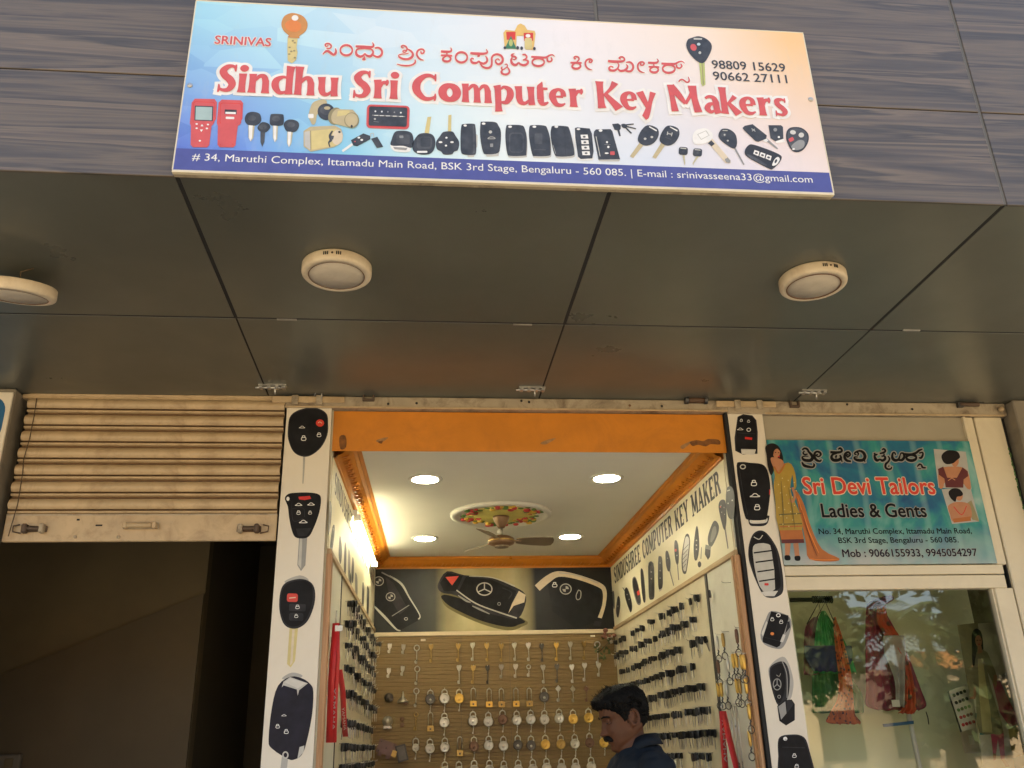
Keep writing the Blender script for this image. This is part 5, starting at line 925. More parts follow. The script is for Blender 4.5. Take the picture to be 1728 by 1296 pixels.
for z_, pts, mm in ((L1, [(470, 750), (485, 790), (480, 900), (462, 985), (464, 850)], gy), (L1, [(490, 930), (505, 920), (502, 1000), (487, 1092), (474, 1060)], fb), (L1, [(540, 990), (552, 1040), (555, 1120), (545, 1182), (532, 1120)], fb), (L1, [(575, 1035), (585, 1080), (583, 1220), (573, 1290), (568, 1180)], fb), (L1, [(600, 1080), (611, 1120), (612, 1250), (602, 1300), (596, 1200)], gy), (L1, [(628, 1135), (638, 1180), (632, 1300), (622, 1300), (620, 1220)], fb),
                    (L2, [(650, 10), (665, 40), (668, 120), (655, 105)], fb), (L2, [(692, 30), (706, 60), (706, 180), (693, 172)], gy), (L2, [(740, 90), (752, 130), (745, 260), (735, 250)], fb), (L2, [(770, 120), (783, 150), (777, 320), (767, 300)], fb)):
    item('printed_key', lambda px, py, h: onl(px, py, .003+h), *z_, [(mm, blob(pts)), ('ink_grey', [((p[0]+pts[0][0]*2)/3+2, p[1]*.3+pts[0][1]*.7+8) for p in pts][:3])], lb_, .0006)
# wooden trims and boards
def single(e, name, lab, cat, **k): return tag(e.done(name), lab, cat, **k)
single(MB().box((RX-.018, 3.985, 2.404), (RX-.0005, BY-.025, 2.429), 'trim_wood_flat', .002), 'wood_trim', 'flat wooden trim under the lettered banner of the right wall', 'trim')
single(MB().box((RX-.024, 3.960, .17), (RX-.0005, 4.032, 2.4035), 'trim_wood', .006).box((RX-.030, 3.985, .17), (RX-.024, 4.008, 2.4035), 'trim_wood', .002), 'wood_trim', 'upright varnished wooden trim ending the right display board', 'trim')
e = MB(); lbox(e, .01, LL-.02, 2.42, 2.444, .0005, .018, 'trim_wood_flat'); single(e, 'wood_trim', 'flat wooden trim under the banner of the left wall', 'trim')
e = MB(); lbox(e, .0, .05, .17, 2.419, .0005, .024, 'trim_wood'); single(e, 'wood_trim', 'upright wooden trim beside the left pillar', 'trim')
db = thing('display_board', 'pale right-hand display board with rows of hanging car keys', 'display board', (RX-.005, 5.2, 1.5))
MB().box((RX-.008, 4.035, .8), (RX-.0005, 4.448, 2.403), 'board_white').done('white_section', db)
MB().box((RX-.014, 4.449, .8), (RX-.0005, 4.481, 2.403), 'dark_strip', .002).done('divider', db)
MB().box((RX-.008, 4.482, .8), (RX-.0005, BY-.013, 2.403), 'board_grey').done('key_section', db)
dl = thing('display_board', 'pale left-hand display board with rows of hanging car keys', 'display board', lp(1.2, 1.5, .005))
e = MB(); lbox(e, .052, .55, .8, 2.419, .0005, .008, 'board_white').done('white_section', dl)
e = MB(); lbox(e, .551, .566, .8, 2.419, .0005, .012, 'dark_strip').done('divider', dl)
e = MB(); lbox(e, .567, LL-.015, .8, 2.419, .0005, .008, 'board_grey').done('key_section', dl)

# ------------------------------------------------------------------ keys, locks and tags on the boards
rnd = random.Random(21)
def key_blank(head, m):
    """modern car key hanging from its ring hole at the origin, face along X"""
    e = MB(); w_, h = head
    def plate(pts, t, mm): e.prism([(-t/2, y, z) for y, z in pts], (t, 0, 0), mm)
    plate(rrect(-w_/2, -h+.006, w_/2, .006, w_*.32, n=3), .009, m); plate(rrect(-w_*.36, -h+.011, w_*.36, -.004, w_*.25, n=2), .0115, m)
    plate([(-.0042, -h+.007), (.0042, -h+.007), (.0042, -h-.034), (.001, -h-.041), (-.003, -h-.038)], .0022, 'zinc')
    e.box((-.0016, -.0012, -h-.03), (-.0010, .0012, -h+.004), 'dark_steel')
    return e
heads = [((.030, .034), 'black_plastic'), ((.026, .036), 'black_plastic'), ((.034, .032), 'black_plastic'), ((.024, .028), 'black_plastic')]
hk = None
def hook_row(par, pos, nrm, ln, fr):
    """wire peg standing out of a board"""
    return MB().tube([pos, pos+nrm*ln, pos+nrm*(ln+.004)+Vector((0, 0, .008))], .0016, 'steel', 5).done('hook', par)
rank = ['top', 'second', 'third', 'fourth', 'fifth', 'sixth', 'seventh', 'eighth']
protos = {}; queue = []
def hang_key(P, rz_, kind, lab, grp): queue.append((P, kind, lab, grp))
def behind_man(p):
    v = p-CAM; x, y = 864+FPX*v.dot(_r)/v.dot(_f), 648-FPX*v.dot(_u)/v.dot(_f)
    return 1005 < x < 1062+max(0, y-1255)*1.0 and y > 1178 or y > 1330
rowsR = [2.318, 2.214, 2.100, 1.992, 1.882, 1.768, 1.662, 1.556]
for i, z in enumerate(rowsR):
    lab = f'black-headed car key on the {rank[i]} row of hooks of the right board'; grp = f'car keys on the {rank[i]} row of the right board'
    y = 6.66-.05*rnd.random(); gap = 0
    while y > 4.54:
        if rnd.random() < .88 or gap:
            gap = 0; n = rnd.choice([2, 3, 3, 4, 4, 5] if i else [1, 2, 2, 3, 3]); k0 = rnd.choice(heads)
            hook_row(db, Vector((RX-.008, y, z+.004)), Vector((-1, 0, 0)), .022+.013*n, 0)
            kd = k0 if not (i == 4 and 5.4 < y < 5.6) else ((.03, .036), 'blue_plastic')
            for k in range(n):
                p = Vector((RX-.024-.0135*k, y+rnd.gauss(0, .003), z-rnd.random()*.003))
                if not behind_man(p): hang_key(p, 0, kd, lab, grp)
        else: gap = 1
        y -= rnd.uniform(.118, .16)
rowsL = [2.326, 2.224, 2.116, 2.010, 1.890, 1.756, 1.646, 1.552]
for i, z in enumerate(rowsL):
    lab = f'black-headed car key on the {rank[i]} row of hooks of the left board'; grp = f'car keys on the {rank[i]} row of the left board'
    s = .72+.06*rnd.random()
    while s < 2.68:
        n = rnd.choice([2, 2, 3, 3, 4]); hook_row(dl, lp(s, z+.004, .008), LN, .022+.013*n, 0); kd = rnd.choice(heads)
        for k in range(n): hang_key(lp(s, z, .024+.0135*k), 0, kd, lab, grp)
        s += rnd.uniform(.14, .20)
hang_key(onx(1197, 998, RX-.03), .5, heads[0], 'black car key hung by itself on the dark divider of the right board', None)
queue.sort(key=lambda q: (q[0]-CAM).length)
far = MB()
for q, (P, kind, lab, grp) in enumerate(queue):
    s = rnd.uniform(.90, 1.18); rot = (rnd.gauss(0, .10), rnd.gauss(0, .05), rnd.gauss(0, .28))
    if q < 295:
        if kind not in protos: o = key_blank(*kind).done('car_key', loc=(0, 0, 0)); protos[kind] = o
        else: o = protos[kind].copy(); COL.objects.link(o)
        o.location = P; o.rotation_euler = rot; o.scale = (1, s, s); tag(o, lab, 'car key', grp)
    else:
        kb = key_blank(*kind); mt_ = Matrix.Translation(P) @ Matrix.Rotation(rot[2], 4, 'Z') @ Matrix.Rotation(rot[0], 4, 'X') @ Matrix.Scale(s, 4)
        for f, mi in zip(kb.f, kb.m): far.add([mt_ @ Vector(kb.v[i]) for i in f], [list(range(len(f)))], kb.mats[mi])
o = far.done('car_keys'); tag(o, 'mass of black-headed car keys at the deep end of the side boards', 'car keys', None, 'stuff')

# brass and silver key tags on the white section
def keytag(loc, mt, lab, n):
    t = thing('key_tag', lab, 'key tag', loc, 'key tags on the white board section'); e = MB(); x, y, z = loc
    e.lathe((x, y, z-.068), [(.003, .064), (.0075, .060), (.0088, .034), (.0072, .006), (.0035, 0)], mt, 12).done('tag_body', t)
    MB().tube([(x, y, z), (x-.004, y+.001, z-.004), (x, y, z-.008), (x+.003, y, z-.004)], .0012, 'steel', 5, closed=True).tube([(x, y, z-.068), (x+.004, y+.003, z-.076), (x-.003, y-.003, z-.084), (x+.002, y+.002, z-.092)], .0034, 'dark_steel', 6).done('chain', t)
    MB().tube([(x+.015*math.cos(a*PI/8), y+.004*math.cos(a*PI/8), z-.108+.016*math.sin(a*PI/8)) for a in range(16)], .0022, 'dark_steel', 6, closed=True).done('split_ring', t)
zr4 = (1180, 960, .2592)
seen = {}
for x, y, mt in ((150, 412, 'brass'), (238, 385, 'copper_brown'), (112, 432, 'steel'), (182, 572, 'steel'), (215, 546, 'gold'), (236, 542, 'gold'), (268, 550, 'gold'), (284, 552, 'gold'), (118, 585, 'copper_brown'), (118, 735, 'gold'), (138, 735, 'gold'), (172, 730, 'steel'), (238, 706, 'gold'), (258, 710, 'brass'), (298, 705, 'gold'), (318, 872, 'gold'), (322, 1046, 'gold')):
    p = onx(zr4[0]+x*zr4[2], zr4[1]+y*zr4[2], RX-.040); row = ('upper' if y < 500 else 'second' if y < 650 else 'third' if y < 800 else 'fourth' if y < 1000 else 'lowest')
    w_ = {'gold': 'gold', 'brass': 'brass', 'steel': 'silver', 'copper_brown': 'dark copper'}[mt]
    keytag((p.x, p.y, p.z), mt, f'{w_} coloured bullet key tag in the {row} row beside the wooden trim', 1)
    hook_row(db, Vector((RX-.008, p.y, p.z+.002)), Vector((-1, 0, 0)), .034, 0)
q = onx(1222, 983, RX-.04); hook_row(db, Vector((RX-.008, q.y, q.z)), Vector((-1, 0, 0)), .04, 0)

# red lanyards and steel chains
pm('ribbon_red', (.55, .018, .02), .45, 0, .12, 20)
def ribbon(t, name, path, wv, m='ribbon_red'):
    e = MB(); vs = []
    for p in path: vs += [Vector(p)-wv/2, Vector(p)+wv/2]
    e.add(vs, [(2*k, 2*k+1, 2*k+3, 2*k+2) for k in range(len(path)-1)], m, True); o = e.done(name, t); md = o.modifiers.new('thick', 'SOLIDIFY'); md.thickness = .0012; md.offset = 0; return o
def vtext(t, s, top, dn, cap, nrm, side):
    """small white lettering running down a ribbon"""
    vs, fs = text_geo(s, .01); x0 = min(v.x for v in vs); x1 = max(v.x for v in vs)
    MB().add([Vector(top)+Vector(dn)*((v.x-x0)/(x1-x0))+side*(v.y/.682*cap)+nrm*.0016 for v in vs], fs, 'ink_white').done('lettering', t)
def rx(px, py, h): return onx(px, py, RX-h)
t = thing('lanyard', 'red lanyard with white lettering hanging on the right board below the key tags', 'lanyard', rx(1219, 1196, .05))
a, b = rx(1219, 1200, .055), rx(1224, 1296, .055); b2 = rx(1243, 1296, .045); sd = Vector((-.030, -.008, 0))
ribbon(t, 'ribbon', [a, a.lerp(b, .5)+Vector((-.004, 0, 0)), b, b+(b-a)*.5], sd); ribbon(t, 'ribbon', [a+Vector((.004, 0, 0)), a.lerp(b2, .5), b2, b2+(b2-a)*.5], sd)
MB().tube([a+Vector((0, 0, .004)), a+Vector((-.004, 0, .02)), a+Vector((.004, 0, .03))], .004, 'steel', 6).done('clip', t)
vtext(t, 'YAMAHA', a.lerp(b, .15)+Vector((.006, -.003, 0)), (b-a)*.75, .013, Vector((.25, -1, 0)).normalized(), Vector((-1, -.2, 0)))
for k in range(4):
    a = rx(1232+3.5*k, 1191, .03+.004*k); b = rx(1243+2*k+5*(k % 2), 1300, .03+.004*k)
    tag(MB().tube([a, a.lerp(b, .5)+Vector((0, .004*(-1)**k, 0)), b+Vector((0, 0, -.1))], .0028, 'steel', 6).done('ball_chain'), 'thin steel ball chain hanging between the red lanyard and the wooden trim', 'chain', 'steel ball chains on the right board')
a = rx(1228, 1190, .008); MB().tube([onx(1225, 1189, RX-.03), onx(1262, 1186, RX-.03)], .002, 'steel', 6).done('hook', db)
def lx(px, py, h): return onl(px, py, h)
for (p0, p1, wd, lab, tx) in (((567, 1052), (562, 1253), .026, 'long red lanyard with steel clip on the left board', 1), ((573, 1130), (583, 1243), .022, 'shorter red lanyard with white lettering beside the long one on the left board', 0)):
    a, b = lx(*p0, .05), lx(*p1, .05); t = thing('lanyard', lab, 'lanyard', a)
    sd = LN*wd*1.15-LD*.006
    ribbon(t, 'ribbon', [a, a.lerp(b, .3)+LN*.006, a.lerp(b, .7), b], sd)
    if tx:
        ribbon(t, 'ribbon', [a-LD*.012, a.lerp(b, .5)-LD*.02-LN*.012, b-LD*.02-LN*.014], sd*.9)
        e = MB(); c = a-Vector((0, 0, .022))+LN*.014; e.obox(c-LD*.01, LN*.016, LD*.003, Vector((0, 0, .012)), 'zinc').done('clip', t)
        MB().tube([a, a+Vector((0, 0, .03))+LD*.004, a+Vector((0, 0, .055))], .004, 'steel', 6).done('snap_hook', t)
    vtext(t, 'YAMAHA', a.lerp(b, .55)-LD*.003-sd*.2, (b-a)*.35, .012, -LD, LN)
for k in range(3):
    a = lx(557+2.5*k, 1075, .02); b = lx(551+2*k, 1245, .02)
    tag(MB().tube([a, a.lerp(b, .5)+LN*.004, b], .003, 'steel', 6).done('ball_chain'), 'steel ball chain hanging behind the long red lanyard', 'chain', 'steel ball chains on the left board')

# ---- the far board: old keys, padlocks and odd locks
KY = BY-.030
def old_key(L=.118, m='steel', kind='heart', bow=.019):
    e = MB(); ring = []
    if kind == 'ring': e.tube([(bow*math.cos(a*PI/7), 0, -bow*.6+bow*math.sin(a*PI/7)) for a in range(14)], .0042, m, 6, closed=True)
    elif kind == 'diamond': e.prism([(0, .003, .012), (bow*1.15, .003, -.012), (0, .003, -.038), (-bow*1.15, .003, -.012)], (0, -.006, 0), m)
    else:
        e.prism([(x, .003, z) for x, z in ((-.005, .008), (0, .001), (.005, .008), (.014, .010), (bow, -.002), (.013, -.020), (.004, -.034), (-.004, -.034), (-.013, -.020), (-bow, -.002), (-.014, .010))], (0, -.006, 0), m)
    e.tube([(0, 0, -.03), (0, 0, -L)], .0036, m, 7); e.tube([(0, 0, -.036), (0, 0, -.042)], .0055, m, 8)
    e.box((-.012, -.0025, -L-.002), (.004, .0025, -L+.022), m); e.box((-.015, -.002, -L+.004), (-.012, .002, -L+.018), m)
    return e
def disc_lock(name, lab, loc, m, R=.036, key=True, shackle='steel', grp='round padlocks on the far wall'):
    x, y, z = loc; t = thing(name, lab, 'padlock', loc, grp); c = (x, y-.008, z-.062)
    MB().lathe(c, [(R*.80, -.012), (R*.98, -.008), (R, -.003), (R, .004), (R*.95, .009), (R*.82, .0115), (R*.78, .0105), (R*.2, .012)], m, 24, 'y').done('lock_body', t)
    MB().tube([(x+.019*math.cos(PI*k/8), y-.007, z-.022+.020*math.sin(PI*k/8)) for k in range(9)]+[(x-.019, y-.007, z-.045)], .0044, shackle, 8).tube([(x+.019, y-.007, z-.022), (x+.019, y-.007, z-.045)], .0044, shackle, 8).done('shackle', t)
    MB().lathe((x, y-.0195, z-.068), [(.010, 0), (.009, .003), (.003, .004)], m if m != 'dark_steel' else 'steel', 12, 'y').done('keyhole_cover', t)
    if key:
        MB().lathe((x+.002, y-.014, z-.062-R-.006), [(.007, 0), (.007, .003)], 'steel', 10, 'y').tube([(x+.002, y-.014, z-.066-R), (x+.001, y-.014, z-.112-R)], .0026, 'steel', 6).box((x-.006, y-.016, z-.113-R), (x+.002, y-.012, z-.100-R), 'steel').done('hanging_key', t)
    return t
def long_lock(lab, loc, m='gold', L=.085):
    x, y, z = loc; t = thing('long_padlock', lab, 'padlock', loc, 'long-shackle padlocks on the far wall')
    MB().box((x-.024, y-.018, z-L-.040), (x+.024, y+.0, z-L), m, .003).done('lock_body', t)
    MB().tube([(x-.0155, y-.009, z-L), (x-.0155, y-.009, z-.014)]+[(x-.0155*math.cos(PI*k/6), y-.009, z-.014+.0145*math.sin(PI*k/6)) for k in range(1, 6)]+[(x+.0155, y-.009, z-.014), (x+.0155, y-.009, z-L)], .0038, 'steel', 8).done('shackle', t)
    MB().lathe((x, y-.018, z-L-.022), [(.007, 0), (.006, .0015)], 'dark_steel', 10, 'y').done('keyhole', t); return t
cx16 = [657.5, 680.5, 704, 727, 750.5, 774, 798, 822, 845.5, 868.5, 890.5, 914, 938, 962, 985.5, 1008.5]
ordn = ['first', 'second', 'third', 'fourth', 'fifth', 'sixth', 'seventh', 'eighth', 'ninth', 'tenth', 'eleventh', 'twelfth', 'thirteenth', 'fourteenth', 'fifteenth', 'last']
rowz = [2.318, 2.165, 2.010, 1.858, 1.690, 1.536]
rown = ['top', 'second', 'third', 'fourth', 'fifth', 'lowest']
def place(ci, ri): x = ony(cx16[ci], 1093, BY-.02).x+rnd.gauss(0, .003); return Vector((x, KY, rowz[ri]+rnd.gauss(0, .004)))
kp_ = {}
def okey(ci, ri, kind, m, L=.118, bow=.019, nm='old_key'):
    k = (kind, m, L, bow); p = place(ci, ri)
    if k not in kp_: o = old_key(L, m, kind, bow).done(nm, loc=(0, 0, 0)); kp_[k] = o
    else: o = kp_[k].copy(); COL.objects.link(o)
    o.location = p; o.rotation_euler = (rnd.gauss(0, .02), rnd.gauss(0, .03), rnd.gauss(0, .25))
    nmm = {'steel': 'silver', 'brass': 'dull brass', 'gold': 'bright gold', 'dark_steel': 'dark', 'zinc': 'pale', 'copper_brown': 'brown'}[m]
    tag(o, f'{nmm} {kind}-bowed {"short " if L < .09 else ""}key, {ordn[ci]} place in the {rown[ri]} row of the brown board', 'key', 'old keys on the far wall')
    pg(p)
def pg(p): MB().tube([(p.x, BY-.010, p.z+.004), (p.x, KY-.016, p.z+.004), (p.x, KY-.018, p.z+.010)], .0018, 'steel', 5).done('hook', sb)
R1k = {0: 's', 1: 's', 2: 'r', 3: 'b', 5: 'b', 6: 'z', 7: 'b', 8: 'b', 9: 'z', 10: 'z', 11: 'd', 12: 'g', 13: 'z', 14: 'b', 15: 'R'}
R2k = {0: 's', 1: 's', 2: 'r', 5: 'z', 6: 'b', 7: 'd', 8: 'k', 9: 'k', 10: 'q', 11: 'z', 12: 'd', 13: 'z', 14: 'z', 15: 'k'}
for ri, rowk in ((0, R1k), (1, R2k)):
    for ci, c in rowk.items():
        dict(s=lambda: okey(ci, ri, 'heart', 'zinc', .056, .015), r=lambda: okey(ci, ri, 'ring', 'steel'), b=lambda: okey(ci, ri, 'heart', 'brass'), z=lambda: okey(ci, ri, 'heart', 'zinc'), d=lambda: okey(ci, ri, 'heart', 'dark_steel'),
             g=lambda: okey(ci, ri, 'heart', 'gold'), R=lambda: okey(ci, ri, 'ring', 'zinc', .15, .02), k=lambda: okey(ci, ri, 'heart', 'zinc', .085), q=lambda: okey(ci, ri, 'ring', 'zinc', .075, .014))[c]()
okey(2, 2, 'ring', 'steel'); okey(2, 3, 'ring', 'brass', .11, .014)
for ci in (12, 13, 14): okey(ci, 2, 'diamond', 'zinc' if ci != 14 else 'copper_brown', .10)
def dl_(ci, ri, m, word, **k): p = place(ci, ri); pg(p); disc_lock('round_padlock', f'{word} round padlock, {ordn[ci]} place in the {rown[ri]} row of the brown board', p, m, **k)
def ll_(ci, ri, m, word): p = place(ci, ri); pg(p); long_lock(f'{word} padlock with tall shackle, {ordn[ci]} place in the {rown[ri]} row of the brown board', p, m)
dl_(3, 2, 'dark_steel', 'dark steel', R=.037); dl_(4, 2, 'steel', 'grey steel', R=.037); dl_(5, 2, 'gold', 'golden', R=.035)
for ci, m, wd in ((6, 'gold', 'shiny brass'), (7, 'gold', 'shiny brass'), (8, 'brass', 'dull brass'), (9, 'gold', 'shiny brass'), (10, 'brass', 'dull brass')): ll_(ci, 2, m, wd)
dl_(11, 2, 'dark_steel', 'blackened', R=.036)
ll_(3, 3, 'brass', 'dull brass'); dl_(4, 3, 'steel', 'silver')
for ci, m, wd in ((6, 'steel', 'silver'), (7, 'zinc', 'pale silver'), (8, 'copper_brown', 'brown'), (9, 'steel', 'silver'), (10, 'steel', 'silver'), (11, 'zinc', 'pale silver'), (12, 'steel', 'silver'), (13, 'gold', 'golden'), (14, 'gold', 'golden')): dl_(ci, 3, m, wd, R=.035)
dl_(2, 4, 'zinc', 'small pale', R=.026); ll_(5, 4, 'brass', 'dull brass')
for ci, m, wd in ((3, 'zinc', 'pale silver'), (4, 'steel', 'silver'), (6, 'copper_brown', 'brown'), (7, 'steel', 'silver'), (8, 'zinc', 'pale silver'), (9, 'dark_steel', 'grey'), (10, 'dark_steel', 'grey'), (11, 'gold', 'golden'), (12, 'brass', 'dull brass'), (13, 'steel', 'silver'), (14, 'copper_brown', 'coppery'), (15, 'gold', 'golden')): dl_(ci, 4, m, wd, R=.034)
for ci in range(4, 15): dl_(ci, 5, 'steel' if ci % 3 else 'zinc', 'silver' if ci % 3 else 'pale silver', R=.033)
p = place(0, 2); tag(MB().lathe((p.x, p.y, p.z-.04), [(.032, -.01), (.03, .006), (.014, .016), (.006, .02)], 'dark_steel', 16, 'y').box((p.x+.004, p.y-.03, p.z-.066), (p.x+.03, p.y-.01, p.z-.045), 'dark_steel', .003).done('cam_lock'), 'small dark cam lock at the left end of the third row', 'lock')
p = place(1, 2); t = thing('steel_bell', 'small steel bell shaped lock hanging in the third row', 'bell', p)
MB().lathe((p.x, p.y, 0), [(.004, p.z), (.008, p.z-.03), (.014, p.z-.042), (.026, p.z-.055), (.040, p.z-.068), (.040, p.z-.074)], 'steel', 18).done('bell', t); MB().box((p.x+.012, p.y-.016, p.z-.09), (p.x+.034, p.y+.008, p.z-.066), 'copper_brown', .004).done('clapper', t)
p = place(0, 3); t = thing('knob_lock', 'grey steel knob lock at the left end of the fourth row', 'lock', p)
MB().lathe((p.x, p.y, p.z-.05), [(.036, -.012), (.036, .004), (.030, .014), (.018, .020), (.016, .034), (.004, .036)], 'zinc', 20, 'y').done('knob', t); MB().box((p.x-.03, p.y-.012, p.z-.10), (p.x+.03, p.y+.008, p.z-.078), 'steel', .004).done('plate', t)
p = place(1, 3); tag(MB().lathe((p.x, p.y, p.z-.03), [(.016, -.004), (.016, .006), (.01, .01)], 'copper_brown', 12, 'y').box((p.x-.012, p.y-.008, p.z-.08), (p.x+.012, p.y+.004, p.z-.052), 'copper_brown', .003).done('escutcheon'), 'tiny brown key plate next to the grey knob lock', 'key plate')
p = ony(652, 1262, KY); t = thing('rim_lock', 'mauve painted steel rim lock hung askew low on the brown board', 'rim lock', p); e = MB()
a = math.radians(20); dx, dz = Vector((math.cos(a), 0, -math.sin(a))), Vector((math.sin(a), 0, math.cos(a)))
MB().obox(p, dx*.062, Vector((0, .012, 0)), dz*.044, 'mauve_paint').obox(p-dz*.052-dx*.03, dx*.014, Vector((0, .008, 0)), dz*.012, 'mauve_paint').obox(p-dz*.052+dx*.03, dx*.014, Vector((0, .008, 0)), dz*.012, 'mauve_paint').done('case', t)
MB().obox(p+dx*.064-dz*.018, dx*.016, Vector((0, .016, 0)), dz*.020, 'brass').done('bolt', t)
for u, v in ((-.045, .03), (.045, .03), (-.045, -.03), (.0, .0)): q = p+dx*u+dz*v; MB().lathe((q.x, q.y-.012, q.z), [(.005, 0), (.003, .003)], 'dark_steel', 8, 'y').done('rivet', t)
p = ony(678, 1271, KY); t = thing('box_lock', 'black rectangular box lock hung beside the mauve rim lock', 'rim lock', p); a = math.radians(-14); dx, dz = Vector((math.cos(a), 0, -math.sin(a))), Vector((math.sin(a), 0, math.cos(a)))
MB().obox(p, dx*.036, Vector((0, .014, 0)), dz*.055, 'black_plastic').done('case', t); MB().obox(p-Vector((0, .0145, 0)), dx*.026, Vector((0, .002, 0)), dz*.044, 'dark_steel').done('cover', t)
# dried flower sprig in the corner
p = ony(1022, 1085, BY-.09); t = thing('flower_sprig', 'dried flower sprig tucked in the corner above the right board', 'flowers', p)
MB().tube([p+Vector((.06, .05, .05)), p+Vector((.02, 0, 0)), p+Vector((-.05, 0, -.06))], .003, 'rope', 5).done('stem', t)
e = MB(); pm('dry_bloom', (.30, .13, .09), .8, 0, .4, 30); pm('dry_white', (.6, .55, .45), .8)
for k in range(9): e.ball(p+Vector((rnd.gauss(.03, .03), rnd.gauss(0, .02), rnd.gauss(.05, .025))), rnd.uniform(.012, .022), rnd.choice(['dry_bloom', 'dry_bloom', 'dry_white']), 8, (1, 1, .8))
e.done('bloom', t)
e = MB()
for k in range(26):
    c = p+Vector((rnd.gauss(0, .035), rnd.gauss(0, .02), rnd.gauss(-.04, .03))); d = Vector((rnd.uniform(-1, .4), rnd.uniform(-.5, .2), rnd.uniform(-1, .4))).normalized()*.035; s_ = d.cross(Vector((0, 1, .3))).normalized()*.008
    e.add([c, c+d*.5+s_, c+d, c+d*.5-s_], [(0, 1, 2, 3)], 'leaf')
o = e.done('dry_leaf', t); o['kind'] = 'stuff'

# ------------------------------------------------------------------ the tailor's shop
ts = thing('shop_window', 'cream aluminium shop window frame under the tailor banner', 'shop window', (2.2, W, 1.2))
MB().box((1.654, 3.962, 2.945), (2.70, 3.99, 3.081), 'header_panel', .002).done('header_panel', ts)
MB().box((1.654, 3.955, 2.236), (2.72, 4.0, 2.297), 'alu_cream', .003).done('transom', ts)
MB().box((1.654, 3.952, 2.301), (2.72, 4.0, 2.345), 'alu_cream', .003).done('transom', ts)
MB().box((2.70, 3.957, 2.3455), (2.745, 4.0, 3.081), 'alu_cream', .003).done('upright', ts)
MB().box((2.688, 3.945, 2.3455), (2.7, 3.975, 3.081), 'alu_cream', .002).done('bead', ts)
MB().box((2.656, 3.955, .17), (2.745, 4.0, 2.2355), 'alu_cream', .003).done('upright', ts)
MB().box((2.646, 3.965, .17), (2.6555, 3.995, 2.2355), 'alu_cream', .002).done('bead', ts)
MB().box((2.7455, 3.972, .17), (2.752, 4.0, 3.081), 'joint_black').done('joint', ts)
MB().box((2.7525, 3.953, .17), (2.897, 4.0, 3.081), 'alu_cream', .004).done('jamb', ts)
MB().box((2.8975, 3.975, .17), (2.9245, 4.0, 3.081), 'joint_black').done('gap', ts)
r = random.Random(3); e = MB()
for k in range(40):
    z = 2.72+r.gauss(0, .10); x = 2.898-r.random()*.006; e.add([(x-.004, 3.9525, z), (x+.004, 3.9525, z-.004), (x+.003, 3.9525, z+.010), (x-.003, 3.9525, z+.009)], [(0, 1, 2, 3)], 'green_mould')
o = e.done('green_paint_trace', ts); o['kind'] = 'stuff'
m, t_, b_ = nodes('window_glass'); tr = N(t_, 'BsdfTransparent'); tr.inputs[0].default_value = (.93, .97, .90, 1); gl = N(t_, 'BsdfGlossy'); gl.inputs['Roughness'].default_value = .015
fr = N(t_, 'Fresnel'); fr.inputs[0].default_value = 1.6; ma = N(t_, 'Math', operation='MULTIPLY_ADD'); ma.inputs[1].default_value = 1.2; ma.inputs[2].default_value = .10; t_.links.new(fr.outputs[0], ma.inputs[0])
mx = N(t_, 'MixShader'); t_.links.new(ma.outputs[0], mx.inputs[0]); t_.links.new(tr.outputs[0], mx.inputs[1]); t_.links.new(gl.outputs[0], mx.inputs[2]); t_.links.new(mx.outputs[0], t_.nodes['Material Output'].inputs[0])
MB().add([(1.66, 3.985, .2), (2.648, 3.985, .2), (2.648, 3.985, 2.234), (1.66, 3.985, 2.234)], [(0, 1, 2, 3)], 'window_glass').done('pane', ts)
# its room
for nm, a, b, mt in (('back_wall', (1.655, 4.8, .17), (5.0, 5.3, 3.1), 'room_wall'), ('inner_ceiling', (1.655, 4.0, 3.0), (5.0, 5.3, 3.08), 'room_wall'), ('partition_wall', (1.652, 4.05, .17), (1.70, 5.2, 3.0), 'room_wall')):
    MB().box(a, b, mt).done(nm, kind='structure')
MB().box((1.71, 4.01, .171), (5.0, 4.79, .185), 'alu_cream').done('bounce_floor', kind='structure')  # added pale floor sheet that bounces daylight up to brighten the room
# its banner
def tailor_print():
    m, t, b = nodes('tailor_print'); v = coords(t, (1, 1, 1)); tc = v
    n1 = noise(t, v, 3.2, 4, .6, .8); c = ramp(t, n1, [(.28, (.005, .03, .16)), (.45, (.01, .13, .22)), (.56, (.03, .24, .22)), (.70, (.16, .36, .33)), (.82, (.42, .50, .48))])
    sp = N(t, 'SeparateXYZ'); t.links.new(v, sp.inputs[0]); mr = N(t, 'MapRange'); mr.inputs[1].default_value = -.3; mr.inputs[2].default_value = -.12; t.links.new(sp.outputs[2], mr.inputs[0])
    lo = ramp(t, noise(t, v, 5, 4), [(.3, (.20, .34, .36)), (.7, (.48, .46, .44))]); c = mixc(t, mr.outputs[0], lo, c)
    wv = N(t, 'TexWave'); wv.inputs['Scale'].default_value = 2.2; wv.inputs['Distortion'].default_value = 2; wv.inputs['Detail'].default_value = 3; t.links.new(coords(t, (1, 1, .55)), wv.inputs['Vector'])
    s = ramp(t, wv.outputs[0], [(.82, (0, 0, 0)), (1, (.28,)*3)]); c = mixc(t, s, c, (.3, .5, .46)); t.links.new(c, b.inputs['Base Color']); b.inputs['Roughness'].default_value = .4
    bump(t, b, noise(t, coords(t, (2, 1, .7)), 3, 3), .15, .03)
tailor_print()
tb = thing('tailor_banner', 'teal tailor banner with a woman in a yellow dress over the window', 'banner', (2.17, W-.002, 2.648))
TY = 3.940
MB().box((1.6535, TY, 2.347), (2.687, TY+.004, 2.949), 'tailor_print').done('sheet', tb)
TP = on_plane_y(TY); Tz = (1260, 660, .2708)
def tp(name, *parts): item(name, TP, *Tz, parts, tb, .0006)
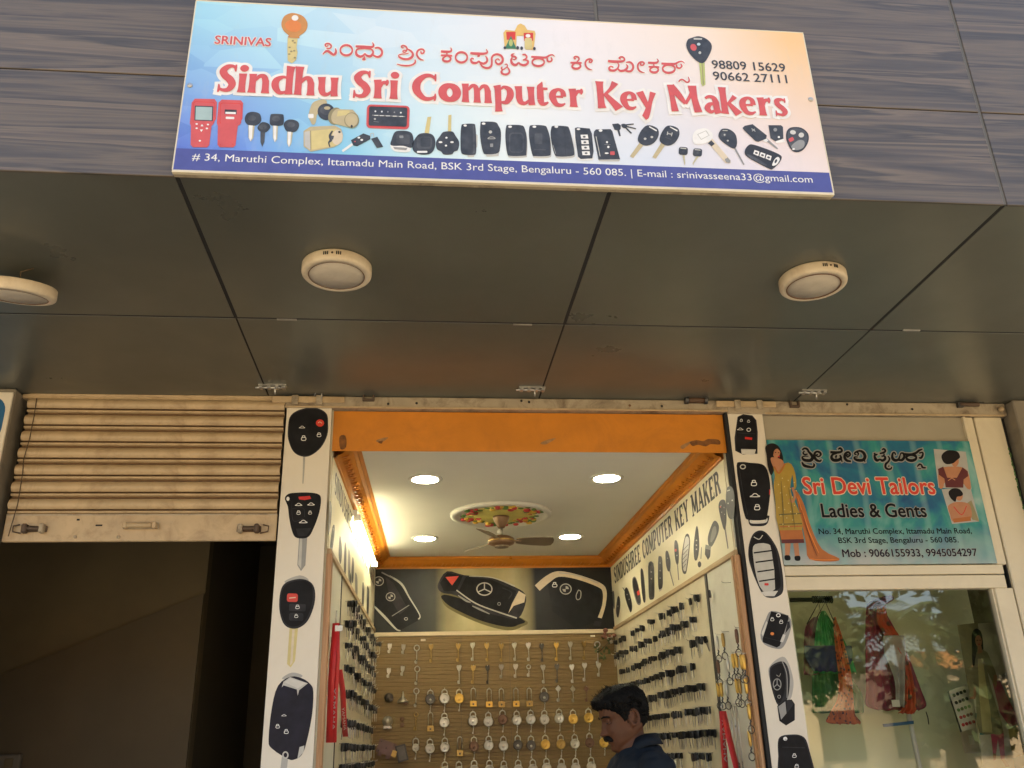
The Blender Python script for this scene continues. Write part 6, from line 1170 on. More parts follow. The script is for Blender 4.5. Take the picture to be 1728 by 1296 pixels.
tp('printed_woman', ('ink_hair_ink', blob([(118, 345), (160, 325), (200, 345), (224, 400), (226, 442), (196, 425), (182, 445), (166, 505), (150, 522), (132, 470), (124, 400)])), ('ink_skin_ink', [(238, 945), (275, 950), (266, 1028), (240, 1032)]), ('ink_skin_ink', [(290, 950), (322, 945), (330, 1030), (302, 1035)]), ('ink_fblack', blob([(238, 1025), (268, 1025), (272, 1052), (240, 1052)])), ('ink_fblack', blob([(300, 1030), (332, 1028), (332, 1055), (304, 1055)])),
   ('ink_skin_ink', blob([(150, 415), (215, 425), (232, 460), (205, 505), (170, 480)])), ('ink_dress2', blob([(300, 620), (330, 650), (362, 720), (402, 850), (470, 985), (580, 1045), (520, 1062), (390, 1045), (370, 950), (335, 780)], 3)), ('ink_dress', blob([(166, 472), (192, 512), (238, 450), (278, 455), (302, 510), (310, 590), (296, 610), (285, 520), (272, 600), (285, 660), (330, 760), (345, 870), (204, 872), (180, 700), (168, 590), (176, 530)], 2)), ('ink_skin_ink', ell(187, 388, 21, 30, 14)), ('ink_hair_ink', blob([(160, 352), (195, 342), (215, 380), (190, 358), (172, 365), (165, 400), (158, 380)], 3)), ('ink_lred', ell(200, 408, 8, 4, 20)), ('ink_hair_ink', ell(180, 382, 5, 2.5)), ('ink_hair_ink', ell(199, 384, 5, 2.5)),
   ('ink_dress2', [(204, 868), (346, 865), (360, 945), (218, 948)]), ('ink_maroon', [(214, 925), (355, 922), (360, 946), (219, 949)]), ('s', 'ink_dress2', [(172, 470), (202, 512), (240, 452)], 9), ('s', 'ink_olive2', [(200, 770), (340, 762)], 8), ('s', 'ink_olive2', [(203, 830), (345, 825)], 7), ('s', 'ink_dress2', [(206, 845), (345, 842)], 8), ('s', 'ink_skin_ink', [(285, 600), (300, 650), (288, 690), (268, 672)], 14), *[('ink_gold2', ell(185+(k*37) % 135, 530+k*13, 3.5, 4)) for k in range(25) if 190+k*.2 < 185+(k*37) % 135 < 320], ('s', 'ink_olive2', [(215, 560, 2), (225, 700, 5), (232, 860, 2)], 3), ('s', 'ink_olive2', [(262, 600, 2), (285, 740, 5), (300, 858, 2)], 3), ('s', 'ink_orange', [(318, 660, 3), (380, 850, 8), (450, 1010, 4)], 5), ('s', 'ink_maroon', [(342, 740, 2), (400, 930, 4), (440, 1030, 2)], 3), ('s', 'ink_orange', [(395, 1046, 5), (480, 1052, 6), (575, 1048, 4)], 5))
tp('printed_photo', ('ink_shade', [(1165, 360), (1365, 378), (1402, 612), (1195, 602)]), ('ink_skin_ink', blob([(1200, 490), (1285, 470), (1370, 490), (1398, 600), (1375, 608), (1330, 560), (1240, 565), (1225, 600), (1200, 600)], 3)), ('ink_maroon', [(1192, 485), (1225, 470), (1250, 540), (1310, 540), (1345, 475), (1378, 500), (1380, 530), (1352, 550), (1350, 602), (1240, 600), (1232, 545), (1196, 520)]), ('ink_skin_ink', ell(1300, 440, 22, 32, 10)), ('ink_hair_ink', blob([(1215, 400), (1250, 370), (1310, 375), (1330, 410), (1310, 430), (1285, 450), (1245, 455), (1222, 435)])), ('s', 'ink_skin_ink', [(1245, 520), (1300, 555)], 5), ('s', 'ink_skin_ink', [(1310, 520), (1255, 558)], 5))
tp('printed_photo', ('ink_shade', [(1215, 612), (1395, 602), (1450, 812), (1280, 828)]), ('ink_olive', [(1370, 700), (1400, 680), (1450, 812), (1405, 800)]), ('ink_skin_ink', blob([(1255, 715), (1310, 690), (1380, 700), (1400, 740), (1392, 800), (1290, 815), (1268, 770)], 3)), ('ink_dress2', [(1285, 795), (1395, 780), (1398, 808), (1290, 820)]), ('s', 'ink_lred', [(1290, 720), (1340, 770), (1370, 715)], 5), ('ink_skin_ink', ell(1325, 655, 22, 28)), ('ink_hair_ink', blob([(1258, 630), (1285, 606), (1325, 610), (1348, 640), (1335, 655), (1310, 660), (1300, 690), (1270, 665)])))
KT = [((1340, 740, .13889), [[(100, 140, 22), (125, 120, 24), (160, 130, 26), (182, 165, 24)], [(130, 150, 14), (110, 172, 20), (128, 195, 20), (165, 188, 18)], [(165, 150, 20), (205, 190, 34), (225, 230, 40), (200, 265, 40), (140, 265, 36), (110, 250, 30), (100, 225, 18), (130, 215, 14), (175, 215, 12)], [(95, 285, 14), (120, 325, 34), (170, 342, 32), (225, 348, 24), (245, 325, 26), (235, 300, 10)],
  [(290, 190, 14), (270, 205, 20), (300, 220, 18), (325, 192, 24), (306, 165, 26), (272, 160, 24), (250, 185, 30), (250, 230, 34), (275, 262, 32), (315, 275, 24), (332, 255, 14)], [(440, 165, 30), (500, 170, 32), (560, 165, 30), (582, 145, 26), (560, 118, 26), (535, 132, 16)], [(520, 180, 18), (470, 195, 26), (455, 230, 34), (480, 262, 38), (535, 262, 38), (570, 235, 30), (555, 200, 20)], [(510, 245, 10), (510, 215, 26), (525, 212, 16)], [(570, 245, 22), (585, 285, 14)],
  [(665, 195, 14), (640, 200, 20), (650, 225, 20), (682, 195, 24), (660, 165, 26), (622, 185, 30), (615, 230, 34), (640, 266, 32), (692, 278, 22)], [(760, 200, 14), (735, 185, 20), (755, 163, 22), (782, 182, 20), (770, 210, 16)], [(755, 160, 18), (800, 150, 26), (842, 172, 34), (862, 220, 38), (838, 260, 38), (782, 264, 36), (740, 248, 30), (735, 225, 18), (775, 225, 14)], [(855, 255, 20), (862, 288, 12)],
  [(975, 175, 20), (988, 198, 26), (1015, 190, 16)], [(975, 200, 20), (985, 240, 34), (1010, 266, 34), (1045, 250, 20)], [(1045, 250, 20), (1072, 268, 32), (1105, 248, 32), (1100, 215, 22), (1060, 215, 18)], [(1040, 182, 18), (1085, 172, 24), (1110, 150, 24), (1090, 126, 22), (1068, 138, 14)], [(1098, 185, 18), (1085, 212, 16)], [(1140, 212, 12), (1160, 245, 22), (1145, 280, 24), (1115, 310, 28), (1112, 350, 26), (1142, 372, 24), (1178, 366, 20), (1185, 342, 12)], [(1148, 345, 14), (1155, 325, 12)],
  [(1235, 200, 16), (1220, 172, 20), (1198, 182, 24), (1195, 235, 34), (1225, 264, 36), (1268, 255, 30), (1285, 210, 16)], [(1285, 215, 16), (1300, 178, 18), (1330, 185, 26), (1338, 225, 32), (1312, 260, 34), (1270, 262, 24)], [(1340, 190, 30), (1420, 195, 32), (1480, 175, 30), (1520, 145, 28), (1560, 128, 14)], 'c1425,232,60,36,32', [(1520, 178, 20), (1562, 170, 18), (1562, 205, 26), (1542, 235, 28), (1515, 232, 14)], [(1495, 342, 12), (1522, 315, 24), (1548, 322, 20), (1560, 350, 24), (1602, 356, 16)], [(1505, 366, 10), (1545, 366, 10)]])]
kannada(tb, TP, KT, 'ink_black', 'ink_grey', 26, .0005)
def tt(x0, y0, x1, y1, ytop, s, m, **k):
    f = lambda x, y: (Tz[0]+x*Tz[2], Tz[1]+y*Tz[2]); A, B = ony(*f(x0, y0), TY), ony(*f(x1, y1), TY); z = (A.z+B.z)/2; xm = (x0+x1)/2
    c = abs(ony(*f(xm, ytop), TY).z-ony(*f(xm, (y0+y1)/2), TY).z); A.z = B.z = z; lettering(tb, s, A, B, c, m, **k)
tt(355, 640, 1180, 642, 540, 'Sri Devi Tailors', 'ink_rred', bold=.020, out='ink_cream', outw=.035)
tt(470, 785, 1125, 785, 703, 'Ladies & Gents', 'ink_black', bold=.018, out='ink_grey', outw=.04)
tt(450, 888, 1405, 890, 855, 'No. 34, Maruthi Complex, Ittamadu Main Road,', 'ink_black', bold=.012)
tt(573, 944, 1322, 946, 911, 'BSK 3rd Stage, Bengaluru - 560 085.', 'ink_black', bold=.012)
tt(598, 1032, 1440, 1030, 985, 'Mob : 9066155933, 9945054297', 'ink_navy', bold=.016, out='ink_shade', outw=.03)

# clothes on display
Cz = (1260, 960, .2708); CYY = 4.52
def cz(x, y, Y): return ony(Cz[0]+x*Cz[2], Cz[1]+y*Cz[2], Y)
def saree(name, c0, c1, sc, kind='dots'):
    m, t, b = nodes(name); v = coords(t)
    if kind == 'dots':
        vo = N(t, 'TexVoronoi'); vo.inputs['Scale'].default_value = sc; t.links.new(v, vo.inputs['Vector']); c = ramp(t, vo.outputs['Distance'], [(.25, c1), (.36, c0)])
    else:
        wv = N(t, 'TexWave', bands_direction='Z'); wv.inputs['Scale'].default_value = sc; wv.inputs['Distortion'].default_value = 1.5; t.links.new(v, wv.inputs['Vector']); c = ramp(t, wv.outputs[0], [(.4, c0), (.9, c1)])
    t.links.new(mixc(t, .3, c, ramp(t, noise(t, v, 14, 5), [(.3, (.4,)*3), (.7, (1.1,)*3)]), 'MULTIPLY'), b.inputs['Base Color']); b.inputs['Roughness'].default_value = .75
saree('silk_mauve', (.24, .07, .12), (.27, .08, .13), 3, 'w'); saree('silk_green', (.04, .33, .10), (.06, .36, .12), 5, 'w'); saree('silk_orange', (.60, .12, .03), (.10, .02, .03), 50); saree('silk_navy', (.02, .03, .10), (.03, .03, .10), 3, 'w'); saree('silk_maroon', (.24, .015, .05), (.27, .02, .06), 3, 'w'); saree('silk_red', (.55, .07, .02), (.15, .06, .03), 22); saree('silk_grey', (.42, .38, .33), (.36, .3, .25), 3, 'w'); saree('silk_dkgreen', (.035, .16, .04), (.04, .18, .05), 3, 'w')
def cloth(name, lab, rows, m, Y, pleats, amp=.014, nu=36, grp=None, fringe=None, par=None):
    e = MB(); R = cr([tuple(map(float, r)) for r in rows], 5); n = len(R); vs = []
    for j, (y, xl, xr) in enumerate(R):
        a, b = cz(xl, y, Y), cz(xr, y, Y); g = .35+.65*j/n
        for i in range(nu+1):
            u = i/nu; p = a.lerp(b, u); p.y += amp*g*math.sin(2*PI*pleats*u+.7*math.sin(3*u)+j*.03)+.006*math.sin(9*u+j*.2); p.z += .004*math.sin(u*23)*(j == n-1); vs.append(p)
    e.add(vs, [(j*(nu+1)+i, j*(nu+1)+i+1, (j+1)*(nu+1)+i+1, (j+1)*(nu+1)+i) for j in range(n-1) for i in range(nu)], m, True)
    o = e.done(name, par); md = o.modifiers.new('thick', 'SOLIDIFY'); md.thickness = .003; md.offset = 0
    if not par: tag(o, lab, 'cloth', grp)
    return o
rod = thing('garment_rod', 'dark rod with hanger hooks holding the green and orange cloths', 'rod', cz(420, 192, CYY))
a, b = cz(270, 194, CYY), cz(535, 190, CYY); MB().tube([a+Vector((-.05, 0, 0)), a, b], .011, 'black_plastic', 10).done('rod', rod)
e = MB()
for k in range(9): q = cz(415+k*14, 191, CYY); e.tube([(q.x, q.y+.016*math.cos(t_*PI/5), q.z+.016*math.sin(t_*PI/5)) for t_ in range(10)], .0035, 'black_plastic', 5, closed=True)
e.done('hanger_loop', rod)
for x0, tops in ((430, ((375, 345), (470, 340))), (470, ((440, 300), (545, 330)))):
    q = cz(x0+20, 205, CYY); MB().tube([cz(tops[0][0], tops[0][1], CYY), q, cz(tops[1][0], tops[1][1], CYY)], .0025, 'black_plastic', 6).tube([q, cz(x0+26, 196, CYY)], .002, 'steel', 6).done('hanger', rod)
cloth('saree', 'mauve cloth at the left end of the garment rod', [(300, 420, 445), (360, 372, 445), (480, 362, 450), (640, 360, 452), (658, 362, 420)], 'silk_mauve', CYY+.03, 3)
cloth('saree', 'dark green saree with pleats hanging lowest on the rod', [(300, 470, 500), (480, 430, 560), (660, 415, 640), (780, 412, 720), (885, 415, 735), (895, 420, 730)], 'silk_dkgreen', CYY+.02, 7, .018)
cloth('saree', 'bright green net cloth spreading from a single hanger hook', [(262, 468, 490), (330, 445, 530), (420, 432, 590), (520, 425, 640), (650, 420, 690)], 'silk_green', CYY-.01, 8, .012)
cloth('saree', 'navy folded cloth across the green sarees', [(478, 362, 655), (540, 365, 660), (600, 395, 640), (640, 420, 590)], 'silk_navy', CYY-.03, 4, .006)
cloth('saree', 'orange dotted scarf falling straight down over the green sarees', [(300, 545, 552), (380, 548, 580), (520, 560, 618), (660, 575, 650), (800, 570, 668), (900, 520, 680), (950, 500, 715), (965, 545, 712)], 'silk_orange', CYY-.05, 3, .012)
cloth('saree', 'maroon woollen shawl with fringed foot on the right hanger', [(215, 752, 830), (300, 746, 880), (450, 745, 960), (600, 745, 1030), (760, 745, 1095), (850, 748, 1128), (880, 830, 1080)], 'silk_maroon', CYY+.02, 6, .014)
cloth('saree', 'plum cloth folded over the top of the maroon shawl', [(165, 880, 908), (190, 800, 915), (212, 762, 880), (236, 750, 800)], 'silk_maroon', CYY-.03, 2, .006)
cloth('saree', 'red and orange printed cloth over the maroon shawl', [(225, 815, 868), (330, 820, 885), (420, 870, 950), (560, 960, 1000), (720, 985, 1040), (860, 975, 1062), (900, 950, 1050)], 'silk_red', CYY-.03, 3, .012)
cloth('saree', 'grey and white checked cloth panel on the maroon shawl', [(415, 852, 985), (520, 862, 990), (565, 880, 985), (700, 925, 985), (860, 930, 985)], 'silk_grey', CYY-.045, 2, .006)
pt = cz(930, 838, CYY-.07); tag(MB().box((pt.x-.02, pt.y-.001, pt.z-.016), (pt.x+.02, pt.y+.001, pt.z+.016), 'vinyl_white').done('price_tag'), 'small white tag pinned near the foot of the maroon shawl', 'tag')
t = thing('button_card', 'white card of coloured sample buttons tilted on the wall', 'button card', cz(1350, 870, 4.40))
Q = [cz(x, y, 4.40) for x, y in ((1258, 762), (1368, 716), (1446, 984), (1338, 1014))]; MB().prism(Q, (0, .005, 0), 'vinyl_white').done('card', t)
MB().prism([cz(x, y, 4.396) for x, y in ((1252, 765), (1259, 761), (1342, 1014), (1334, 1018))], (0, .004, 0), 'black_plastic').done('edge', t)
bc = [('black_plastic', 'black_plastic'), ('dark_steel', 'black_plastic'), ('leaf_green', 'palm_leaf'), ('petal_red', 'dry_bloom'), ('petal_red', 'copper_brown')]
for j in range(5):
    for i in range(4):
        u, v = .2+.2*i, .14+.18*j; p = Q[0].lerp(Q[1], u).lerp(Q[3].lerp(Q[2], u), v); MB().lathe((p.x, p.y, p.z), [(.008, 0), (.008, .003), (.005, .004)], rnd.choice(bc[j]), 10, 'y').done('button', t)
p = cz(1400, 1065, 4.785); t = thing('switch_plate', 'pale wall switch below the button card', 'switch', p); MB().box((p.x-.05, p.y, p.z-.065), (p.x+.05, p.y+.012, p.z+.065), 'vinyl_white', .006).done('plate', t); MB().box((p.x-.014, p.y-.006, p.z-.022), (p.x+.014, p.y-.0005, p.z+.022), 'ceiling_white', .003).done('rocker', t)
q = [cz(x, y, 4.55) for x, y in ((852, 966), (1040, 946), (1043, 966), (858, 986))]; tag(MB().prism(q, (0, .01, 0), 'blue_board').done('ruler'), 'blue plastic ruler hanging level below the maroon shawl', 'ruler')
a, b = cz(1008, 905, 4.58), cz(1090, 1290, 4.58); tag(MB().tube([a, b, b+(b-a)], .012, 'ceiling_white', 10).done('pole'), 'white plastic pole leaning below the maroon shawl', 'pole')
a = cz(1118, 890, 4.55); tag(MB().tube([a, a+Vector((.004, 0, -.03)), a+Vector((.002, 0, -.06))], .0028, 'black_plastic', 5).done('tassel'), 'thin black tassel hanging at the shawl corner', 'tassel')
# printed fashion standee just inside the glass
st = thing('fashion_standee', 'tall printed standee of a woman in an olive tunic and pink trousers', 'standee', cz(1500, 800, 4.30))
FYY = 4.30; FPp = on_plane_y(FYY)
MB().prism([cz(x, y, FYY+.001) for x, y in ((1345, 345), (1620, 330), (1900, 1400), (1500, 1400))], (0, .006, 0), 'board_grey').done('panel', st)
item('printed_woman', FPp, *Cz, [('ink_olive', [(1312, 350), (1440, 335), (1500, 800), (1390, 800)]), ('ink_shade', [(1570, 690), (1610, 640), (1680, 690), (1720, 880), (1620, 840)]), ('ink_pink', [(1530, 700), (1580, 700), (1640, 830), (1710, 960), (1640, 985), (1580, 900)]), ('ink_dress', [(1630, 1000), (1700, 970), (1760, 1080), (1760, 1180), (1650, 1130)]), ('ink_teal', [(1425, 900), (1480, 880), (1500, 1030), (1455, 1035)]), ('ink_pink', [(1520, 1020), (1600, 1010), (1610, 1180), (1585, 1190), (1565, 1060), (1555, 1150), (1535, 1150)]), ('ink_teal', [(1660, 1180), (1780, 1140), (1800, 1300), (1680, 1300)]),
   ('ink_hair_ink', blob([(1405, 400), (1430, 372), (1462, 395), (1474, 470), (1472, 520), (1440, 500), (1425, 590), (1408, 595), (1403, 480)])), ('ink_skin_ink', [(1415, 735), (1435, 740), (1425, 810), (1390, 812), (1392, 798), (1412, 795)]), ('ink_olive', blob([(1432, 520), (1478, 505), (1510, 560), (1545, 650), (1560, 690), (1540, 720), (1500, 640), (1530, 760), (1565, 880), (1600, 1020), (1540, 1030), (1450, 1020), (1432, 900), (1430, 760), (1420, 640)], 2)), ('ink_gold2', [(1440, 560), (1470, 560), (1520, 900), (1530, 1020), (1470, 1018), (1450, 800)]), ('ink_olive', [(1478, 508), (1500, 520), (1555, 650), (1550, 690), (1535, 690), (1500, 600)]), ('ink_skin_ink', [(1540, 660), (1560, 660), (1560, 720), (1548, 740), (1536, 700)]),
   ('ink_skin_ink', ell(1445, 450, 20, 38, -6)), ('ink_skin_ink', [(1440, 480), (1462, 480), (1470, 520), (1440, 530)]), ('ink_hair_ink', ell(1437, 445, 5, 3)), ('ink_hair_ink', ell(1455, 444, 5, 3)), ('ink_lred', ell(1448, 470, 7, 3)), ('ink_skin_ink', [(1535, 1150), (1555, 1150), (1552, 1190), (1538, 1195)]), ('ink_skin_ink', [(1588, 1190), (1608, 1180), (1640, 1230), (1615, 1235)])], st, .0006)
p = cz(1585, 360, 3.984); e = MB(); e.add([p+Vector((.014*math.cos(k*PI/8), -.0015, .024*math.sin(k*PI/8))) for k in range(16)], [list(range(16))], 'ink_navy')
e.done('glass_sticker', ts)

# ------------------------------------------------------------------ lamps on the canopy's underside
for px, py, dxy, lab in ((45, 478, 0, 'round cream ceiling lamp hanging loose at the left end of the canopy'), (568, 462, 0, 'round cream surface lamp under the signboard left half'), (1373, 480, .15, 'round cream surface lamp with rusty rim near the signboard right corner')):
    p = onz(px, py+4, S-.04); hang = px < 100
    if hang: p = Vector((-1.365, 2.80, S-.04))
    dz = -.055 if hang else 0; t = thing('surface_lamp', lab, 'ceiling lamp', (p.x, p.y, S), 'round lamps under the canopy'); R = .118 if not hang else .125; x, y, z = p.x, p.y, S+dz
    if hang: t.rotation_euler = (math.radians(13), math.radians(3), 0)
    MB().lathe((x, y, z), [(R*.97, 0), (R, -.004), (R, -.030), (R*.985, -.036), (R*.95, -.040), (R*.80, -.0405), (R*.79, -.037)], 'lamp_white', 48).done('housing', t)
    MB().lathe((x, y, z), [(R*.79, -.0372), (R*.785, -.039), (.02, -.0395)], 'lamp_lens', 40).done('lens', t)
    MB().tube([(x+R*.795*math.cos(k*PI/24), y+R*.795*math.sin(k*PI/24), z-.0402) for k in range(48)], .0022 if px > 1000 else .0012, 'rust_line', 5, closed=True).done('rim_line', t)
    if not hang:
        e = MB(); tw = .14 if px > 1000 else -.05
        for k in (-3, -2.3, -1.6, 1.6, 2.3, 3):
            a = -PI/2+tw+k*.078; e.obox((x+(R+.0005)*math.cos(a), y+(R+.0005)*math.sin(a), z-.017), Vector((-math.sin(a), math.cos(a), 0))*.0018, Vector((math.cos(a), math.sin(a), 0))*.001, Vector((0, 0, .006)), 'joint_black')
        e.done('vent_slot', t); a = -PI/2+tw; e = MB(); e.ball((x+R*math.cos(a), y+R*math.sin(a), z-.017), .004, 'rust_steel', 8).done('screw', t)
    else: MB().tube([(x+.02, y-.03, z), (x+.03, y-.05, S-.02), (x+.06, y-.03, S)], .0025, 'rope', 5).done('wire', t)

# ------------------------------------------------------------------ the man at the counter
def build_man():
    ear = ony(1053, 1214, 3.86); TH = math.radians(5)
    fw = Vector((-math.cos(TH), -math.sin(TH), 0)); lf = Vector((-fw.y, fw.x, 0)); up = Vector((0, 0, 1))
    FL = .17                                                   # shop floor
    base = Vector((ear.x, ear.y, FL))-fw*.03
    def Wd(x, y, z): return base+fw*x+lf*y+up*z                # body frame, z from the floor
    ez = ear.z-FL
    tilt = math.radians(17); ct, st = math.cos(tilt), math.sin(tilt)
    def Hd(x, y, z):                                           # head frame: ear hole at x=0, z=.105; tilted forward
        z -= .105; x2, z2 = x*ct+z*st, -x*st+z*ct
        return Wd(.03+x2, y, ez+z2)
    lv = [(-.012, .058, .00, .020), (-.004, .074, -.004, .032), (.004, .083, -.008, .040), (.014, .088, -.016, .047), (.030, .088, -.034, .060), (.048, .091, -.056, .0655), (.065, .092, -.074, .069), (.085, .092, -.087, .069), (.105, .090, -.095, .071), (.122, .088, -.099, .072), (.140, .093, -.101, .073), (.165, .090, -.098, .073), (.185, .079, -.089, .068), (.200, .064, -.075, .060), (.212, .045, -.057, .047), (.220, .022, -.035, .029), (.225, -.002, -.012, .008)]
    L = cr([tuple(map(float, q)) for q in lv], 4)
    g = lambda v, c, s: math.exp(-((v-c)/s)**2)
    def surf(z, f, b, w_, t, off=0):
        c, a = (f+b)/2, (f-b)/2; co, si = math.cos(t), math.sin(t)
        x = c+(a+off)*math.copysign(abs(co)**.86, co); y = (w_+off)*math.copysign(abs(si)**.92, si)
        return x, y
    def face(z, x, y):
        if x > .02:
            n = .006*g(z, .120, .010)+.014*g(z, .103, .012)+.024*g(z, .083, .011)+.012*g(z, .074, .006)
            x += n*g(y, 0, .0115+.004*g(z, .077, .009)) + .007*g(z, .077, .007)*(g(y, .013, .006)+g(y, -.013, .006))
            x += (.006*g(z, .053, .005)+.007*g(z, .041, .005)-.004*g(z, .047, .002))*g(y, 0, .021)+.006*g(z, .010, .012)*g(y, 0, .02)
            x -= .010*g(z, .119, .010)*(g(y, .033, .014)+g(y, -.033, .014)); x += .004*g(z, .138, .007)*g(abs(y), .028, .022)
            x += .005*g(z, .085, .016)*g(abs(y), .046, .016)
        return x, y
    NT = 72; mb = MB(); vs = []
    for z, f, b, w_ in L:
        for k in range(NT): x, y = face(z, *surf(z, f, b, w_, 2*PI*k/NT)); vs.append(Hd(x, y, z))
    n = len(L); fs = [(j*NT+k, j*NT+(k+1) % NT, (j+1)*NT+(k+1) % NT, (j+1)*NT+k) for j in range(n-1) for k in range(NT)]+[list(range(NT))[::-1], [(n-1)*NT+k for k in range(NT)]]
    mb.add(vs, fs, 'skin', True)
    for s in (-1, 1):                                           # ears
        e = [(-.020+.019*math.cos(t*PI/7)-.004*math.sin(t*PI/7), s*(.077+.004*math.cos(t*PI/7+2)), .104+.031*math.sin(t*PI/7)*(1 if math.sin(t*PI/7) > 0 else .92)) for t in range(14)]
        mb.tube([Hd(*p) for p in e], .0062, 'skin', 8, closed=True); mb.ball(Hd(-.014, s*.071, .106), .015, 'skin', 10, (.9, .7, 1.5)); mb.ball(Hd(-.006, s*.074, .077), .008, 'skin', 8)
        mb.ball(Hd(.003, s*.073, .104), .006, 'skin', 8)
    nk = ez-.105
    mb.tube([Hd(-.018, 0, .09), Hd(-.002, 0, .040), Wd(.012, 0, ez-.095), Wd(-.012, 0, nk-.02), Wd(-.03, 0, nk-.06)], [.054, .058, .066, .07, .085], 'skin', 20)
    def stack(e, rows, m, N_=28):
        R = cr([tuple(map(float, r)) for r in rows], 4); vs = [Wd(cx+a*math.cos(2*PI*k/N_), bb*math.copysign(abs(math.sin(2*PI*k/N_))**.85, math.sin(2*PI*k/N_)), z) for z, cx, a, bb in R for k in range(N_)]
        q = len(R); e.add(vs, [(j*N_+k, j*N_+(k+1) % N_, (j+1)*N_+(k+1) % N_, (j+1)*N_+k) for j in range(q-1) for k in range(N_)]+[list(range(N_))[::-1], [(q-1)*N_+k for k in range(N_)]], m, True)
    tor = [(nk+.01, -.025, .066, .070), (nk-.025, -.028, .078, .115), (nk-.055, -.028, .094, .165), (nk-.10, -.022, .112, .190), (nk-.20, -.012, .122, .185), (nk-.32, -.006, .122, .168), (nk-.45, 0, .125, .162), (nk-.56, -.004, .122, .172), (nk-.64, -.01, .11, .165)]
    stack(mb, tor, 'skin')
    hands = []
    for s in (-1, 1):
        sh, el, wr = (-.03, s*.185, nk-.075), (-.05, s*.225, nk-.34), (.17, s*.15, nk-.45)
        mb.tube([Wd(*p) for p in (sh, (-.045, s*.21, nk-.2), el)], [.056, .048, .040], 'skin', 14); mb.tube([Wd(*p) for p in (el, (.06, s*.19, nk-.395), wr)], [.041, .037, .026], 'skin', 14)
        d = Vector((.22, s*-.06, -.06)).normalized(); c0 = Vector(wr); pl = c0+d*.085
        sdv = Vector((d.y, -d.x, 0)).normalized()*s
        mb.tube([Wd(*p) for p in (c0, c0+d*.03, c0+d*.06, pl)], [.027, .034, .038, .034], 'skin', 12)
        for i, (o, ln) in enumerate(((-.028, .066), (-.009, .074), (.010, .070), (.027, .056))):
            r0 = c0+d*.075+sdv*o; a = r0+d*ln*.45+Vector((0, 0, -.008)); b = a+d*ln*.30+Vector((0, 0, -.016)); c = b+d*ln*.18+Vector((0, 0, -.016))
            mb.tube([Wd(*p) for p in (r0-d*.02, r0, a, b, c)], [.010, .0098, .009, .0082, .006], 'skin', 8)
        r0 = c0+d*.03-sdv*.026; a = r0+d*.03-sdv*.022; mb.tube([Wd(*p) for p in (r0, a, a+d*.028-sdv*.004, a+d*.042)], [.014, .0115, .0095, .007], 'skin', 8)
        hp = nk-.64
        mb.tube([Wd(-.01, s*.09, hp), Wd(.005, s*.095, hp*.52), Wd(-.01, s*.10, .09)], [.088, .058, .042], 'skin', 14); mb.tube([Wd(-.03, s*.10, .05), Wd(.06, s*.11, .045), Wd(.17, s*.125, .03)], [.045, .045, .03], 'skin', 12)
    man = mb.done('person', loc=base)
    tag(man, 'dark haired man with a moustache in a navy shirt standing inside the key shop', 'person')
    rm = man.modifiers.new('skin_surface', 'REMESH'); rm.mode = 'VOXEL'; rm.voxel_size = .0036; rm.use_smooth_shade = True
    sm = man.modifiers.new('smooth', 'SMOOTH'); sm.iterations = 2; sm.factor = .4
    # eyes, brows, moustache
    e = MB()
    for s in (-1, 1):
        e.ball(Hd(.0735, s*.032, .1175), .0108, 'eye_white', 12)
        e.ball(Hd(.0812, s*.0335, .1150), .0046, 'black_plastic', 8)
    e.done('eye', man)
    e = MB()
    for s in (-1, 1):
        e.ball(Hd(.0740, s*.032, .1205), .0118, 'skin', 14, (1, 1.05, .82)); e.ball(Hd(.0735, s*.032, .1105), .0105, 'skin', 12, (1, 1.05, .55))
        e.tube([Hd(.0815, s*.022, .1150), Hd(.0850, s*.030, .1155), Hd(.0830, s*.038, .1150), Hd(.077, s*.0435, .1140)], .0011, 'hair', 5)
    e.done('eyelid', man)
    def onface(y, z, lift): 
        q = min(L, key=lambda r: abs(r[0]-z)); best = None
        for k in range(-40, 41):
            t = k*PI/90; x, yy = face(z, *surf(z, q[1], q[2], q[3], t))
            if best is None or abs(yy-y) < abs(best[1]-y): best = (x, yy)
        return Hd(best[0]+lift, best[1], z)
    e = MB()
    for s in (-1, 1): e.tube([onface(s*y, z, .0015) for y, z in ((.012, .137), (.022, .140), (.034, .1415), (.045, .139), (.053, .134))], [.0025, .004, .0042, .0035, .0015], 'hair', 6)
    e.done('eyebrow', man)
    e = MB()
    for s in (-1, 1): e.tube([onface(s*y, z, .004) for y, z in ((-.002, .0615), (.008, .0615), (.016, .060), (.024, .0565), (.031, .051), (.035, .045))], [.0095, .0110, .0112, .0104, .0085, .004], 'hair', 8)
    e.done('moustache', man)
    # hair: a thick uneven cap from the hairline to the crown
    r = random.Random(8); e = MB(); vs = []; NH = 96; rows = 22
    def hairline(t):
        a = abs(math.degrees((t+PI) % (2*PI)-PI)); P = [(0, .170), (28, .168), (48, .160), (60, .146), (70, .128), (78, .098), (88, .092), (96, .124), (106, .118), (118, .075), (140, .052), (180, .044)]
        for (a0, z0), (a1, z1) in zip(P, P[1:]):
            if a <= a1: return z0+(z1-z0)*(a-a0)/(a1-a0)+.0035*math.sin(t*31)*(a < 60)+.002*math.sin(t*53)
        return P[-1][1]
    def lev(z): q = min(range(len(L)-1), key=lambda i: 0 if L[i][0] <= z <= L[i+1][0] else 1+abs(L[i][0]-z)); A, B = L[q], L[q+1]; u = min(1, max(0, (z-A[0])/max(1e-6, B[0]-A[0]))); return [A[i]+(B[i]-A[i])*u for i in range(4)]
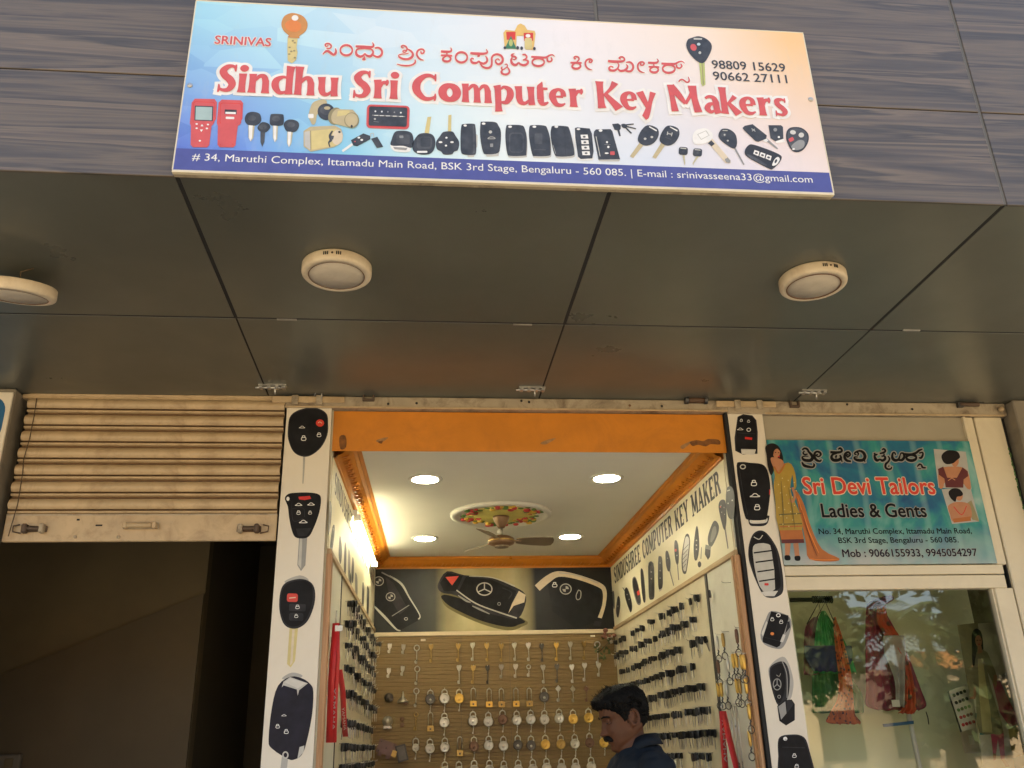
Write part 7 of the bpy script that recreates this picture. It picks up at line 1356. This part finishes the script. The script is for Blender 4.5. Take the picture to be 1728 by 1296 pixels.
    for j in range(rows+1):
        for k in range(NH):
            t = 2*PI*k/NH; zh = hairline(t); u = j/rows; z = zh+(.2245-zh)*u**.8; q = lev(z)
            th = (-.004 if j == 0 else .005 if j == 1 else .009+.010*math.sin(u*PI*.5)); a = abs(math.degrees((t+PI) % (2*PI)-PI))
            if j > 0: th += .019*g(a, 0, 42)*g(u, .42, .30)+.004*g(a, 25, 30)
            if 62 < a < 125 and u < .5: th *= .55
            th += (.0028*math.sin(k*2.1+j*.9)+r.gauss(0, .0012)) if j > 1 else r.gauss(0, .0012)
            x, y = surf(z, q[1], q[2], q[3], t, th); zz = z+(.016*u*u+.013*g(a, 0, 45)*g(u, .4, .4) if j else 0)
            vs.append(Hd(x, y, zz))
    vs.append(Hd(-.008, 0, .243)); fs = [(j*NH+k, j*NH+(k+1) % NH, (j+1)*NH+(k+1) % NH, (j+1)*NH+k) for j in range(rows) for k in range(NH)]+[(rows*NH+k, rows*NH+(k+1) % NH, len(vs)-1) for k in range(NH)]
    e.add(vs, fs, 'hair', True)
    for k in range(1500):                                       # loose locks that break the outline
        t = r.uniform(-PI, PI); u = r.uniform(.08, 1); zh = hairline(t); z = zh+(.2245-zh)*u**.8; q = lev(z); x, y = surf(z, q[1], q[2], q[3], t, .017); x0, y0 = surf(z, q[1], q[2], q[3], t, .008); a = abs(math.degrees(t))
        ex = .017*g(a, 0, 42)*g(u, .42, .30); d = Vector((r.uniform(.0, .7), r.gauss(0, .3), r.gauss(.1, .5))); p = Vector((x+ex, y, z+.014*u*u+.01*g(a, 0, 45)))
        e.tube([Hd(x0, y0, z+.008*u), Hd(*p), Hd(*(p+d*r.uniform(.008, .020)))], [.0018, .0013, .0003], 'hair', 3)
    e.done('hair', man)
    # shirt with collar and sleeves
    s_ = MB()
    def fold(z, k): return 0
    stack(s_, [(nk+.004, -.030, .080, .082)]+[(z, cx, a+.016, b+.016) for z, cx, a, b in tor[1:]]+[(nk-.72, -.012, .128, .182)], 'shirt', 40)
    for s in (-1, 1):
        s_.tube([Wd(*p) for p in ((-.03, s*.150, nk-.070), (-.03, s*.185, nk-.085), (-.042, s*.212, nk-.18), (-.052, s*.228, nk-.335), (-.03, s*.222, nk-.362))], [.072, .072, .064, .056, .054], 'shirt', 18)
        s_.tube([Wd(*p) for p in ((-.05, s*.225, nk-.335), (.0, s*.212, nk-.368), (.07, s*.188, nk-.40), (.12, s*.168, nk-.424))], [.055, .052, .046, .042], 'shirt', 18)
    so_ = s_.done('shirt', man); rm = so_.modifiers.new('cloth', 'REMESH'); rm.mode = 'VOXEL'; rm.voxel_size = .008; rm.use_smooth_shade = True; sm = so_.modifiers.new('smooth', 'SMOOTH'); sm.iterations = 8; sm.factor = .5
    tx = bpy.data.textures.new('creases', 'CLOUDS'); tx.noise_scale = .07; dm = so_.modifiers.new('creases', 'DISPLACE'); dm.texture = tx; dm.strength = .022; dm.texture_coords = 'LOCAL'
    e = MB(); ring0, ring1, ring2 = [], [], []; NC = 30
    for k in range(NC+1):
        t = math.radians(20)+(2*PI-math.radians(40))*k/NC; co, si = math.cos(t), math.sin(t); front = g(math.degrees(t), 20, 45)+g(math.degrees(t), 340, 45)
        ring0.append(Wd(-.026+.070*co, .072*si, nk+.0-.03*front)); ring1.append(Wd(-.026+.072*co-.004, .074*si, nk+.046-.04*front)); ring2.append(Wd(-.028+.094*co, .098*si, nk+.006-.055*front))
    e.add(ring0+ring1+ring2, [(k, k+1, NC+1+k+1, NC+1+k) for k in range(NC)]+[(NC+1+k, NC+2+k, 2*NC+3+k, 2*NC+2+k) for k in range(NC)], 'shirt', True)
    o = e.done('collar', man); md = o.modifiers.new('thick', 'SOLIDIFY'); md.thickness = .004
    e = MB()
    for s in (-1, 1): e.tube([Wd(-.012, s*.085, nk-.62), Wd(.005, s*.095, (nk-.6)*.52), Wd(-.012, s*.10, .07)], [.105, .078, .065], 'trousers', 16)
    e.done('trousers', man)
    e = MB()
    for s in (-1, 1): e.tube([Wd(-.06, s*.10, .045), Wd(.06, s*.11, .045), Wd(.15, s*.122, .035), Wd(.19, s*.128, .03)], [.048, .052, .042, .02], 'black_plastic', 12)
    e.done('shoe', man)
build_man()
# counter in front of him, just under the picture
ct = thing('shop_counter', 'wooden key cutting counter at the shop entrance', 'counter', (.5, 4.1, .17))
MB().box((-.38, 3.97, .17), (.42, 4.4, 1.02), 'trim_wood', .004).done('body', ct); MB().box((-.39, 3.96, 1.021), (.43, 4.42, 1.05), 'board_white', .004).done('top', ct)
